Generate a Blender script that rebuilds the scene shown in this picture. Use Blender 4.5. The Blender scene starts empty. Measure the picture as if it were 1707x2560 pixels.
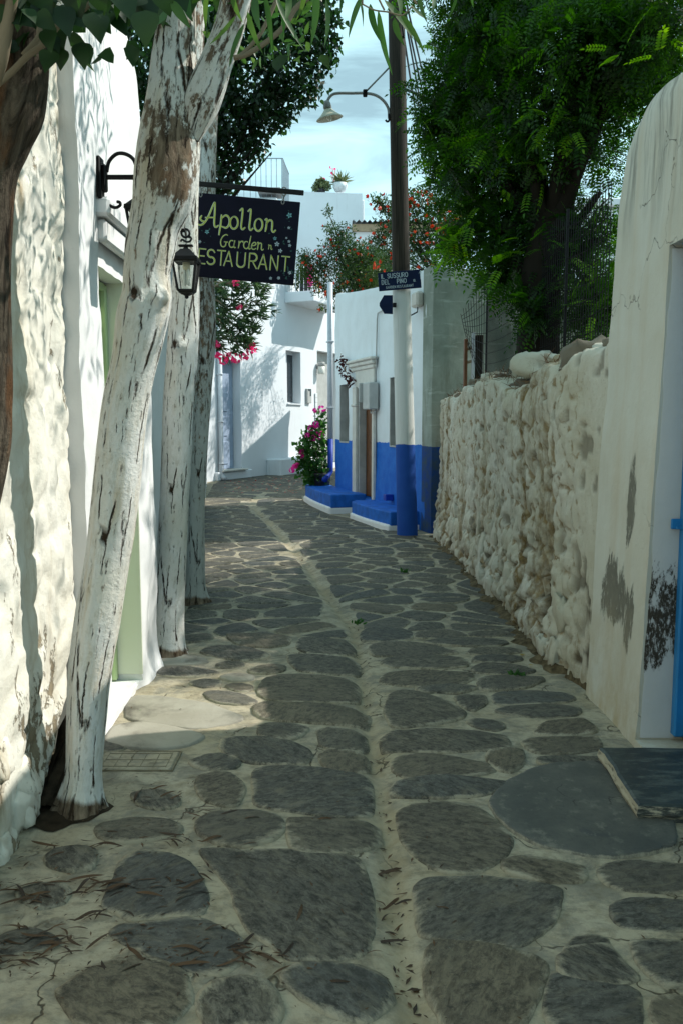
import bpy, math, random
import numpy as np
from mathutils import Vector, Matrix

# ------------------------------------------------------------------ camera, light, exposure
scn = bpy.context.scene
COL = scn.collection
F_PX, PITCH, EYE = 2050.0, math.radians(6.2), 1.6
cd = bpy.data.cameras.new("camera")
cam = bpy.data.objects.new("camera", cd)
COL.objects.link(cam)
cam.location = (0, 0, EYE)
cam.rotation_euler = (math.radians(90) - PITCH, 0, 0)
cd.sensor_fit = 'VERTICAL'
cd.sensor_height = 36.0
cd.lens = 36.0 * F_PX / 2560.0
cd.clip_start = 0.05
cd.clip_end = 2000
scn.camera = cam

SUN = Vector((1.0, 0.26, 1.05)).normalized()
SUN_EL = math.asin(SUN.z)
SUN_AZ = math.atan2(SUN.x, SUN.y)
sd = bpy.data.lights.new("sun", 'SUN')
sd.energy = 5.0
sd.angle = math.radians(0.53)
sd.color = (1.0, 0.955, 0.87)
so = bpy.data.objects.new("sun", sd)
COL.objects.link(so)
so.rotation_euler = SUN.to_track_quat('Z', 'Y').to_euler()
so.location = (20, 5, 25)

world = bpy.data.worlds.new("World")
scn.world = world
world.use_nodes = True
wn = world.node_tree
wn.nodes.clear()
w_out = wn.nodes.new('ShaderNodeOutputWorld')
w_bg = wn.nodes.new('ShaderNodeBackground')
w_sky = wn.nodes.new('ShaderNodeTexSky')
w_sky.sky_type = 'NISHITA'
w_sky.sun_disc = False
w_sky.sun_elevation = SUN_EL
w_sky.sun_rotation = SUN_AZ
w_sky.air_density = 1.0
w_sky.dust_density = 0.6
w_sky.ozone_density = 1.5
# thin streaky cloud over the whole dome
w_tc = wn.nodes.new('ShaderNodeTexCoord')
w_map = wn.nodes.new('ShaderNodeMapping')
w_map.inputs['Rotation'].default_value = (0.12, -0.1, 0.3)
w_map.inputs['Scale'].default_value = (1.2, 1.6, 7.0)
w_noi = wn.nodes.new('ShaderNodeTexNoise')
w_noi.inputs['Scale'].default_value = 2.6
w_noi.inputs['Detail'].default_value = 6.0
w_noi.inputs['Roughness'].default_value = 0.55
w_noi.inputs['Distortion'].default_value = 0.7
w_rmp = wn.nodes.new('ShaderNodeMapRange')
w_rmp.inputs['From Min'].default_value = 0.36
w_rmp.inputs['From Max'].default_value = 0.66
w_rmp.inputs['To Min'].default_value = 0.38
w_rmp.inputs['To Max'].default_value = 0.92
w_mix = wn.nodes.new('ShaderNodeMix')
w_mix.data_type = 'RGBA'
w_mix.inputs[7].default_value = (18.0, 28.5, 31.0, 1)
wn.links.new(w_tc.outputs['Generated'], w_map.inputs['Vector'])
wn.links.new(w_map.outputs[0], w_noi.inputs['Vector'])
wn.links.new(w_noi.outputs[0], w_rmp.inputs['Value'])
wn.links.new(w_rmp.outputs[0], w_mix.inputs[0])
wn.links.new(w_sky.outputs[0], w_mix.inputs[6])
wn.links.new(w_mix.outputs[2], w_bg.inputs['Color'])
w_bg.inputs['Strength'].default_value = 0.05
wn.links.new(w_bg.outputs[0], w_out.inputs[0])

scn.view_settings.view_transform = 'Standard'
scn.view_settings.look = 'None'
scn.view_settings.exposure = 0.02
scn.view_settings.gamma = 1.0
scn.view_settings.use_curve_mapping = False
scn.render.engine = 'CYCLES'
scn.cycles.max_bounces = 10
scn.cycles.diffuse_bounces = 2
scn.cycles.transmission_bounces = 6
scn.cycles.transparent_max_bounces = 8

RNG = np.random.default_rng(11)
random.seed(11)

# ------------------------------------------------------------------ site survey helpers
# positions on the site were measured from the viewpoint: a sight line cut with the ground,
# with a wall plane or at a known distance
def ray(u, v):
    a = (u - 853.5) / F_PX
    b = (1280 - v) / F_PX
    return Vector((a, math.cos(PITCH) + b * math.sin(PITCH), -math.sin(PITCH) + b * math.cos(PITCH)))
def G(u, v, z=0.0):
    d = ray(u, v)
    t = (z - EYE) / d.z
    return Vector((d.x * t, d.y * t, z))
def PY(u, v, Y):
    d = ray(u, v)
    t = Y / d.y
    return Vector((d.x * t, Y, EYE + d.z * t))
def PXX(u, v, X):
    d = ray(u, v)
    t = X / d.x
    return Vector((X, d.y * t, EYE + d.z * t))
def WS(u, v, A, t2):
    """(s, z) on the vertical wall through A along unit direction t2"""
    d = ray(u, v)
    nx, ny = -t2[1], t2[0]
    k = (A[0] * nx + A[1] * ny) / (d.x * nx + d.y * ny)
    return ((d.x * k - A[0]) * t2[0] + (d.y * k - A[1]) * t2[1], EYE + d.z * k)

# ------------------------------------------------------------------ numpy noise
def _hash(i, j, k, seed):
    n = (i * 127.1 + j * 311.7 + k * 74.7 + seed * 53.3)
    s = np.sin(n) * 43758.5453
    return s - np.floor(s)
def vnoise(x, y, z, seed=0):
    x = np.asarray(x, float); y = np.asarray(y, float) + 0 * x; z = np.asarray(z, float) + 0 * x
    i, j, k = np.floor(x), np.floor(y), np.floor(z)
    a, b, c = x - i, y - j, z - k
    a = a * a * (3 - 2 * a); b = b * b * (3 - 2 * b); c = c * c * (3 - 2 * c)
    r = 0
    for di in (0, 1):
        for dj in (0, 1):
            for dk in (0, 1):
                w = (a if di else 1 - a) * (b if dj else 1 - b) * (c if dk else 1 - c)
                r = r + w * _hash(i + di, j + dj, k + dk, seed)
    return r * 2 - 1
def fbm(x, y, z, seed=0, octv=4, gain=0.5):
    r, amp = 0, 1.0
    for o in range(octv):
        r = r + amp * vnoise(np.asarray(x) * 2 ** o, np.asarray(y) * 2 ** o, np.asarray(z) * 2 ** o, seed + o)
        amp *= gain
    return r
def worley(x, y, seed=0):
    x = np.asarray(x, float); y = np.asarray(y, float)
    i, j = np.floor(x), np.floor(y)
    f1 = np.full(x.shape, 9.0); f2 = np.full(x.shape, 9.0)
    for di in (-1, 0, 1):
        for dj in (-1, 0, 1):
            px = i + di + 0.1 + 0.8 * _hash(i + di, j + dj, 1.0, seed)
            py = j + dj + 0.1 + 0.8 * _hash(i + di, j + dj, 2.0, seed)
            d = np.sqrt((px - x) ** 2 + (py - y) ** 2)
            f2 = np.minimum(f2, np.maximum(f1, d))
            f1 = np.minimum(f1, d)
    return f1, f2

# ------------------------------------------------------------------ objects
ROOT = {}
def link(o, parent=None):
    COL.objects.link(o)
    if parent is not None:
        o.parent = parent
        ROOT[o.name] = ROOT[parent.name]
    return o
def thing(name, loc, label, cat, group=None):
    o = bpy.data.objects.new(name, None)
    o.empty_display_size = 0.2
    COL.objects.link(o)
    o.location = loc
    ROOT[o.name] = Vector(loc)
    o['label'] = label
    o['category'] = cat
    if group: o['group'] = group
    return o
def tag(o, label=None, cat=None, group=None, kind=None):
    if label: o['label'] = label
    if cat: o['category'] = cat
    if group: o['group'] = group
    if kind: o['kind'] = kind
    return o
def mesh_arrays(name, V, faces_sizes, loops, mats=(), smooth=True, midx=None):
    me = bpy.data.meshes.new(name)
    V = np.asarray(V, np.float32)
    me.vertices.add(len(V))
    me.vertices.foreach_set('co', V.ravel())
    loops = np.asarray(loops, np.int32)
    fs = np.asarray(faces_sizes, np.int32)
    me.loops.add(len(loops))
    me.loops.foreach_set('vertex_index', loops)
    me.polygons.add(len(fs))
    st = np.zeros(len(fs), np.int32)
    st[1:] = np.cumsum(fs)[:-1]
    me.polygons.foreach_set('loop_start', st)
    me.polygons.foreach_set('loop_total', fs)
    me.polygons.foreach_set('use_smooth', np.full(len(fs), smooth, bool))
    for m in mats: me.materials.append(m)
    if midx is not None:
        me.polygons.foreach_set('material_index', np.asarray(midx, np.int32))
    me.update(calc_edges=True)
    me.validate()
    return me
def put(name, me, parent=None, loc=None):
    o = bpy.data.objects.new(name, me)
    link(o, parent)
    if loc is not None: o.location = loc
    if parent is None: ROOT[o.name] = Vector(loc) if loc is not None else Vector((0, 0, 0))
    return o

class MB:
    def __init__(s):
        s.v = []; s.f = []; s.m = []
    def add(s, vs, fs, mi=0):
        b = len(s.v)
        s.v += [tuple(p) for p in vs]
        s.f += [tuple(b + i for i in f) for f in fs]
        s.m += [mi] * len(fs)
        return s
    def box(s, c, size, rz=0.0, mi=0, bev=0.0, ax=None):
        """bevelled box, centre c; ax = optional 3x3 axes"""
        hx, hy, hz = [q / 2 for q in size]
        b = min(bev, hx * .9, hy * .9, hz * .9)
        M = ax if ax is not None else Matrix.Rotation(rz, 3, 'Z')
        c = Vector(c)
        if b <= 0:
            vs = [Vector((x, y, z)) for z in (-hz, hz) for y in (-hy, hy) for x in (-hx, hx)]
            fs = [(0, 2, 3, 1), (4, 5, 7, 6), (0, 1, 5, 4), (2, 6, 7, 3), (0, 4, 6, 2), (1, 3, 7, 5)]
        else:
            vs = []; idx = {}
            for sx in (-1, 1):
                for sy in (-1, 1):
                    for sz in (-1, 1):
                        for a in range(3):
                            p = [sx * (hx - b), sy * (hy - b), sz * (hz - b)]
                            p[a] = (sx * hx, sy * hy, sz * hz)[a]
                            idx[(sx, sy, sz, a)] = len(vs)
                            vs.append(Vector(p))
            fs = []
            for a in range(3):
                o1, o2 = [q for q in range(3) if q != a]
                for sg in (-1, 1):
                    k = []
                    for (p, q) in ((-1, -1), (1, -1), (1, 1), (-1, 1)):
                        s3 = [0, 0, 0]; s3[a] = sg; s3[o1] = p; s3[o2] = q
                        k.append(idx[(*s3, a)])
                    flip = (sg < 0) ^ (a == 1)
                    fs.append(tuple(k[::-1] if flip else k))
            for a in range(3):
                o1, o2 = [q for q in range(3) if q != a]
                for p in (-1, 1):
                    for q in (-1, 1):
                        k = []
                        for sg, w in ((-1, o1), (-1, o2), (1, o2), (1, o1)):
                            s3 = [0, 0, 0]; s3[a] = sg; s3[o1] = p; s3[o2] = q
                            k.append(idx[(*s3, w)])
                        fs.append(tuple(k))
            for sx in (-1, 1):
                for sy in (-1, 1):
                    for sz in (-1, 1):
                        fs.append(tuple(idx[(sx, sy, sz, a)] for a in range(3)))
        return s.add([c + M @ p for p in vs], fs, mi)
    def tube(s, pts, r, n=8, mi=0, caps=True):
        pts = [Vector(p) for p in pts]
        rs = r if hasattr(r, '__len__') else [r] * len(pts)
        rings = []
        up = None
        for i, p in enumerate(pts):
            d = (pts[min(i + 1, len(pts) - 1)] - pts[max(i - 1, 0)]).normalized()
            if up is None:
                up = Vector((0, 0, 1)) if abs(d.z) < .9 else Vector((1, 0, 0))
            x = (up - d * up.dot(d)).normalized()
            y = d.cross(x)
            up = x
            rings.append([p + (x * math.cos(2 * math.pi * k / n) + y * math.sin(2 * math.pi * k / n)) * rs[i] for k in range(n)])
        vs = [q for rg in rings for q in rg]
        fs = []
        for i in range(len(pts) - 1):
            for k in range(n):
                fs.append((i * n + k, i * n + (k + 1) % n, (i + 1) * n + (k + 1) % n, (i + 1) * n + k))
        if caps:
            fs.append(tuple(range(n))[::-1])
            fs.append(tuple(len(vs) - n + k for k in range(n)))
        return s.add(vs, fs, mi)
    def lathe(s, c, prof, n=16, mi=0, ax=None):
        """prof = [(r, z)...] about local z"""
        c = Vector(c)
        M = ax if ax is not None else Matrix.Identity(3)
        vs = []
        for (r, z) in prof:
            for k in range(n):
                a = 2 * math.pi * k / n
                vs.append(c + M @ Vector((r * math.cos(a), r * math.sin(a), z)))
        fs = []
        for i in range(len(prof) - 1):
            for k in range(n):
                fs.append((i * n + k, i * n + (k + 1) % n, (i + 1) * n + (k + 1) % n, (i + 1) * n + k))
        return s.add(vs, fs, mi)
    def build(s, name, mats, parent=None, smooth=False, loc=None):
        if not isinstance(mats, (list, tuple)): mats = [mats]
        off = ROOT[parent.name] if parent is not None else (Vector(loc) if loc is not None else Vector((0, 0, 0)))
        V = np.array([(p[0] - off[0], p[1] - off[1], p[2] - off[2]) for p in s.v])
        me = mesh_arrays(name, V, [len(f) for f in s.f], [i for f in s.f for i in f], mats, smooth, s.m)
        o = put(name, me, parent, loc)
        return o

def catmull(P, n):
    P = np.asarray(P, float)
    Q = np.vstack([2 * P[0] - P[1], P, 2 * P[-1] - P[-2]])
    out = []
    m = len(P) - 1
    for t in np.linspace(0, m, n):
        i = min(int(t), m - 1); f = t - i
        a, b, c, d = Q[i], Q[i + 1], Q[i + 2], Q[i + 3]
        out.append(.5 * (2 * b + (c - a) * f + (2 * a - 5 * b + 4 * c - d) * f * f + (3 * b - a - 3 * c + d) * f ** 3))
    return np.array(out)

# ------------------------------------------------------------------ node helpers
class NT:
    def __init__(s, name):
        s.mat = bpy.data.materials.new(name)
        s.mat.use_nodes = True
        s.t = s.mat.node_tree
        s.t.nodes.clear()
        s.out = s.t.nodes.new('ShaderNodeOutputMaterial')
    def n(s, typ, ins=None, **props):
        nd = s.t.nodes.new('ShaderNode' + typ)
        for k, v in props.items(): setattr(nd, k, v)
        for k, v in (ins or {}).items():
            sk = nd.inputs[k]
            if isinstance(v, bpy.types.NodeSocket): s.t.links.new(v, sk)
            else:
                if sk.type == 'RGBA' and hasattr(v, '__len__') and len(v) == 3: v = (*v, 1)
                sk.default_value = v
        return nd
    def coord(s, kind='Object', scale=(1, 1, 1), rot=(0, 0, 0)):
        if kind == 'World': v = s.n('NewGeometry').outputs['Position']
        elif kind == 'UV': v = s.n('TexCoord').outputs['UV']
        else: v = s.n('TexCoord').outputs[kind]
        if tuple(scale) == (1, 1, 1) and tuple(rot) == (0, 0, 0): return v
        return s.n('Mapping', {'Vector': v, 'Scale': scale, 'Rotation': rot}).outputs[0]
    def noise(s, vec, scale, detail=4, rough=.55, dist=0.0):
        return s.n('TexNoise', {'Vector': vec, 'Scale': scale, 'Detail': detail, 'Roughness': rough, 'Distortion': dist}).outputs[0]
    def ramp(s, v, a, b, lo=0.0, hi=1.0):
        return s.n('MapRange', {'Value': v, 'From Min': a, 'From Max': b, 'To Min': lo, 'To Max': hi}).outputs[0]
    def mix(s, f, a, b):
        nd = s.n('Mix', data_type='RGBA')
        for sk, v in ((nd.inputs[0], f), (nd.inputs[6], a), (nd.inputs[7], b)):
            if isinstance(v, bpy.types.NodeSocket): s.t.links.new(v, sk)
            else: sk.default_value = (*v, 1) if hasattr(v, '__len__') and len(v) == 3 else v
        return nd.outputs[2]
    def math(s, op, a, b=0.0):
        nd = s.n('Math', operation=op)
        for i, v in enumerate((a, b)):
            if isinstance(v, bpy.types.NodeSocket): s.t.links.new(v, nd.inputs[i])
            else: nd.inputs[i].default_value = v
        return nd.outputs[0]
    def bump(s, h, strength=.4, dist=.01, normal=None):
        d = {'Height': h, 'Strength': strength, 'Distance': dist}
        if normal is not None: d['Normal'] = normal
        return s.n('Bump', d).outputs[0]
    def finish(s, color, rough=.8, normal=None, spec=.3, metal=0.0, **kw):
        d = {'Base Color': color, 'Roughness': rough, 'Specular IOR Level': spec, 'Metallic': metal}
        if normal is not None: d['Normal'] = normal
        d.update(kw)
        p = s.n('BsdfPrincipled', d)
        s.t.links.new(p.outputs[0], s.out.inputs[0])
        return s.mat

def m_plain(name, col, rough=.6, spec=.3, metal=0.0, var=.12, scale=6.0, bump=.15):
    k = NT(name)
    v = k.coord('World')
    n = k.noise(v, scale, 5)
    c = k.mix(k.ramp(n, .3, .7), tuple(q * (1 - var) for q in col), tuple(min(1, q * (1 + var)) for q in col))
    return k.finish(c, rough, k.bump(k.noise(v, scale * 8, 4), bump, .004), spec, metal)

def m_whitewash(name, base=(.80, .80, .77), tint=(.70, .68, .60), stain=(.36, .28, .16), amt=.35, streak=True,
                bump=.5, scale=1.0, chip=.0, rough=.85):
    k = NT(name)
    v = k.coord('World')
    big = k.noise(v, 1.3 * scale, 5, .6)
    c = k.mix(k.ramp(big, .35, .7), base, tint)
    st = k.noise(k.coord('World', (5 * scale, 5 * scale, .55 * scale) if streak else (3, 3, 3)), 1.0, 6, .65, .3)
    sm = k.math('MULTIPLY', k.ramp(st, .60 - .16 * amt, .76 - .14 * amt), k.ramp(k.noise(v, 3.1, 5, .65), .35, .6))
    c = k.mix(k.math('MULTIPLY', sm, min(1, .55 + amt * .5)), c, stain)
    sp = k.noise(v, 55, 3, .7)
    c = k.mix(k.ramp(sp, .68, .74, 0, .55 * amt + .08), c, stain)
    fine = k.noise(v, 38 * scale, 6, .7)
    med = k.noise(v, 9 * scale, 4, .6)
    h = k.math('ADD', k.math('MULTIPLY', fine, .35), med)
    if chip > 0:
        cn = k.noise(k.coord('World', (6, 6, 2.6)), 1.0, 7, .72, .4)
        zz = k.n('SeparateXYZ', {'Vector': v}).outputs[2]
        cn = k.math('ADD', cn, k.ramp(zz, 1.3, .2, 0, .10))
        cm = k.ramp(cn, .66 - .12 * chip, .69 - .12 * chip)
        c = k.mix(cm, c, k.mix(k.noise(v, 14, 4), (.16, .13, .09), (.34, .29, .2)))
        h = k.math('SUBTRACT', h, k.math('MULTIPLY', cm, .5))
    return k.finish(c, rough, k.bump(h, bump, .012), .2)

def m_leaf(name, c1, c2, trans=.45, gloss=.35, clump=0, glow=2.3):
    k = NT(name)
    isl = k.n('NewGeometry').outputs['Random Per Island']
    oi = k.n('ObjectInfo').outputs['Random']
    f = k.math('FRACT', k.math('ADD', isl, oi))
    if clump:      # whole clumps paler and yellower, the rest darker
        cn = k.noise(k.n('NewGeometry').outputs['Position'], clump, 3, .6)
        f = k.math('ADD', k.math('MULTIPLY', f, .35), k.ramp(cn, .50, .66, 0, .65))
    c = k.mix(f, c1, c2)
    p = k.n('BsdfPrincipled', {'Base Color': c, 'Roughness': gloss, 'Specular IOR Level': .4})
    ct = k.n('HueSaturation', {'Hue': .482, 'Saturation': 1.15, 'Value': glow, 'Color': c}).outputs[0]
    t = k.n('BsdfTranslucent', {'Color': ct})
    m = k.n('MixShader', {'Fac': trans})
    k.t.links.new(p.outputs[0], m.inputs[1])
    k.t.links.new(t.outputs[0], m.inputs[2])
    k.t.links.new(m.outputs[0], k.out.inputs[0])
    return k.mat
# ------------------------------------------------------------------ materials
M = {}
M['white_right'] = m_whitewash('whitewash_weathered', (.62, .62, .56), (.58, .56, .46), (.36, .28, .16), .45, bump=.25)
M['white_rubble'] = m_whitewash('whitewash_rubble', (.58, .57, .50), (.50, .45, .34), (.20, .13, .055), 1.0, bump=.9)
def m_rubble():
    k = NT('limewashed_rubble_brown_joints')
    v = k.coord('World')
    big = k.noise(v, 1.3, 5, .6)
    c = k.mix(k.ramp(big, .35, .7), (.60, .58, .50), (.48, .44, .33))
    j = k.n('Attribute', attribute_name='joint').outputs['Fac']
    jn = k.noise(v, 12, 7, .72)
    jm = k.ramp(k.math('ADD', j, k.math('MULTIPLY', k.math('SUBTRACT', jn, .5), 1.7)), .48, .85)
    c = k.mix(k.math('MULTIPLY', jm, .85), c, k.mix(k.ramp(jn, .35, .65), (.13, .08, .03), (.30, .21, .10)))
    st = k.noise(k.coord('World', (2.2, 2.2, .28)), 1.0, 6, .6, .3)
    n2 = k.noise(v, 9, 6, .7)
    yy = k.n('SeparateXYZ', {'Vector': v}).outputs[1]
    yw = k.math('ADD', yy, k.math('MULTIPLY', k.math('SUBTRACT', k.noise(v, 5, 4), .5), .22))
    def col_(y0, w):
        return k.ramp(k.math('ABSOLUTE', k.math('SUBTRACT', yw, y0)), w, w * .35)
    cols = k.math('MAXIMUM', k.math('MAXIMUM', col_(6.38, .13), col_(10.75, .18)), k.math('MULTIPLY', col_(8.3, .10), .5))
    run = k.math('MAXIMUM', k.ramp(st, .515, .60, 0, .8), cols)
    c = k.mix(k.math('MULTIPLY', run, k.ramp(n2, .30, .58)), c, k.mix(k.ramp(jn, .35, .65), (.10, .06, .02), (.26, .18, .07)))
    pit = k.n('Attribute', attribute_name='pit').outputs['Fac']
    c = k.mix(k.math('MULTIPLY', pit, .9), c, (.06, .042, .022))
    n3 = k.noise(v, 26, 6, .75)
    c = k.mix(k.ramp(n3, .58, .70, 0, .55), c, (.34, .28, .17))
    c = k.mix(k.ramp(k.noise(v, 60, 4, .7), .66, .72, 0, .7), c, (.07, .05, .03))
    h = k.math('ADD', k.noise(v, 24, 6, .7), k.math('MULTIPLY', k.noise(v, 70, 5, .7), .4))
    h = k.math('SUBTRACT', h, k.math('MULTIPLY', jm, .4))
    return k.finish(c, .88, k.bump(h, .8, .012), .15)
M['rubble'] = m_rubble()
M['white_left'] = m_whitewash('whitewash_rough_left', (.80, .79, .72), (.72, .69, .58), (.36, .27, .14), .6, bump=.8, chip=.25)
M['white_clean'] = m_whitewash('whitewash_clean', (.80, .81, .81), (.76, .77, .77), (.5, .47, .42), .05, bump=.35)
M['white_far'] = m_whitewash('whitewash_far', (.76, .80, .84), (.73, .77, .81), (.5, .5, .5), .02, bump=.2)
M['white_green'] = m_whitewash('whitewash_green_reveal', (.72, .74, .64), (.69, .71, .60), (.4, .4, .25), .1, bump=.3)
M['grey_wall'] = m_whitewash('grey_stained_render', (.40, .42, .38), (.30, .31, .27), (.16, .13, .09), .5, bump=.3)

def m_house():
    """white render with the lower band painted blue; the paint line wanders a little"""
    k = NT('white_and_blue_render')
    v = k.coord('World')
    z = k.n('SeparateXYZ', {'Vector': v}).outputs[2]
    z2 = k.math('ADD', z, k.math('MULTIPLY', k.math('SUBTRACT', k.noise(v, 3.2, 7, .65), .5), .11))
    msk = k.ramp(z2, 1.272, 1.278)
    n = k.noise(v, 3.0, 6, .6)
    w = k.mix(k.ramp(n, .4, .75), (.74, .79, .82), (.68, .72, .74))
    st = k.noise(k.coord('World', (7, 7, .5)), 1.0, 5, .6)
    w = k.mix(k.ramp(st, .64, .9, 0, .35), w, (.4, .37, .3))
    b = k.mix(k.ramp(k.noise(v, 5, 6, .65), .35, .7), (.008, .115, .52), (.024, .175, .60))
    b = k.mix(k.ramp(k.noise(v, 22, 7, .75), .60, .68, 0, .35), b, (.25, .32, .48))
    c = k.mix(msk, b, w)
    h = k.math('ADD', k.noise(v, 9, 4), k.math('MULTIPLY', k.noise(v, 45, 4), .3))
    return k.finish(c, .75, k.bump(h, .25, .01), .25)
M['house'] = m_house()
M['blue_paint'] = m_plain('blue_step_paint', (.014, .125, .50), .7, .25, var=.25, scale=7)
M['blue_dark'] = m_plain('blue_pipe_paint', (.010, .05, .38), .5, .3)
M['blue_door'] = m_plain('blue_door_paint', (.02, .20, .48), .45, .4, var=.1)
M['blue_grey'] = m_plain('blue_grey_door_paint', (.34, .42, .55), .5, .3, var=.08)
M['pale_green'] = m_plain('pale_green_frame_paint', (.48, .60, .34), .5, .3, var=.06)
M['marble'] = m_plain('grey_marble', (.42, .42, .40), .55, .3, var=.2, scale=4)
M['white_stone'] = m_plain('pale_stone_surround', (.62, .60, .55), .7, .25, var=.1, scale=5)
M['wood_brown'] = m_plain('varnished_brown_wood', (.14, .055, .02), .45, .4, var=.3, scale=9)
M['metal_black'] = m_plain('black_iron', (.006, .006, .0065), .5, .2, var=.2)
M['metal_grey'] = m_plain('grey_metal', (.22, .22, .21), .45, .5, var=.15)
M['box_grey'] = m_plain('grey_box_plastic', (.45, .46, .45), .5, .3)
M['white_metal'] = m_plain('white_painted_metal', (.72, .75, .78), .5, .3, var=.05)
M['rail_grey'] = m_plain('grey_railing', (.25, .31, .36), .5, .3)
M['dark_void'] = m_plain('dark_interior', (.03, .03, .03), .9, .1)
M['glass_dark'] = m_plain('dark_window_glass', (.03, .04, .05), .08, .6, var=.05)
M['pipe_white'] = m_plain('white_downpipe', (.52, .56, .61), .45, .3, var=.05)
M['soil_and_hollow_shade'] = m_plain('dark_soil_and_hollow_shade', (.035, .026, .017), .95, .1, var=.4, scale=20, bump=.8)  # also colours the mound standing in for a shaded hollow
M['foot_earth'] = m_plain('brown_foot_earth', (.11, .085, .05), .95, .1, var=.6, scale=22, bump=.8)
M['earth'] = m_plain('dry_earth', (.16, .13, .09), .95, .1, var=.25, scale=2, bump=.5)
M['thatch'] = m_plain('grey_sheet_roof', (.2, .2, .2), .8, .2)
M['timber'] = m_plain('pale_timber', (.35, .27, .18), .8, .2, var=.2)
M['cover_line'] = m_plain('dirt_line', (.22, .19, .13), .9, .1, var=.3, scale=30)
M['cable'] = m_plain('black_cable', (.015, .015, .016), .6, .3)
M['sign_navy'] = m_plain('navy_sign_paint', (.003, .0035, .012), .6, .12, var=.2)
M['sign_blue'] = m_plain('dark_blue_sign_paint', (.006, .014, .05), .6, .15, var=.2)
M['ink_pale'] = m_plain('pale_lettering_paint', (.50, .60, .52), .6, .2, var=.06)
M['ink_yellow'] = m_plain('yellow_green_lettering_paint', (.42, .46, .07), .6, .2, var=.15, scale=30)
M['ink_white'] = m_plain('grey_white_lettering_paint', (.42, .50, .55), .6, .2, var=.1)
M['ink_teal'] = m_plain('teal_flower_paint', (.16, .36, .40), .6, .2, var=.2, scale=30)
M['ink_leaf'] = m_plain('dark_green_leaf_paint', (.03, .09, .08), .6, .2, var=.2, scale=30)
M['bulb_white'] = m_plain('white_bulb_glass', (.75, .76, .70), .25, .5, var=.03)
M['bulb_base'] = m_plain('cream_bulb_base', (.55, .50, .34), .5, .3)
M['shade_enamel'] = m_plain('worn_cream_enamel', (.42, .40, .30), .5, .35, var=.3, scale=14)
M['chili'] = m_plain('dried_dark_red', (.06, .012, .012), .7, .2, var=.4, scale=30)
M['terracotta'] = m_plain('dark_pot', (.05, .05, .06), .6, .3)
M['yellow'] = m_plain('yellow_paint', (.65, .42, .03), .6, .3)

def m_glass():
    k = NT('lantern_glass')
    p = k.n('BsdfPrincipled', {'Base Color': (.9, .93, .9, 1), 'Roughness': .05, 'Transmission Weight': .95, 'IOR': 1.1})
    k.t.links.new(p.outputs[0], k.out.inputs[0])
    return k.mat
M['glass'] = m_glass()

def m_stone():
    k = NT('slate_paving')
    o = k.n('TexCoord').outputs['Object']
    rnd = k.n('ObjectInfo').outputs['Random']
    loc = k.n('ObjectInfo').outputs['Location']
    ov = k.n('VectorMath', {0: o, 1: loc}, operation='ADD').outputs[0]
    rv = k.n('VectorRotate', {'Vector': ov, 'Angle': k.math('MULTIPLY', k.math('SUBTRACT', k.math('FRACT', k.math('MULTIPLY', rnd, 11.7)), .5), 2.6)}, rotation_type='Z_AXIS').outputs[0]
    gr = k.noise(k.n('Mapping', {'Vector': rv, 'Scale': (19, 42, 30)}).outputs[0], 1.0, 8, .78, .6)
    gr2 = k.noise(k.n('Mapping', {'Vector': rv, 'Scale': (6, 15, 8)}).outputs[0], 1.0, 7, .7, 1.0)
    big = k.noise(ov, 3.5, 5, .6)
    spk = k.noise(ov, 75, 5, .8)
    r2 = k.math('FRACT', k.math('MULTIPLY', rnd, 7.31))
    r3 = k.math('FRACT', k.math('MULTIPLY', rnd, 23.7))
    base = k.mix(rnd, (.150, .152, .138), (.225, .185, .12))
    base = k.mix(k.math('MULTIPLY', r2, .6), base, (.088, .094, .094))
    base = k.mix(k.math('MULTIPLY', k.ramp(r3, .6, 1.0), .6), base, (.22, .205, .165))
    c = k.mix(k.ramp(gr, .36, .60), k.mix(k.math('ADD', .55, k.math('MULTIPLY', r3, .40)), base, (.012, .0115, .010)), base)
    iso = k.noise(ov, 30, 7, .75)
    c = k.mix(k.ramp(iso, .50, .64, 0, .75), c, (.028, .027, .024))
    c = k.mix(k.ramp(gr2, .50, .68, 0, .55), c, (.21, .185, .13))
    c = k.mix(k.ramp(big, .40, .72, 0, .45), c, (.045, .047, .045))
    c = k.mix(k.ramp(spk, .60, .72, 0, .5), c, (.30, .30, .26))
    # whitewash dragged over the rim of each slab, and old splashes
    e = k.n('Attribute', attribute_name='edge').outputs['Fac']
    wn_ = k.noise(k.n('Mapping', {'Vector': rv, 'Scale': (14, 32, 20)}).outputs[0], 1.0, 8, .78)
    wb = k.noise(ov, 4.5, 4, .6)
    t = k.math('ADD', k.math('ADD', k.math('MULTIPLY', e, .80), k.math('MULTIPLY', k.math('SUBTRACT', wn_, .5), 1.7)), k.math('MULTIPLY', k.math('SUBTRACT', wb, .5), 1.7))
    wm = k.ramp(t, .56, .98)
    mort = k.mix(k.ramp(big, .3, .7), (.43, .40, .31), (.34, .30, .21))
    c = k.mix(k.math('MULTIPLY', wm, .88), c, mort)
    h = k.math('ADD', k.math('MULTIPLY', gr, .8), k.math('ADD', k.math('MULTIPLY', gr2, 1.1), k.math('MULTIPLY', spk, .3)))
    return k.finish(c, .75, k.bump(h, .7, .007), .25)
M['stone'] = m_stone()
M['pale_stone'] = m_whitewash('whitewashed_pale_slab', (.40, .38, .32), (.26, .24, .19), (.12, .11, .09), .8, streak=False, bump=.5)
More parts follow.
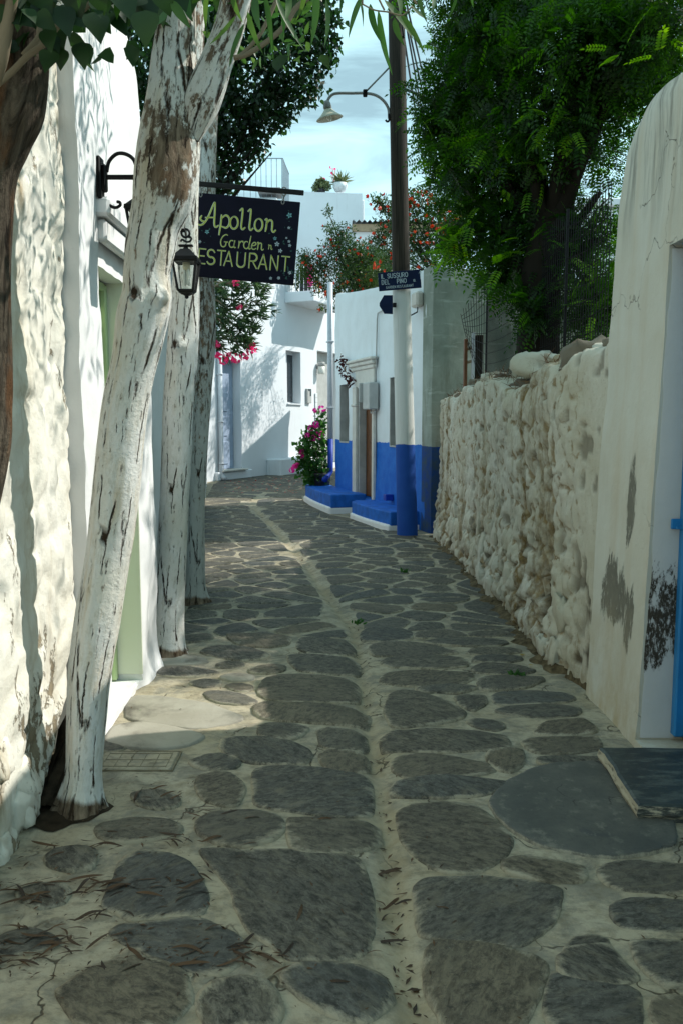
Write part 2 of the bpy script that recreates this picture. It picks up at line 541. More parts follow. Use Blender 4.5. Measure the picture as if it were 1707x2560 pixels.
def m_slate():
    k = NT('smooth_blue_grey_slate')
    v = k.coord('World')
    n = k.noise(v, 4.5, 6, .65)
    f = k.noise(v, 45, 6, .75)
    c = k.mix(k.ramp(n, .35, .65), (.070, .074, .068), (.115, .115, .10))
    c = k.mix(k.ramp(f, .50, .66, 0, .4), c, (.045, .05, .05))
    p = k.noise(v, 3.0, 2, .4, .6)
    c = k.mix(k.ramp(p, .60, .61, 0, .5), c, (.05, .057, .062))
    c = k.mix(k.ramp(k.noise(v, 11, 7, .75), .55, .66, 0, .7), c, (.20, .195, .16))
    cr = k.n('TexVoronoi', {'Vector': k.n('VectorMath', {0: v, 1: k.n('VectorMath', {0: k.n('TexNoise', {'Vector': v, 'Scale': 5.0, 'Detail': 5}).outputs['Color'], 1: (.3, .3, .3)}, operation='MULTIPLY').outputs[0]}, operation='ADD').outputs[0], 'Scale': 2.2}, feature='DISTANCE_TO_EDGE').outputs['Distance']
    crm = k.math('MULTIPLY', k.ramp(cr, .010, .003), k.ramp(k.noise(v, 2.0, 2), .50, .56))
    c = k.mix(crm, c, (.02, .018, .015))
    e = k.n('Attribute', attribute_name='edge').outputs['Fac']
    t = k.math('ADD', k.math('MULTIPLY', e, .8), k.math('MULTIPLY', k.math('SUBTRACT', k.noise(v, 20, 8, .78), .5), 1.6))
    c = k.mix(k.math('MULTIPLY', k.ramp(t, .55, .95), .85), c, (.40, .38, .30))
    return k.finish(c, .55, k.bump(k.math('SUBTRACT', k.math('MULTIPLY', f, .5), crm), .4, .006), .3)
M['slate'] = m_slate()

def m_mortar():
    k = NT('whitewashed_mortar')
    v = k.coord('World')
    big = k.noise(v, 2.0, 5, .6)
    med = k.noise(v, 11, 6, .68)
    fine = k.noise(v, 70, 5, .7)
    c = k.mix(k.ramp(big, .3, .72), (.45, .41, .315), (.36, .305, .205))
    m2 = k.noise(v, 5.5, 8, .72, .6)
    c = k.mix(k.ramp(m2, .46, .60, 0, .8), c, (.21, .20, .165))
    m3 = k.noise(k.coord('World', (13, 26, 20)), 1.0, 8, .78)
    c = k.mix(k.ramp(m3, .50, .66, 0, .7), c, (.14, .13, .10))
    c = k.mix(k.ramp(med, .50, .70, 0, .6), c, (.20, .165, .10))
    c = k.mix(k.ramp(fine, .62, .75, 0, .5), c, (.12, .10, .07))
    g = k.n('Attribute', attribute_name='gutter').outputs['Fac']
    c = k.mix(k.math('MULTIPLY', g, k.ramp(med, .2, .7, .2, .65)), c, (.36, .29, .175))
    cr = k.n('TexVoronoi', {'Vector': k.n('VectorMath', {0: v, 1: k.n('VectorMath', {0: k.n('TexNoise', {'Vector': v, 'Scale': 4.0, 'Detail': 4}).outputs['Color'], 1: (.35, .35, .35)}, operation='MULTIPLY').outputs[0]}, operation='ADD').outputs[0], 'Scale': 2.6}, feature='DISTANCE_TO_EDGE').outputs['Distance']
    crm = k.math('MULTIPLY', k.ramp(cr, .012, .004), k.ramp(k.noise(v, 1.7, 2), .48, .56))
    c = k.mix(k.math('MULTIPLY', crm, .8), c, (.04, .03, .02))
    h = k.math('ADD', k.math('MULTIPLY', fine, .35), k.math('SUBTRACT', med, crm))
    return k.finish(c, .88, k.bump(h, .6, .01), .2)
M['mortar'] = m_mortar()

def m_bark_white(name, lo, hi, grey=0.0, warm=.0, burls=()):
    """limewashed bark: dark vertical cracks, paint worn away towards the top and round the burls"""
    k = NT(name)
    uv = k.coord('UV')
    pos = k.coord('World')
    z = k.n('SeparateXYZ', {'Vector': pos}).outputs[2]
    ws = k.n('VectorMath', {0: uv, 1: k.n('VectorMath', {0: k.n('TexNoise', {'Vector': k.n('Mapping', {'Vector': uv, 'Scale': (22, 14, 1)}).outputs[0], 'Scale': 1.0, 'Detail': 6, 'Roughness': .65}).outputs['Color'], 1: (.030, .045, 0)}, operation='MULTIPLY').outputs[0]}, operation='ADD').outputs[0]
    def cracks(sc, w0, w1, m0, m1, ms):
        vd = k.n('TexVoronoi', {'Vector': k.n('Mapping', {'Vector': ws, 'Scale': sc}).outputs[0], 'Scale': 1.0}, feature='DISTANCE_TO_EDGE', voronoi_dimensions='2D').outputs['Distance']
        mk_ = k.noise(k.n('Mapping', {'Vector': uv, 'Scale': ms}).outputs[0], 1.0, 5, .65)
        return k.math('MULTIPLY', k.ramp(vd, w0, w1), k.ramp(mk_, m0, m1))
    crack = k.math('MAXIMUM', cracks((17, 1.3, 1), .056, .020, .49, .555, (13, 4, 1)), cracks((40, 3.2, 1), .05, .02, .58, .64, (20, 7, 1)))
    pn = k.noise(k.n('Mapping', {'Vector': uv, 'Scale': (34, 11, 1)}).outputs[0], 1.0, 8, .74)
    pn2 = k.noise(k.n('Mapping', {'Vector': uv, 'Scale': (4, 1.6, 1)}).outputs[0], 1.0, 3, .6)
    worn = k.math('ADD', k.math('ADD', k.math('MULTIPLY', pn, .7), k.math('MULTIPLY', pn2, .3)), k.ramp(z, lo, hi, 0, .11))
    basen = k.math('ADD', z, k.math('MULTIPLY', k.math('SUBTRACT', pn, .5), .35))
    worn = k.math('ADD', worn, k.ramp(basen, .13, .0, 0, .22))
    for (bp_, br_) in burls:
        dd = k.n('VectorMath', {0: pos, 1: tuple(bp_)}, operation='DISTANCE').outputs['Value']
        worn = k.math('ADD', worn, k.ramp(dd, br_, 0.0, 0, .15))
    wm = k.ramp(worn, .60, .645)
    bn = k.noise(k.n('Mapping', {'Vector': uv, 'Scale': (40, 7, 1)}).outputs[0], 1.0, 7, .72, .5)
    b2 = k.noise(k.n('Mapping', {'Vector': uv, 'Scale': (7, 3, 1)}).outputs[0], 1.0, 4, .6)
    bark = k.mix(k.ramp(bn, .35, .65), (.05, .03, .017), (.30, .23, .16))
    bark = k.mix(k.ramp(b2, .55, .7, 0, .6), bark, (.30, .13, .05))
    paint = k.mix(k.ramp(pn2, .35, .7), (.74, .75, .73), (.66, .64, .55))
    paint = k.mix(k.ramp(pn, .52, .60, 0, .5), paint, (.50, .48, .40))
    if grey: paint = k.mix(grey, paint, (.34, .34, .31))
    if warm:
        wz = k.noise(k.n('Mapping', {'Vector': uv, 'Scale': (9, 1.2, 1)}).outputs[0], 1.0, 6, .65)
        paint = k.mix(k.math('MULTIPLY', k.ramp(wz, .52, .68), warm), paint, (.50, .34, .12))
    c = k.mix(wm, paint, bark)
    c = k.mix(crack, c, (.035, .022, .012))
    fine = k.noise(pos, 70, 6, .72)
    med = k.noise(pos, 22, 5, .65)
    h = k.math('SUBTRACT', k.math('MULTIPLY', bn, k.ramp(wm, 0, 1, .18, 1.0)), k.math('ADD', k.math('MULTIPLY', crack, 1.4), k.math('MULTIPLY', wm, .35)))
    h = k.math('ADD', h, k.math('ADD', k.math('MULTIPLY', fine, .3), k.math('MULTIPLY', med, .5)))
    return k.finish(c, .82, k.bump(h, .9, .016), .2)
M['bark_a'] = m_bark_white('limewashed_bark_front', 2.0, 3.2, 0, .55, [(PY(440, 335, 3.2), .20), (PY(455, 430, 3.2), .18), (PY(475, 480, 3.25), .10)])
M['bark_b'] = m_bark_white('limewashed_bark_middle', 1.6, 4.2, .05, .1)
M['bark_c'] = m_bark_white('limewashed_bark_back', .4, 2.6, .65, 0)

def m_bark_brown(name, c1=(.018, .013, .009), c2=(.19, .155, .115), c3=(.16, .075, .032)):
    k = NT(name)
    uv = k.coord('UV')
    bn = k.noise(k.n('Mapping', {'Vector': uv, 'Scale': (34, 5, 1)}).outputs[0], 1.0, 8, .74, .8)
    b2 = k.noise(k.n('Mapping', {'Vector': uv, 'Scale': (9, 1.6, 1)}).outputs[0], 1.0, 5, .62, .4)
    b3 = k.noise(k.n('Mapping', {'Vector': uv, 'Scale': (14, 9, 1)}).outputs[0], 1.0, 6, .7)
    c = k.mix(k.ramp(bn, .36, .64), c1, c2)
    c = k.mix(k.ramp(b2, .52, .62, 0, .75), c, c3)
    c = k.mix(k.ramp(b3, .56, .68, 0, .8), c, c1)
    h = k.math('ADD', bn, k.math('MULTIPLY', b3, -.8))
    return k.finish(c, .88, k.bump(h, 1.0, .03), .15)
M['bark_brown'] = m_bark_brown('peeling_brown_bark')
M['bark_dark'] = m_bark_brown('dark_bark', (.010, .008, .006), (.035, .028, .02), (.03, .022, .015))
M['bark_twig'] = m_bark_brown('pale_twig_bark', (.16, .13, .09), (.36, .30, .2), (.3, .24, .15))

def m_pole():
    k = NT('painted_utility_pole')
    uv = k.coord('UV')
    pos = k.coord('World')
    z = k.n('SeparateXYZ', {'Vector': pos}).outputs[2]
    gr = k.noise(k.n('Mapping', {'Vector': uv, 'Scale': (60, 1.2, 1)}).outputs[0], 1.0, 6, .65, .3)
    wood = k.mix(k.ramp(gr, .35, .65), (.008, .006, .004), (.055, .042, .029))
    nz = k.math('ADD', z, k.math('MULTIPLY', k.math('SUBTRACT', k.noise(pos, 5, 4), .5), .05))
    white = k.mix(k.ramp(gr, .55, .75), (.60, .62, .60), (.42, .43, .40))
    blue = k.mix(k.noise(pos, 6, 4), (.006, .05, .28), (.014, .09, .38))
    c = k.mix(k.ramp(nz, 1.292, 1.30), blue, k.mix(k.ramp(nz, 3.62, 3.66), white, wood))
    return k.finish(c, .75, k.bump(gr, .6, .008), .25)
M['pole'] = m_pole()

M['leaf_tree'] = m_leaf('locust_leaf', (.004, .018, .003), (.032, .105, .009), .52, .5, 1.5, 4.5)
M['leaf_lit'] = m_leaf('lit_yellow_green_leaf', (.045, .15, .012), (.11, .24, .02), .6, .45)  # sunlight through the crown put into the colour of the bright sprays
M['leaf_big'] = m_leaf('broad_leaf', (.005, .022, .005), (.014, .045, .009), .30, .5)
M['leaf_euc'] = m_leaf('long_leaf', (.022, .075, .020), (.06, .12, .03), .42, .35)
M['leaf_dark'] = m_leaf('dark_climber_leaf', (.004, .015, .005), (.022, .060, .015), .4, .35, 1.3, 4.0)
M['leaf_ole'] = m_leaf('oleander_leaf', (.014, .045, .016), (.06, .11, .045), .3, .35)
M['leaf_pom'] = m_leaf('pomegranate_leaf', (.008, .034, .008), (.055, .10, .02), .35, .4, 1.2)
M['leaf_ger'] = m_leaf('geranium_leaf', (.02, .085, .018), (.045, .13, .03), .4, .5)
M['leaf_agave'] = m_leaf('agave_leaf', (.10, .14, .06), (.16, .19, .09), .15, .4)
M['petal_red'] = m_leaf('red_petal', (.55, .028, .004), (.70, .085, .008), .1, .5)
M['petal_pink'] = m_leaf('pink_petal', (.66, .05, .16), (.78, .14, .28), .4, .5)
M['petal_magenta'] = m_leaf('magenta_petal', (.60, .02, .26), (.72, .08, .38), .4, .5)
M['leaf_dry'] = m_leaf('dry_leaf', (.022, .012, .006), (.10, .052, .02), .08, .55)
M['leaf_yel'] = m_leaf('yellowing_leaf', (.35, .22, .03), (.28, .25, .05), .3, .5)
M['dry_grass'] = m_leaf('dry_brown_grass', (.09, .045, .02), (.16, .09, .04), .1, .7)
# ------------------------------------------------------------------ ground and street
g = MB()
g.add([(-300, -60, -.09), (300, -60, -.09), (300, 600, -.09), (-300, 600, -.09)], [(0, 1, 2, 3)])
ground = g.build('ground', M['earth'])
tag(ground, kind='structure')

GUT = np.array([(G(u, v).x, G(u, v).y) for u, v in
    [(1085, 2900), (1055, 2640), (1028, 2504), (996, 2330), (975, 2177), (955, 2000), (928, 1851), (905, 1700), (887, 1579),
     (845, 1520), (806, 1470), (762, 1404), (708, 1345), (668, 1300), (636, 1268), (638, 1250), (655, 1238)]])
GUT = catmull(GUT, 90)[:, :2]
def gut_dist(x, y):
    x = np.asarray(x, float); y = np.asarray(y, float)
    best = np.full(x.shape, 9.0)
    a, b = GUT[:-1], GUT[1:]
    for (p, q) in zip(a, b):
        d = q - p
        L = d @ d
        t = np.clip(((x - p[0]) * d[0] + (y - p[1]) * d[1]) / L, 0, 1)
        best = np.minimum(best, np.hypot(x - p[0] - t * d[0], y - p[1] - t * d[1]))
    return best
def gheight(x, y, gd=None):
    if gd is None: gd = gut_dist(x, y)
    dip = np.exp(-(gd / .048) ** 2)
    return -.028 * dip - .012 * np.exp(-(gd / .22) ** 2) + .004 * fbm(np.asarray(x) * 1.4, np.asarray(y) * 1.4, 0, 5, 2)

xs = np.concatenate([np.linspace(-7, -1.65, 30), np.linspace(-1.6, 1.9, 150), np.linspace(2.0, 6, 16)])
ys = [.3]
while ys[-1] < 40: ys.append(ys[-1] + max(.022, .0075 * ys[-1]))
ys = np.array(ys)
X, Y = np.meshgrid(xs, ys)
gd = gut_dist(X, Y)
Z = gheight(X, Y, gd) + .0045 * fbm(X * 7, Y * 7, 0, 3, 3)
nx, ny = len(xs), len(ys)
idx = np.arange(nx * ny).reshape(ny, nx)
q = np.stack([idx[:-1, :-1], idx[:-1, 1:], idx[1:, 1:], idx[1:, :-1]], -1).reshape(-1, 4)
me = mesh_arrays('paved_street', np.stack([X, Y, Z], -1).reshape(-1, 3), np.full(len(q), 4), q.ravel(), [M['mortar']])
at = me.attributes.new('gutter', 'FLOAT', 'POINT')
wob = gd + .03 * fbm(X * 5, Y * 5, 0, 9, 3)
at.data.foreach_set('value', np.clip(1.15 - wob / .052, 0, 1).astype(np.float32).ravel())
street = put('paved_street', me)
tag(street, kind='structure')

def chaikin(P, k=2):
    for _ in range(k):
        Q = np.roll(P, -1, 0)
        P = np.stack([.75 * P + .25 * Q, .25 * P + .75 * Q], 1).reshape(-1, 2)
    return P
N_ST = [0]
FAR_STONES = []
def stone_arrays(P, h, edgew=.055, dense=True):
    """slab from outline P (n,2): rounded rim, slightly domed top"""
    n = len(P)
    c = P.mean(0)
    w = np.clip(edgew / max(.05, np.sqrt(((P - c) ** 2).sum(1)).mean()), .05, .45)
    rings = [(1.0, -.012, 1.0), (.985, h * .75, 1.0), (1 - w * .35, h, .72), (1 - w, h * 1.12, .30), (.45, h * 1.2, 0.0)] if dense else \
            [(1.0, -.012, 1.0), (.98, h * .9, .9), (.6, h, .0)]
    V = []; E = []
    for (s, z, e) in rings:
        q_ = c + (P - c) * s
        zz = gheight(q_[:, 0], q_[:, 1]) + z + (.002 * fbm(q_[:, 0] * 6, q_[:, 1] * 6, 0, 21, 2) if s < .99 else 0)
        V.append(np.column_stack([q_, zz])); E += [e] * n
    V.append(np.array([[c[0], c[1], float(gheight(c[:1], c[1:2])[0]) + h * 1.2]])); E.append(0)
    V = np.vstack(V)
    fs = []; lo = []
    for r in range(len(rings) - 1):
        a = r * n
        for k in range(n):
            lo += [a + k, a + (k + 1) % n, a + n + (k + 1) % n, a + n + k]; fs.append(4)
    a = (len(rings) - 1) * n
    for k in range(n):
        lo += [a + k, a + (k + 1) % n, len(V) - 1]; fs.append(3)
    return V, fs, lo, E
def add_stone(P, h=.006, label=None, edgew=.055, mat='stone'):
    P = np.asarray(P, float)
    V, fs, lo, E = stone_arrays(P, h, edgew)
    c = V.mean(0)
    me = mesh_arrays('paving_stone', V - c, fs, lo, [M[mat]])
    at = me.attributes.new('edge', 'FLOAT', 'POINT')
    at.data.foreach_set('value', np.array(E, np.float32))
    o = put('paving_stone', me, street, c)
    if label: o['label'] = label
    N_ST[0] += 1
    return o
def outline(poly, ox, oy, sc, jit=.006):
    P = np.array([(G(ox + x / sc, oy + y / sc).x, G(ox + x / sc, oy + y / sc).y) for x, y in poly])
    P = np.stack([.84 * P + .16 * np.roll(P, -1, 0), .16 * P + .84 * np.roll(P, -1, 0)], 1).reshape(-1, 2)
    P = chaikin(P, 1)
    d = fbm(P[:, 0] * 22, P[:, 1] * 22, 0, 31, 2) * jit
    c = P.mean(0)
    r = P - c
    return P + r / np.linalg.norm(r, axis=1, keepdims=True) * (d[:, None] + .033)
TR = []
S0 = 2.24
TR.append((200, 1550, S0, [
 [(580,95),(660,88),(735,98),(720,112),(640,122),(585,122)],
 [(830,85),(900,78),(1100,88),(1170,100),(1160,140),(1060,155),(930,150),(860,118)],
 [(1235,105),(1330,102),(1480,112),(1525,150),(1520,185),(1400,195),(1290,188),(1230,165)],
 [(690,180),(740,155),(830,150),(960,168),(1055,200),(1020,220),(900,228),(800,215),(720,195)],
 [(785,255),(830,244),(905,250),(890,268),(830,274),(795,268)],
 [(1170,205),(1300,200),(1500,210),(1545,225),(1550,285),(1480,300),(1330,298),(1235,285),(1190,240)],
 [(430,235),(520,210),(600,205),(690,225),(700,245),(600,250),(480,252)],
 [(400,285),(470,272),(620,275),(740,292),(760,305),(640,320),(500,318),(420,305)],
 [(960,285),(1050,260),(1130,265),(1135,285),(1060,300),(980,300)],
 [(1020,390),(1060,330),(1150,318),(1350,318),(1500,335),(1550,360),(1550,450),(1450,466),(1250,462),(1080,450),(1020,420)],
 [(830,375),(880,366),(945,380),(940,396),(880,397)],
 [(705,420),(760,408),(860,418),(975,455),(940,470),(860,472),(760,450)],
 [(640,355),(700,345),(770,350),(765,365),(700,378),(650,370)],
 [(800,330),(860,315),(950,322),(955,340),(870,345)],
 [(985,490),(1060,468),(1200,475),(1400,485),(1600,505),(1600,590),(1450,585),(1250,570),(1060,555),(1010,530)],
 [(270,450),(350,430),(500,440),(700,480),(890,535),(880,565),(700,600),(600,600),(450,575),(280,550)],
 [(200,600),(350,580),(500,610),(640,640),(670,655),(600,700),(450,722),(260,710),(175,680)],
 [(1020,605),(1080,590),(1200,600),(1260,615),(1200,665),(1130,668),(1030,645)],
 [(810,680),(880,665),(1000,668),(1150,685),(1260,735),(1275,770),(1240,810),(1100,805),(950,785),(850,755),(810,720)],
 [(650,795),(720,768),(800,770),(875,800),(840,830),(720,835),(665,820)],
 [(1350,630),(1400,615),(1500,620),(1580,640),(1590,720),(1480,725),(1365,705)],
 [(1365,770),(1400,735),(1500,740),(1585,755),(1600,830),(1500,840),(1390,825)],
 [(675,920),(690,880),(770,862),(840,880),(880,930),(895,990),(870,1030),(800,1035),(720,1010),(690,960)],
 [(990,850),(1050,830),(1200,832),(1400,850),(1568,870),(1610,890),(1620,1070),(1500,1090),(1300,1075),(1100,1050),(1000,1030)],
 [(125,690),(200,690),(240,715),(200,735),(125,738)],
 [(310,985),(420,965),(520,1010),(530,1040),(440,1055),(360,1035)]]))
TR.append((850, 1550, S0, [
 [(125,60),(200,32),(330,50),(395,75),(390,110),(250,115),(140,105)],
 [(425,85),(470,68),(620,62),(700,85),(690,98),(560,105),(435,102)],
 [(725,80),(780,70),(920,72),(930,85),(830,95),(730,93)],
 [(480,125),(560,112),(730,108),(890,115),(925,135),(850,148),(700,145),(520,135)],
 [(175,140),(260,125),(400,130),(520,150),(640,180),(630,190),(450,200),(225,200),(190,180)],
 [(725,185),(760,165),(870,160),(970,165),(995,185),(900,195),(760,195)],
 [(240,235),(290,212),(470,205),(650,212),(695,240),(685,262),(500,268),(290,265)],
 [(745,235),(770,208),(870,205),(990,210),(1000,230),(900,240)],
 [(755,275),(800,252),(900,252),(1020,268),(1085,285),(1000,300),(850,302),(770,295)],
 [(235,340),(260,300),(400,290),(600,295),(720,300),(730,335),(640,368),(450,370),(270,360)],
 [(790,340),(820,325),(1000,322),(1110,325),(1130,340),(1000,385),(850,395),(795,390)],
 [(430,385),(560,375),(720,378),(745,390),(640,410),(480,408)],
 [(285,420),(350,400),(440,410),(600,470),(680,520),(660,550),(500,580),(350,595),(290,590),(270,500)],
 [(655,440),(720,430),(790,435),(800,460),(750,505),(700,490)],
 [(865,430),(920,412),(1100,408),(1260,420),(1300,445),(1250,465),(1050,470),(900,478),(875,460)],
 [(880,510),(960,490),(1150,485),(1300,490),(1325,515),(1300,540),(1100,545),(950,530)],
 [(720,570),(780,560),(870,575),(900,600),(850,615),(790,600)],
 [(1100,635),(1150,590),(1250,568),(1350,565),(1410,610),(1405,635),(1200,645)],
 [(245,660),(330,625),(550,625),(750,635),(900,655),(930,720),(900,735),(600,738),(350,735),(260,730)],
 [(1035,690),(1080,670),(1300,668),(1420,665),(1435,700),(1420,730),(1250,740),(1100,745)],
 [(1125,800),(1140,775),(1300,775),(1450,775),(1450,795),(1300,800),(1150,812)],
 [(310,800),(360,770),(500,765),(650,790),(830,820),(840,860),(650,880),(450,885),(380,875),(320,840)],
 [(860,745),(950,735),(1010,750),(1005,800),(960,850),(880,845),(850,800)],
 [(305,940),(340,905),(550,890),(730,900),(930,925),(940,940),(780,985),(600,985),(400,985),(310,970)]]))
TR.append((600, 2000, S0, [
 [(900,60),(1000,30),(1220,30),(1310,50),(1400,130),(1480,210),(1490,260),(1400,350),(1300,390),(1150,390),(1060,350),(980,280),(930,180),(900,110)],
 [(-224,290),(-114,420),(-10,520),(40,640),(105,750),(230,840),(268,880),(440,882),(620,868),(695,820),(710,670),(702,490),(660,350),(560,320),(310,310),(40,300)],
 [(290,160),(310,120),(450,120),(650,130),(755,140),(765,200),(730,240),(600,280),(420,295),(310,280)],
 [(260,1000),(350,950),(500,945),(700,975),(790,1010),(820,1100),(760,1170),(680,1215),(560,1190),(430,1130),(320,1060)]]))
TR.append((0, 2050, S0, [
 [(290,215),(330,180),(430,175),(500,190),(500,260),(420,270),(330,250)],
 [(690,260),(730,210),(850,195),(990,230),(1060,290),(1110,380),(1140,470),(1120,530),(950,535),(780,540),(690,520),(610,480),(660,380)],
 [(640,640),(720,600),(900,595),(1020,578),(1120,600),(1250,650),(1340,710),(1360,770),(1300,820),(1200,860),(1120,840),(1000,790),(850,740),(720,690)],
 [(345,970),(480,900),(620,830),(720,800),(850,820),(980,880),(1020,950),(1030,1030),(980,1090),(900,1142),(600,1142),(480,1100),(430,1050)],
 [(1160,990),(1240,940),(1350,925),(1450,945),(1510,1000),(1530,1070),(1510,1142),(1300,1150),(1190,1130),(1150,1060)],
 [(130,400),(230,380),(330,380),(360,420),(330,460),(230,470),(150,440)],
 [(20,690),(60,660),(150,640),(230,660),(300,690),(200,720),(30,725)],
 [(560,60),(600,25),(750,10),(900,15),(1000,50),(960,90),(850,100),(720,120),(620,110)],
 [(1130,30),(1200,-20),(1400,-30),(1540,0),(1568,60),(1480,120),(1350,140),(1220,120),(1150,80)]]))
TR.append((1007, 2000, S0, [
 [(600,350),(680,340),(850,365),(970,380),(985,420),(960,450),(800,440),(620,410),(585,380)],
 [(1130,400),(1180,370),(1350,362),(1568,375),(1640,380),(1640,500),(1400,500),(1250,490),(1160,460)],
 [(90,490),(160,455),(400,450),(600,465),(780,490),(860,510),(830,620),(800,690),(700,760),(620,800),(450,775),(250,765),(130,740),(110,620)],
 [(1205,610),(1260,585),(1400,578),(1640,580),(1640,710),(1400,712),(1240,712),(1220,660)],
 [(150,840),(280,800),(420,825),(600,865),(700,905),(770,945),(740,1050),(690,1130),(640,1254),(400,1330),(280,1330),(220,1150),(170,1000)],
 [(900,900),(1000,865),(1110,840),(1150,855),(1180,920),(1270,990),(1200,1020),(1050,1010),(920,985)],
 [(870,1015),(1000,1015),(1150,1045),(1270,1100),(1290,1180),(1270,1270),(1100,1340),(900,1330),(840,1200),(860,1080)],
 [(1310,830),(1400,822),(1640,825),(1640,1020),(1450,1020),(1390,960),(1340,890)],
 [(1440,1170),(1500,1145),(1640,1140),(1640,1300),(1480,1300),(1430,1220)],
 [(930,840),(1050,790),(1110,800),(1100,825),(1000,850)]]))
TR.append((1050, 1250, 2.387, [
 [(440,1810),(540,1700),(700,1620),(870,1580),(1060,1572),(1250,1620),(1400,1750),(1470,1900),(1500,2060),(1350,2090),(1150,2115),(950,2100),(750,2060),(600,1990),(480,1890)]]))
for gi, (ox, oy, sc, polys) in enumerate(TR):
    for pi_, P in enumerate(polys):
        slate = gi == 5
        add_stone(outline(P, ox, oy, sc), .009 + .006 * random.random(),
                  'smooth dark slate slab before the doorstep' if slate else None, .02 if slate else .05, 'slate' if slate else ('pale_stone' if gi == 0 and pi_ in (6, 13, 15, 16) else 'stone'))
# stones under and behind the picture's lower edge, for a step to the side
def clip(poly, a, b, c):
    """keep a x + b y <= c"""
    out = []
    for i in range(len(poly)):
        p, q_ = poly[i], poly[(i + 1) % len(poly)]
        dp, dq = a * p[0] + b * p[1] - c, a * q_[0] + b * q_[1] - c
        if dp <= 0: out.append(p)
        if (dp < 0 < dq) or (dq < 0 < dp):
            t = dp / (dp - dq)
            out.append((p[0] + t * (q_[0] - p[0]), p[1] + t * (q_[1] - p[1])))
    return out
def x_left(y): return np.interp(y, [0, 6, 8, 11, 16, 22.5, 26, 31], [-1.28, -1.30, -1.42, -1.95, -2.75, -3.5, -2.1, -.2])
def x_right(y): return np.interp(y, [0, 11.3, 11.6, 12.05, 12.1, 13.95, 14, 14.4, 17.6, 18.3, 18.6, 22, 31], [1.40, 1.38, 1.2, .95, .66, .08, -.02, -.25, -.85, -.8, .2, 1.8, 3.5])
seeds = []
y = 6.02
row = 0
while y < 27:
    sp = .31 if y < 10 else (.38 if y < 16 else .50)
    xl, xr = x_left(y) + .02, x_right(y) - .02
    x = xl + sp * (.3 if row % 2 else .75) * 1.0
    while x < xr:
        wgt = 1.55
        seeds.append((x + random.uniform(-.3, .3) * sp, y + random.uniform(-.26, .26) * sp))
        x += sp * wgt * random.uniform(.75, 1.25)
    y += sp * .80
    row += 1
seeds = np.array(seeds)
gdv = gut_dist(seeds[:, 0], seeds[:, 1])
seeds = seeds[gdv > .12]
for si, (sx, sy) in enumerate(seeds):
    poly = [(sx - 1, sy - 1), (sx + 1, sy - 1), (sx + 1, sy + 1), (sx - 1, sy + 1)]
    d2 = (seeds[:, 0] - sx) ** 2 + (seeds[:, 1] - sy) ** 2
    for j in np.argsort(d2)[1:22]:
        ax_, ay_ = seeds[j] - (sx, sy)
        mx_, my_ = (seeds[j] + (sx, sy)) / 2
        L = math.hypot(ax_, ay_)
        hw = .014 + .012 * random.random()
        poly = clip(poly, ax_ / L, ay_ / L, (ax_ * mx_ + ay_ * my_) / L - hw)
        if len(poly) < 3: break
    poly = clip(poly, 0, -1, -6.02)
    k0 = int(np.argmin(((GUT - (sx, sy)) ** 2).sum(1)))
    for k in (k0 - 4, k0 - 1, k0 + 3):
        if 0 <= k < len(GUT) - 1 and math.hypot(*(GUT[k] - (sx, sy))) < 1.2:
            d = GUT[k + 1] - GUT[k]
            nn = np.array([-d[1], d[0]]) / np.linalg.norm(d)
            sgn = 1 if (sx - GUT[k][0]) * nn[0] + (sy - GUT[k][1]) * nn[1] < 0 else -1
            poly = clip(poly, sgn * nn[0], sgn * nn[1], sgn * (nn @ GUT[k]) - .062)
    poly = [(min(max(p[0], float(x_left(p[1])) + .03), float(x_right(p[1])) - .03), p[1]) for p in poly]
    if len(poly) < 3: continue
    P = np.array(poly)
    a = .5 * abs(np.sum(P[:, 0] * np.roll(P[:, 1], -1) - np.roll(P[:, 0], -1) * P[:, 1]))
    if a < .015 or np.ptp(P[:, 1]) < .10: continue
    # drop doubled points, then round
    keep = [0]
    for i in range(1, len(P)):
        if np.hypot(*(P[i] - P[keep[-1]])) > .04: keep.append(i)
    P = P[keep]
    if len(P) < 3: continue
    P = np.stack([.86 * P + .14 * np.roll(P, -1, 0), .14 * P + .86 * np.roll(P, -1, 0)], 1).reshape(-1, 2)
    P = np.stack([.72 * P + .28 * np.roll(P, -1, 0), .28 * P + .72 * np.roll(P, -1, 0)], 1).reshape(-1, 2)
    c = P.mean(0)
    r = P - c
    P = P + r / (np.linalg.norm(r, axis=1, keepdims=True) + 1e-6) * (fbm(P[:, 0] * 14, P[:, 1] * 14, 0, 33, 2) * .008)[:, None]
    if N_ST[0] < 298: add_stone(P, .006 + .004 * random.random(), None, .04)
    else: FAR_STONES.append(P)
if FAR_STONES:
    VV = []; FS = []; LO = []; EE = []; b = 0
    for P in FAR_STONES:
        V, fs, lo, E = stone_arrays(P, .007, .04, False)
        VV.append(V); FS += fs; LO += [b + i for i in lo]; EE += E; b += len(V)
    me = mesh_arrays('distant_paving_stones', np.vstack(VV), FS, LO, [M['stone']])
    at = me.attributes.new('edge', 'FLOAT', 'POINT')
    at.data.foreach_set('value', np.array(EE, np.float32))
    tag(put('distant_paving_stones', me, street), kind='stuff')

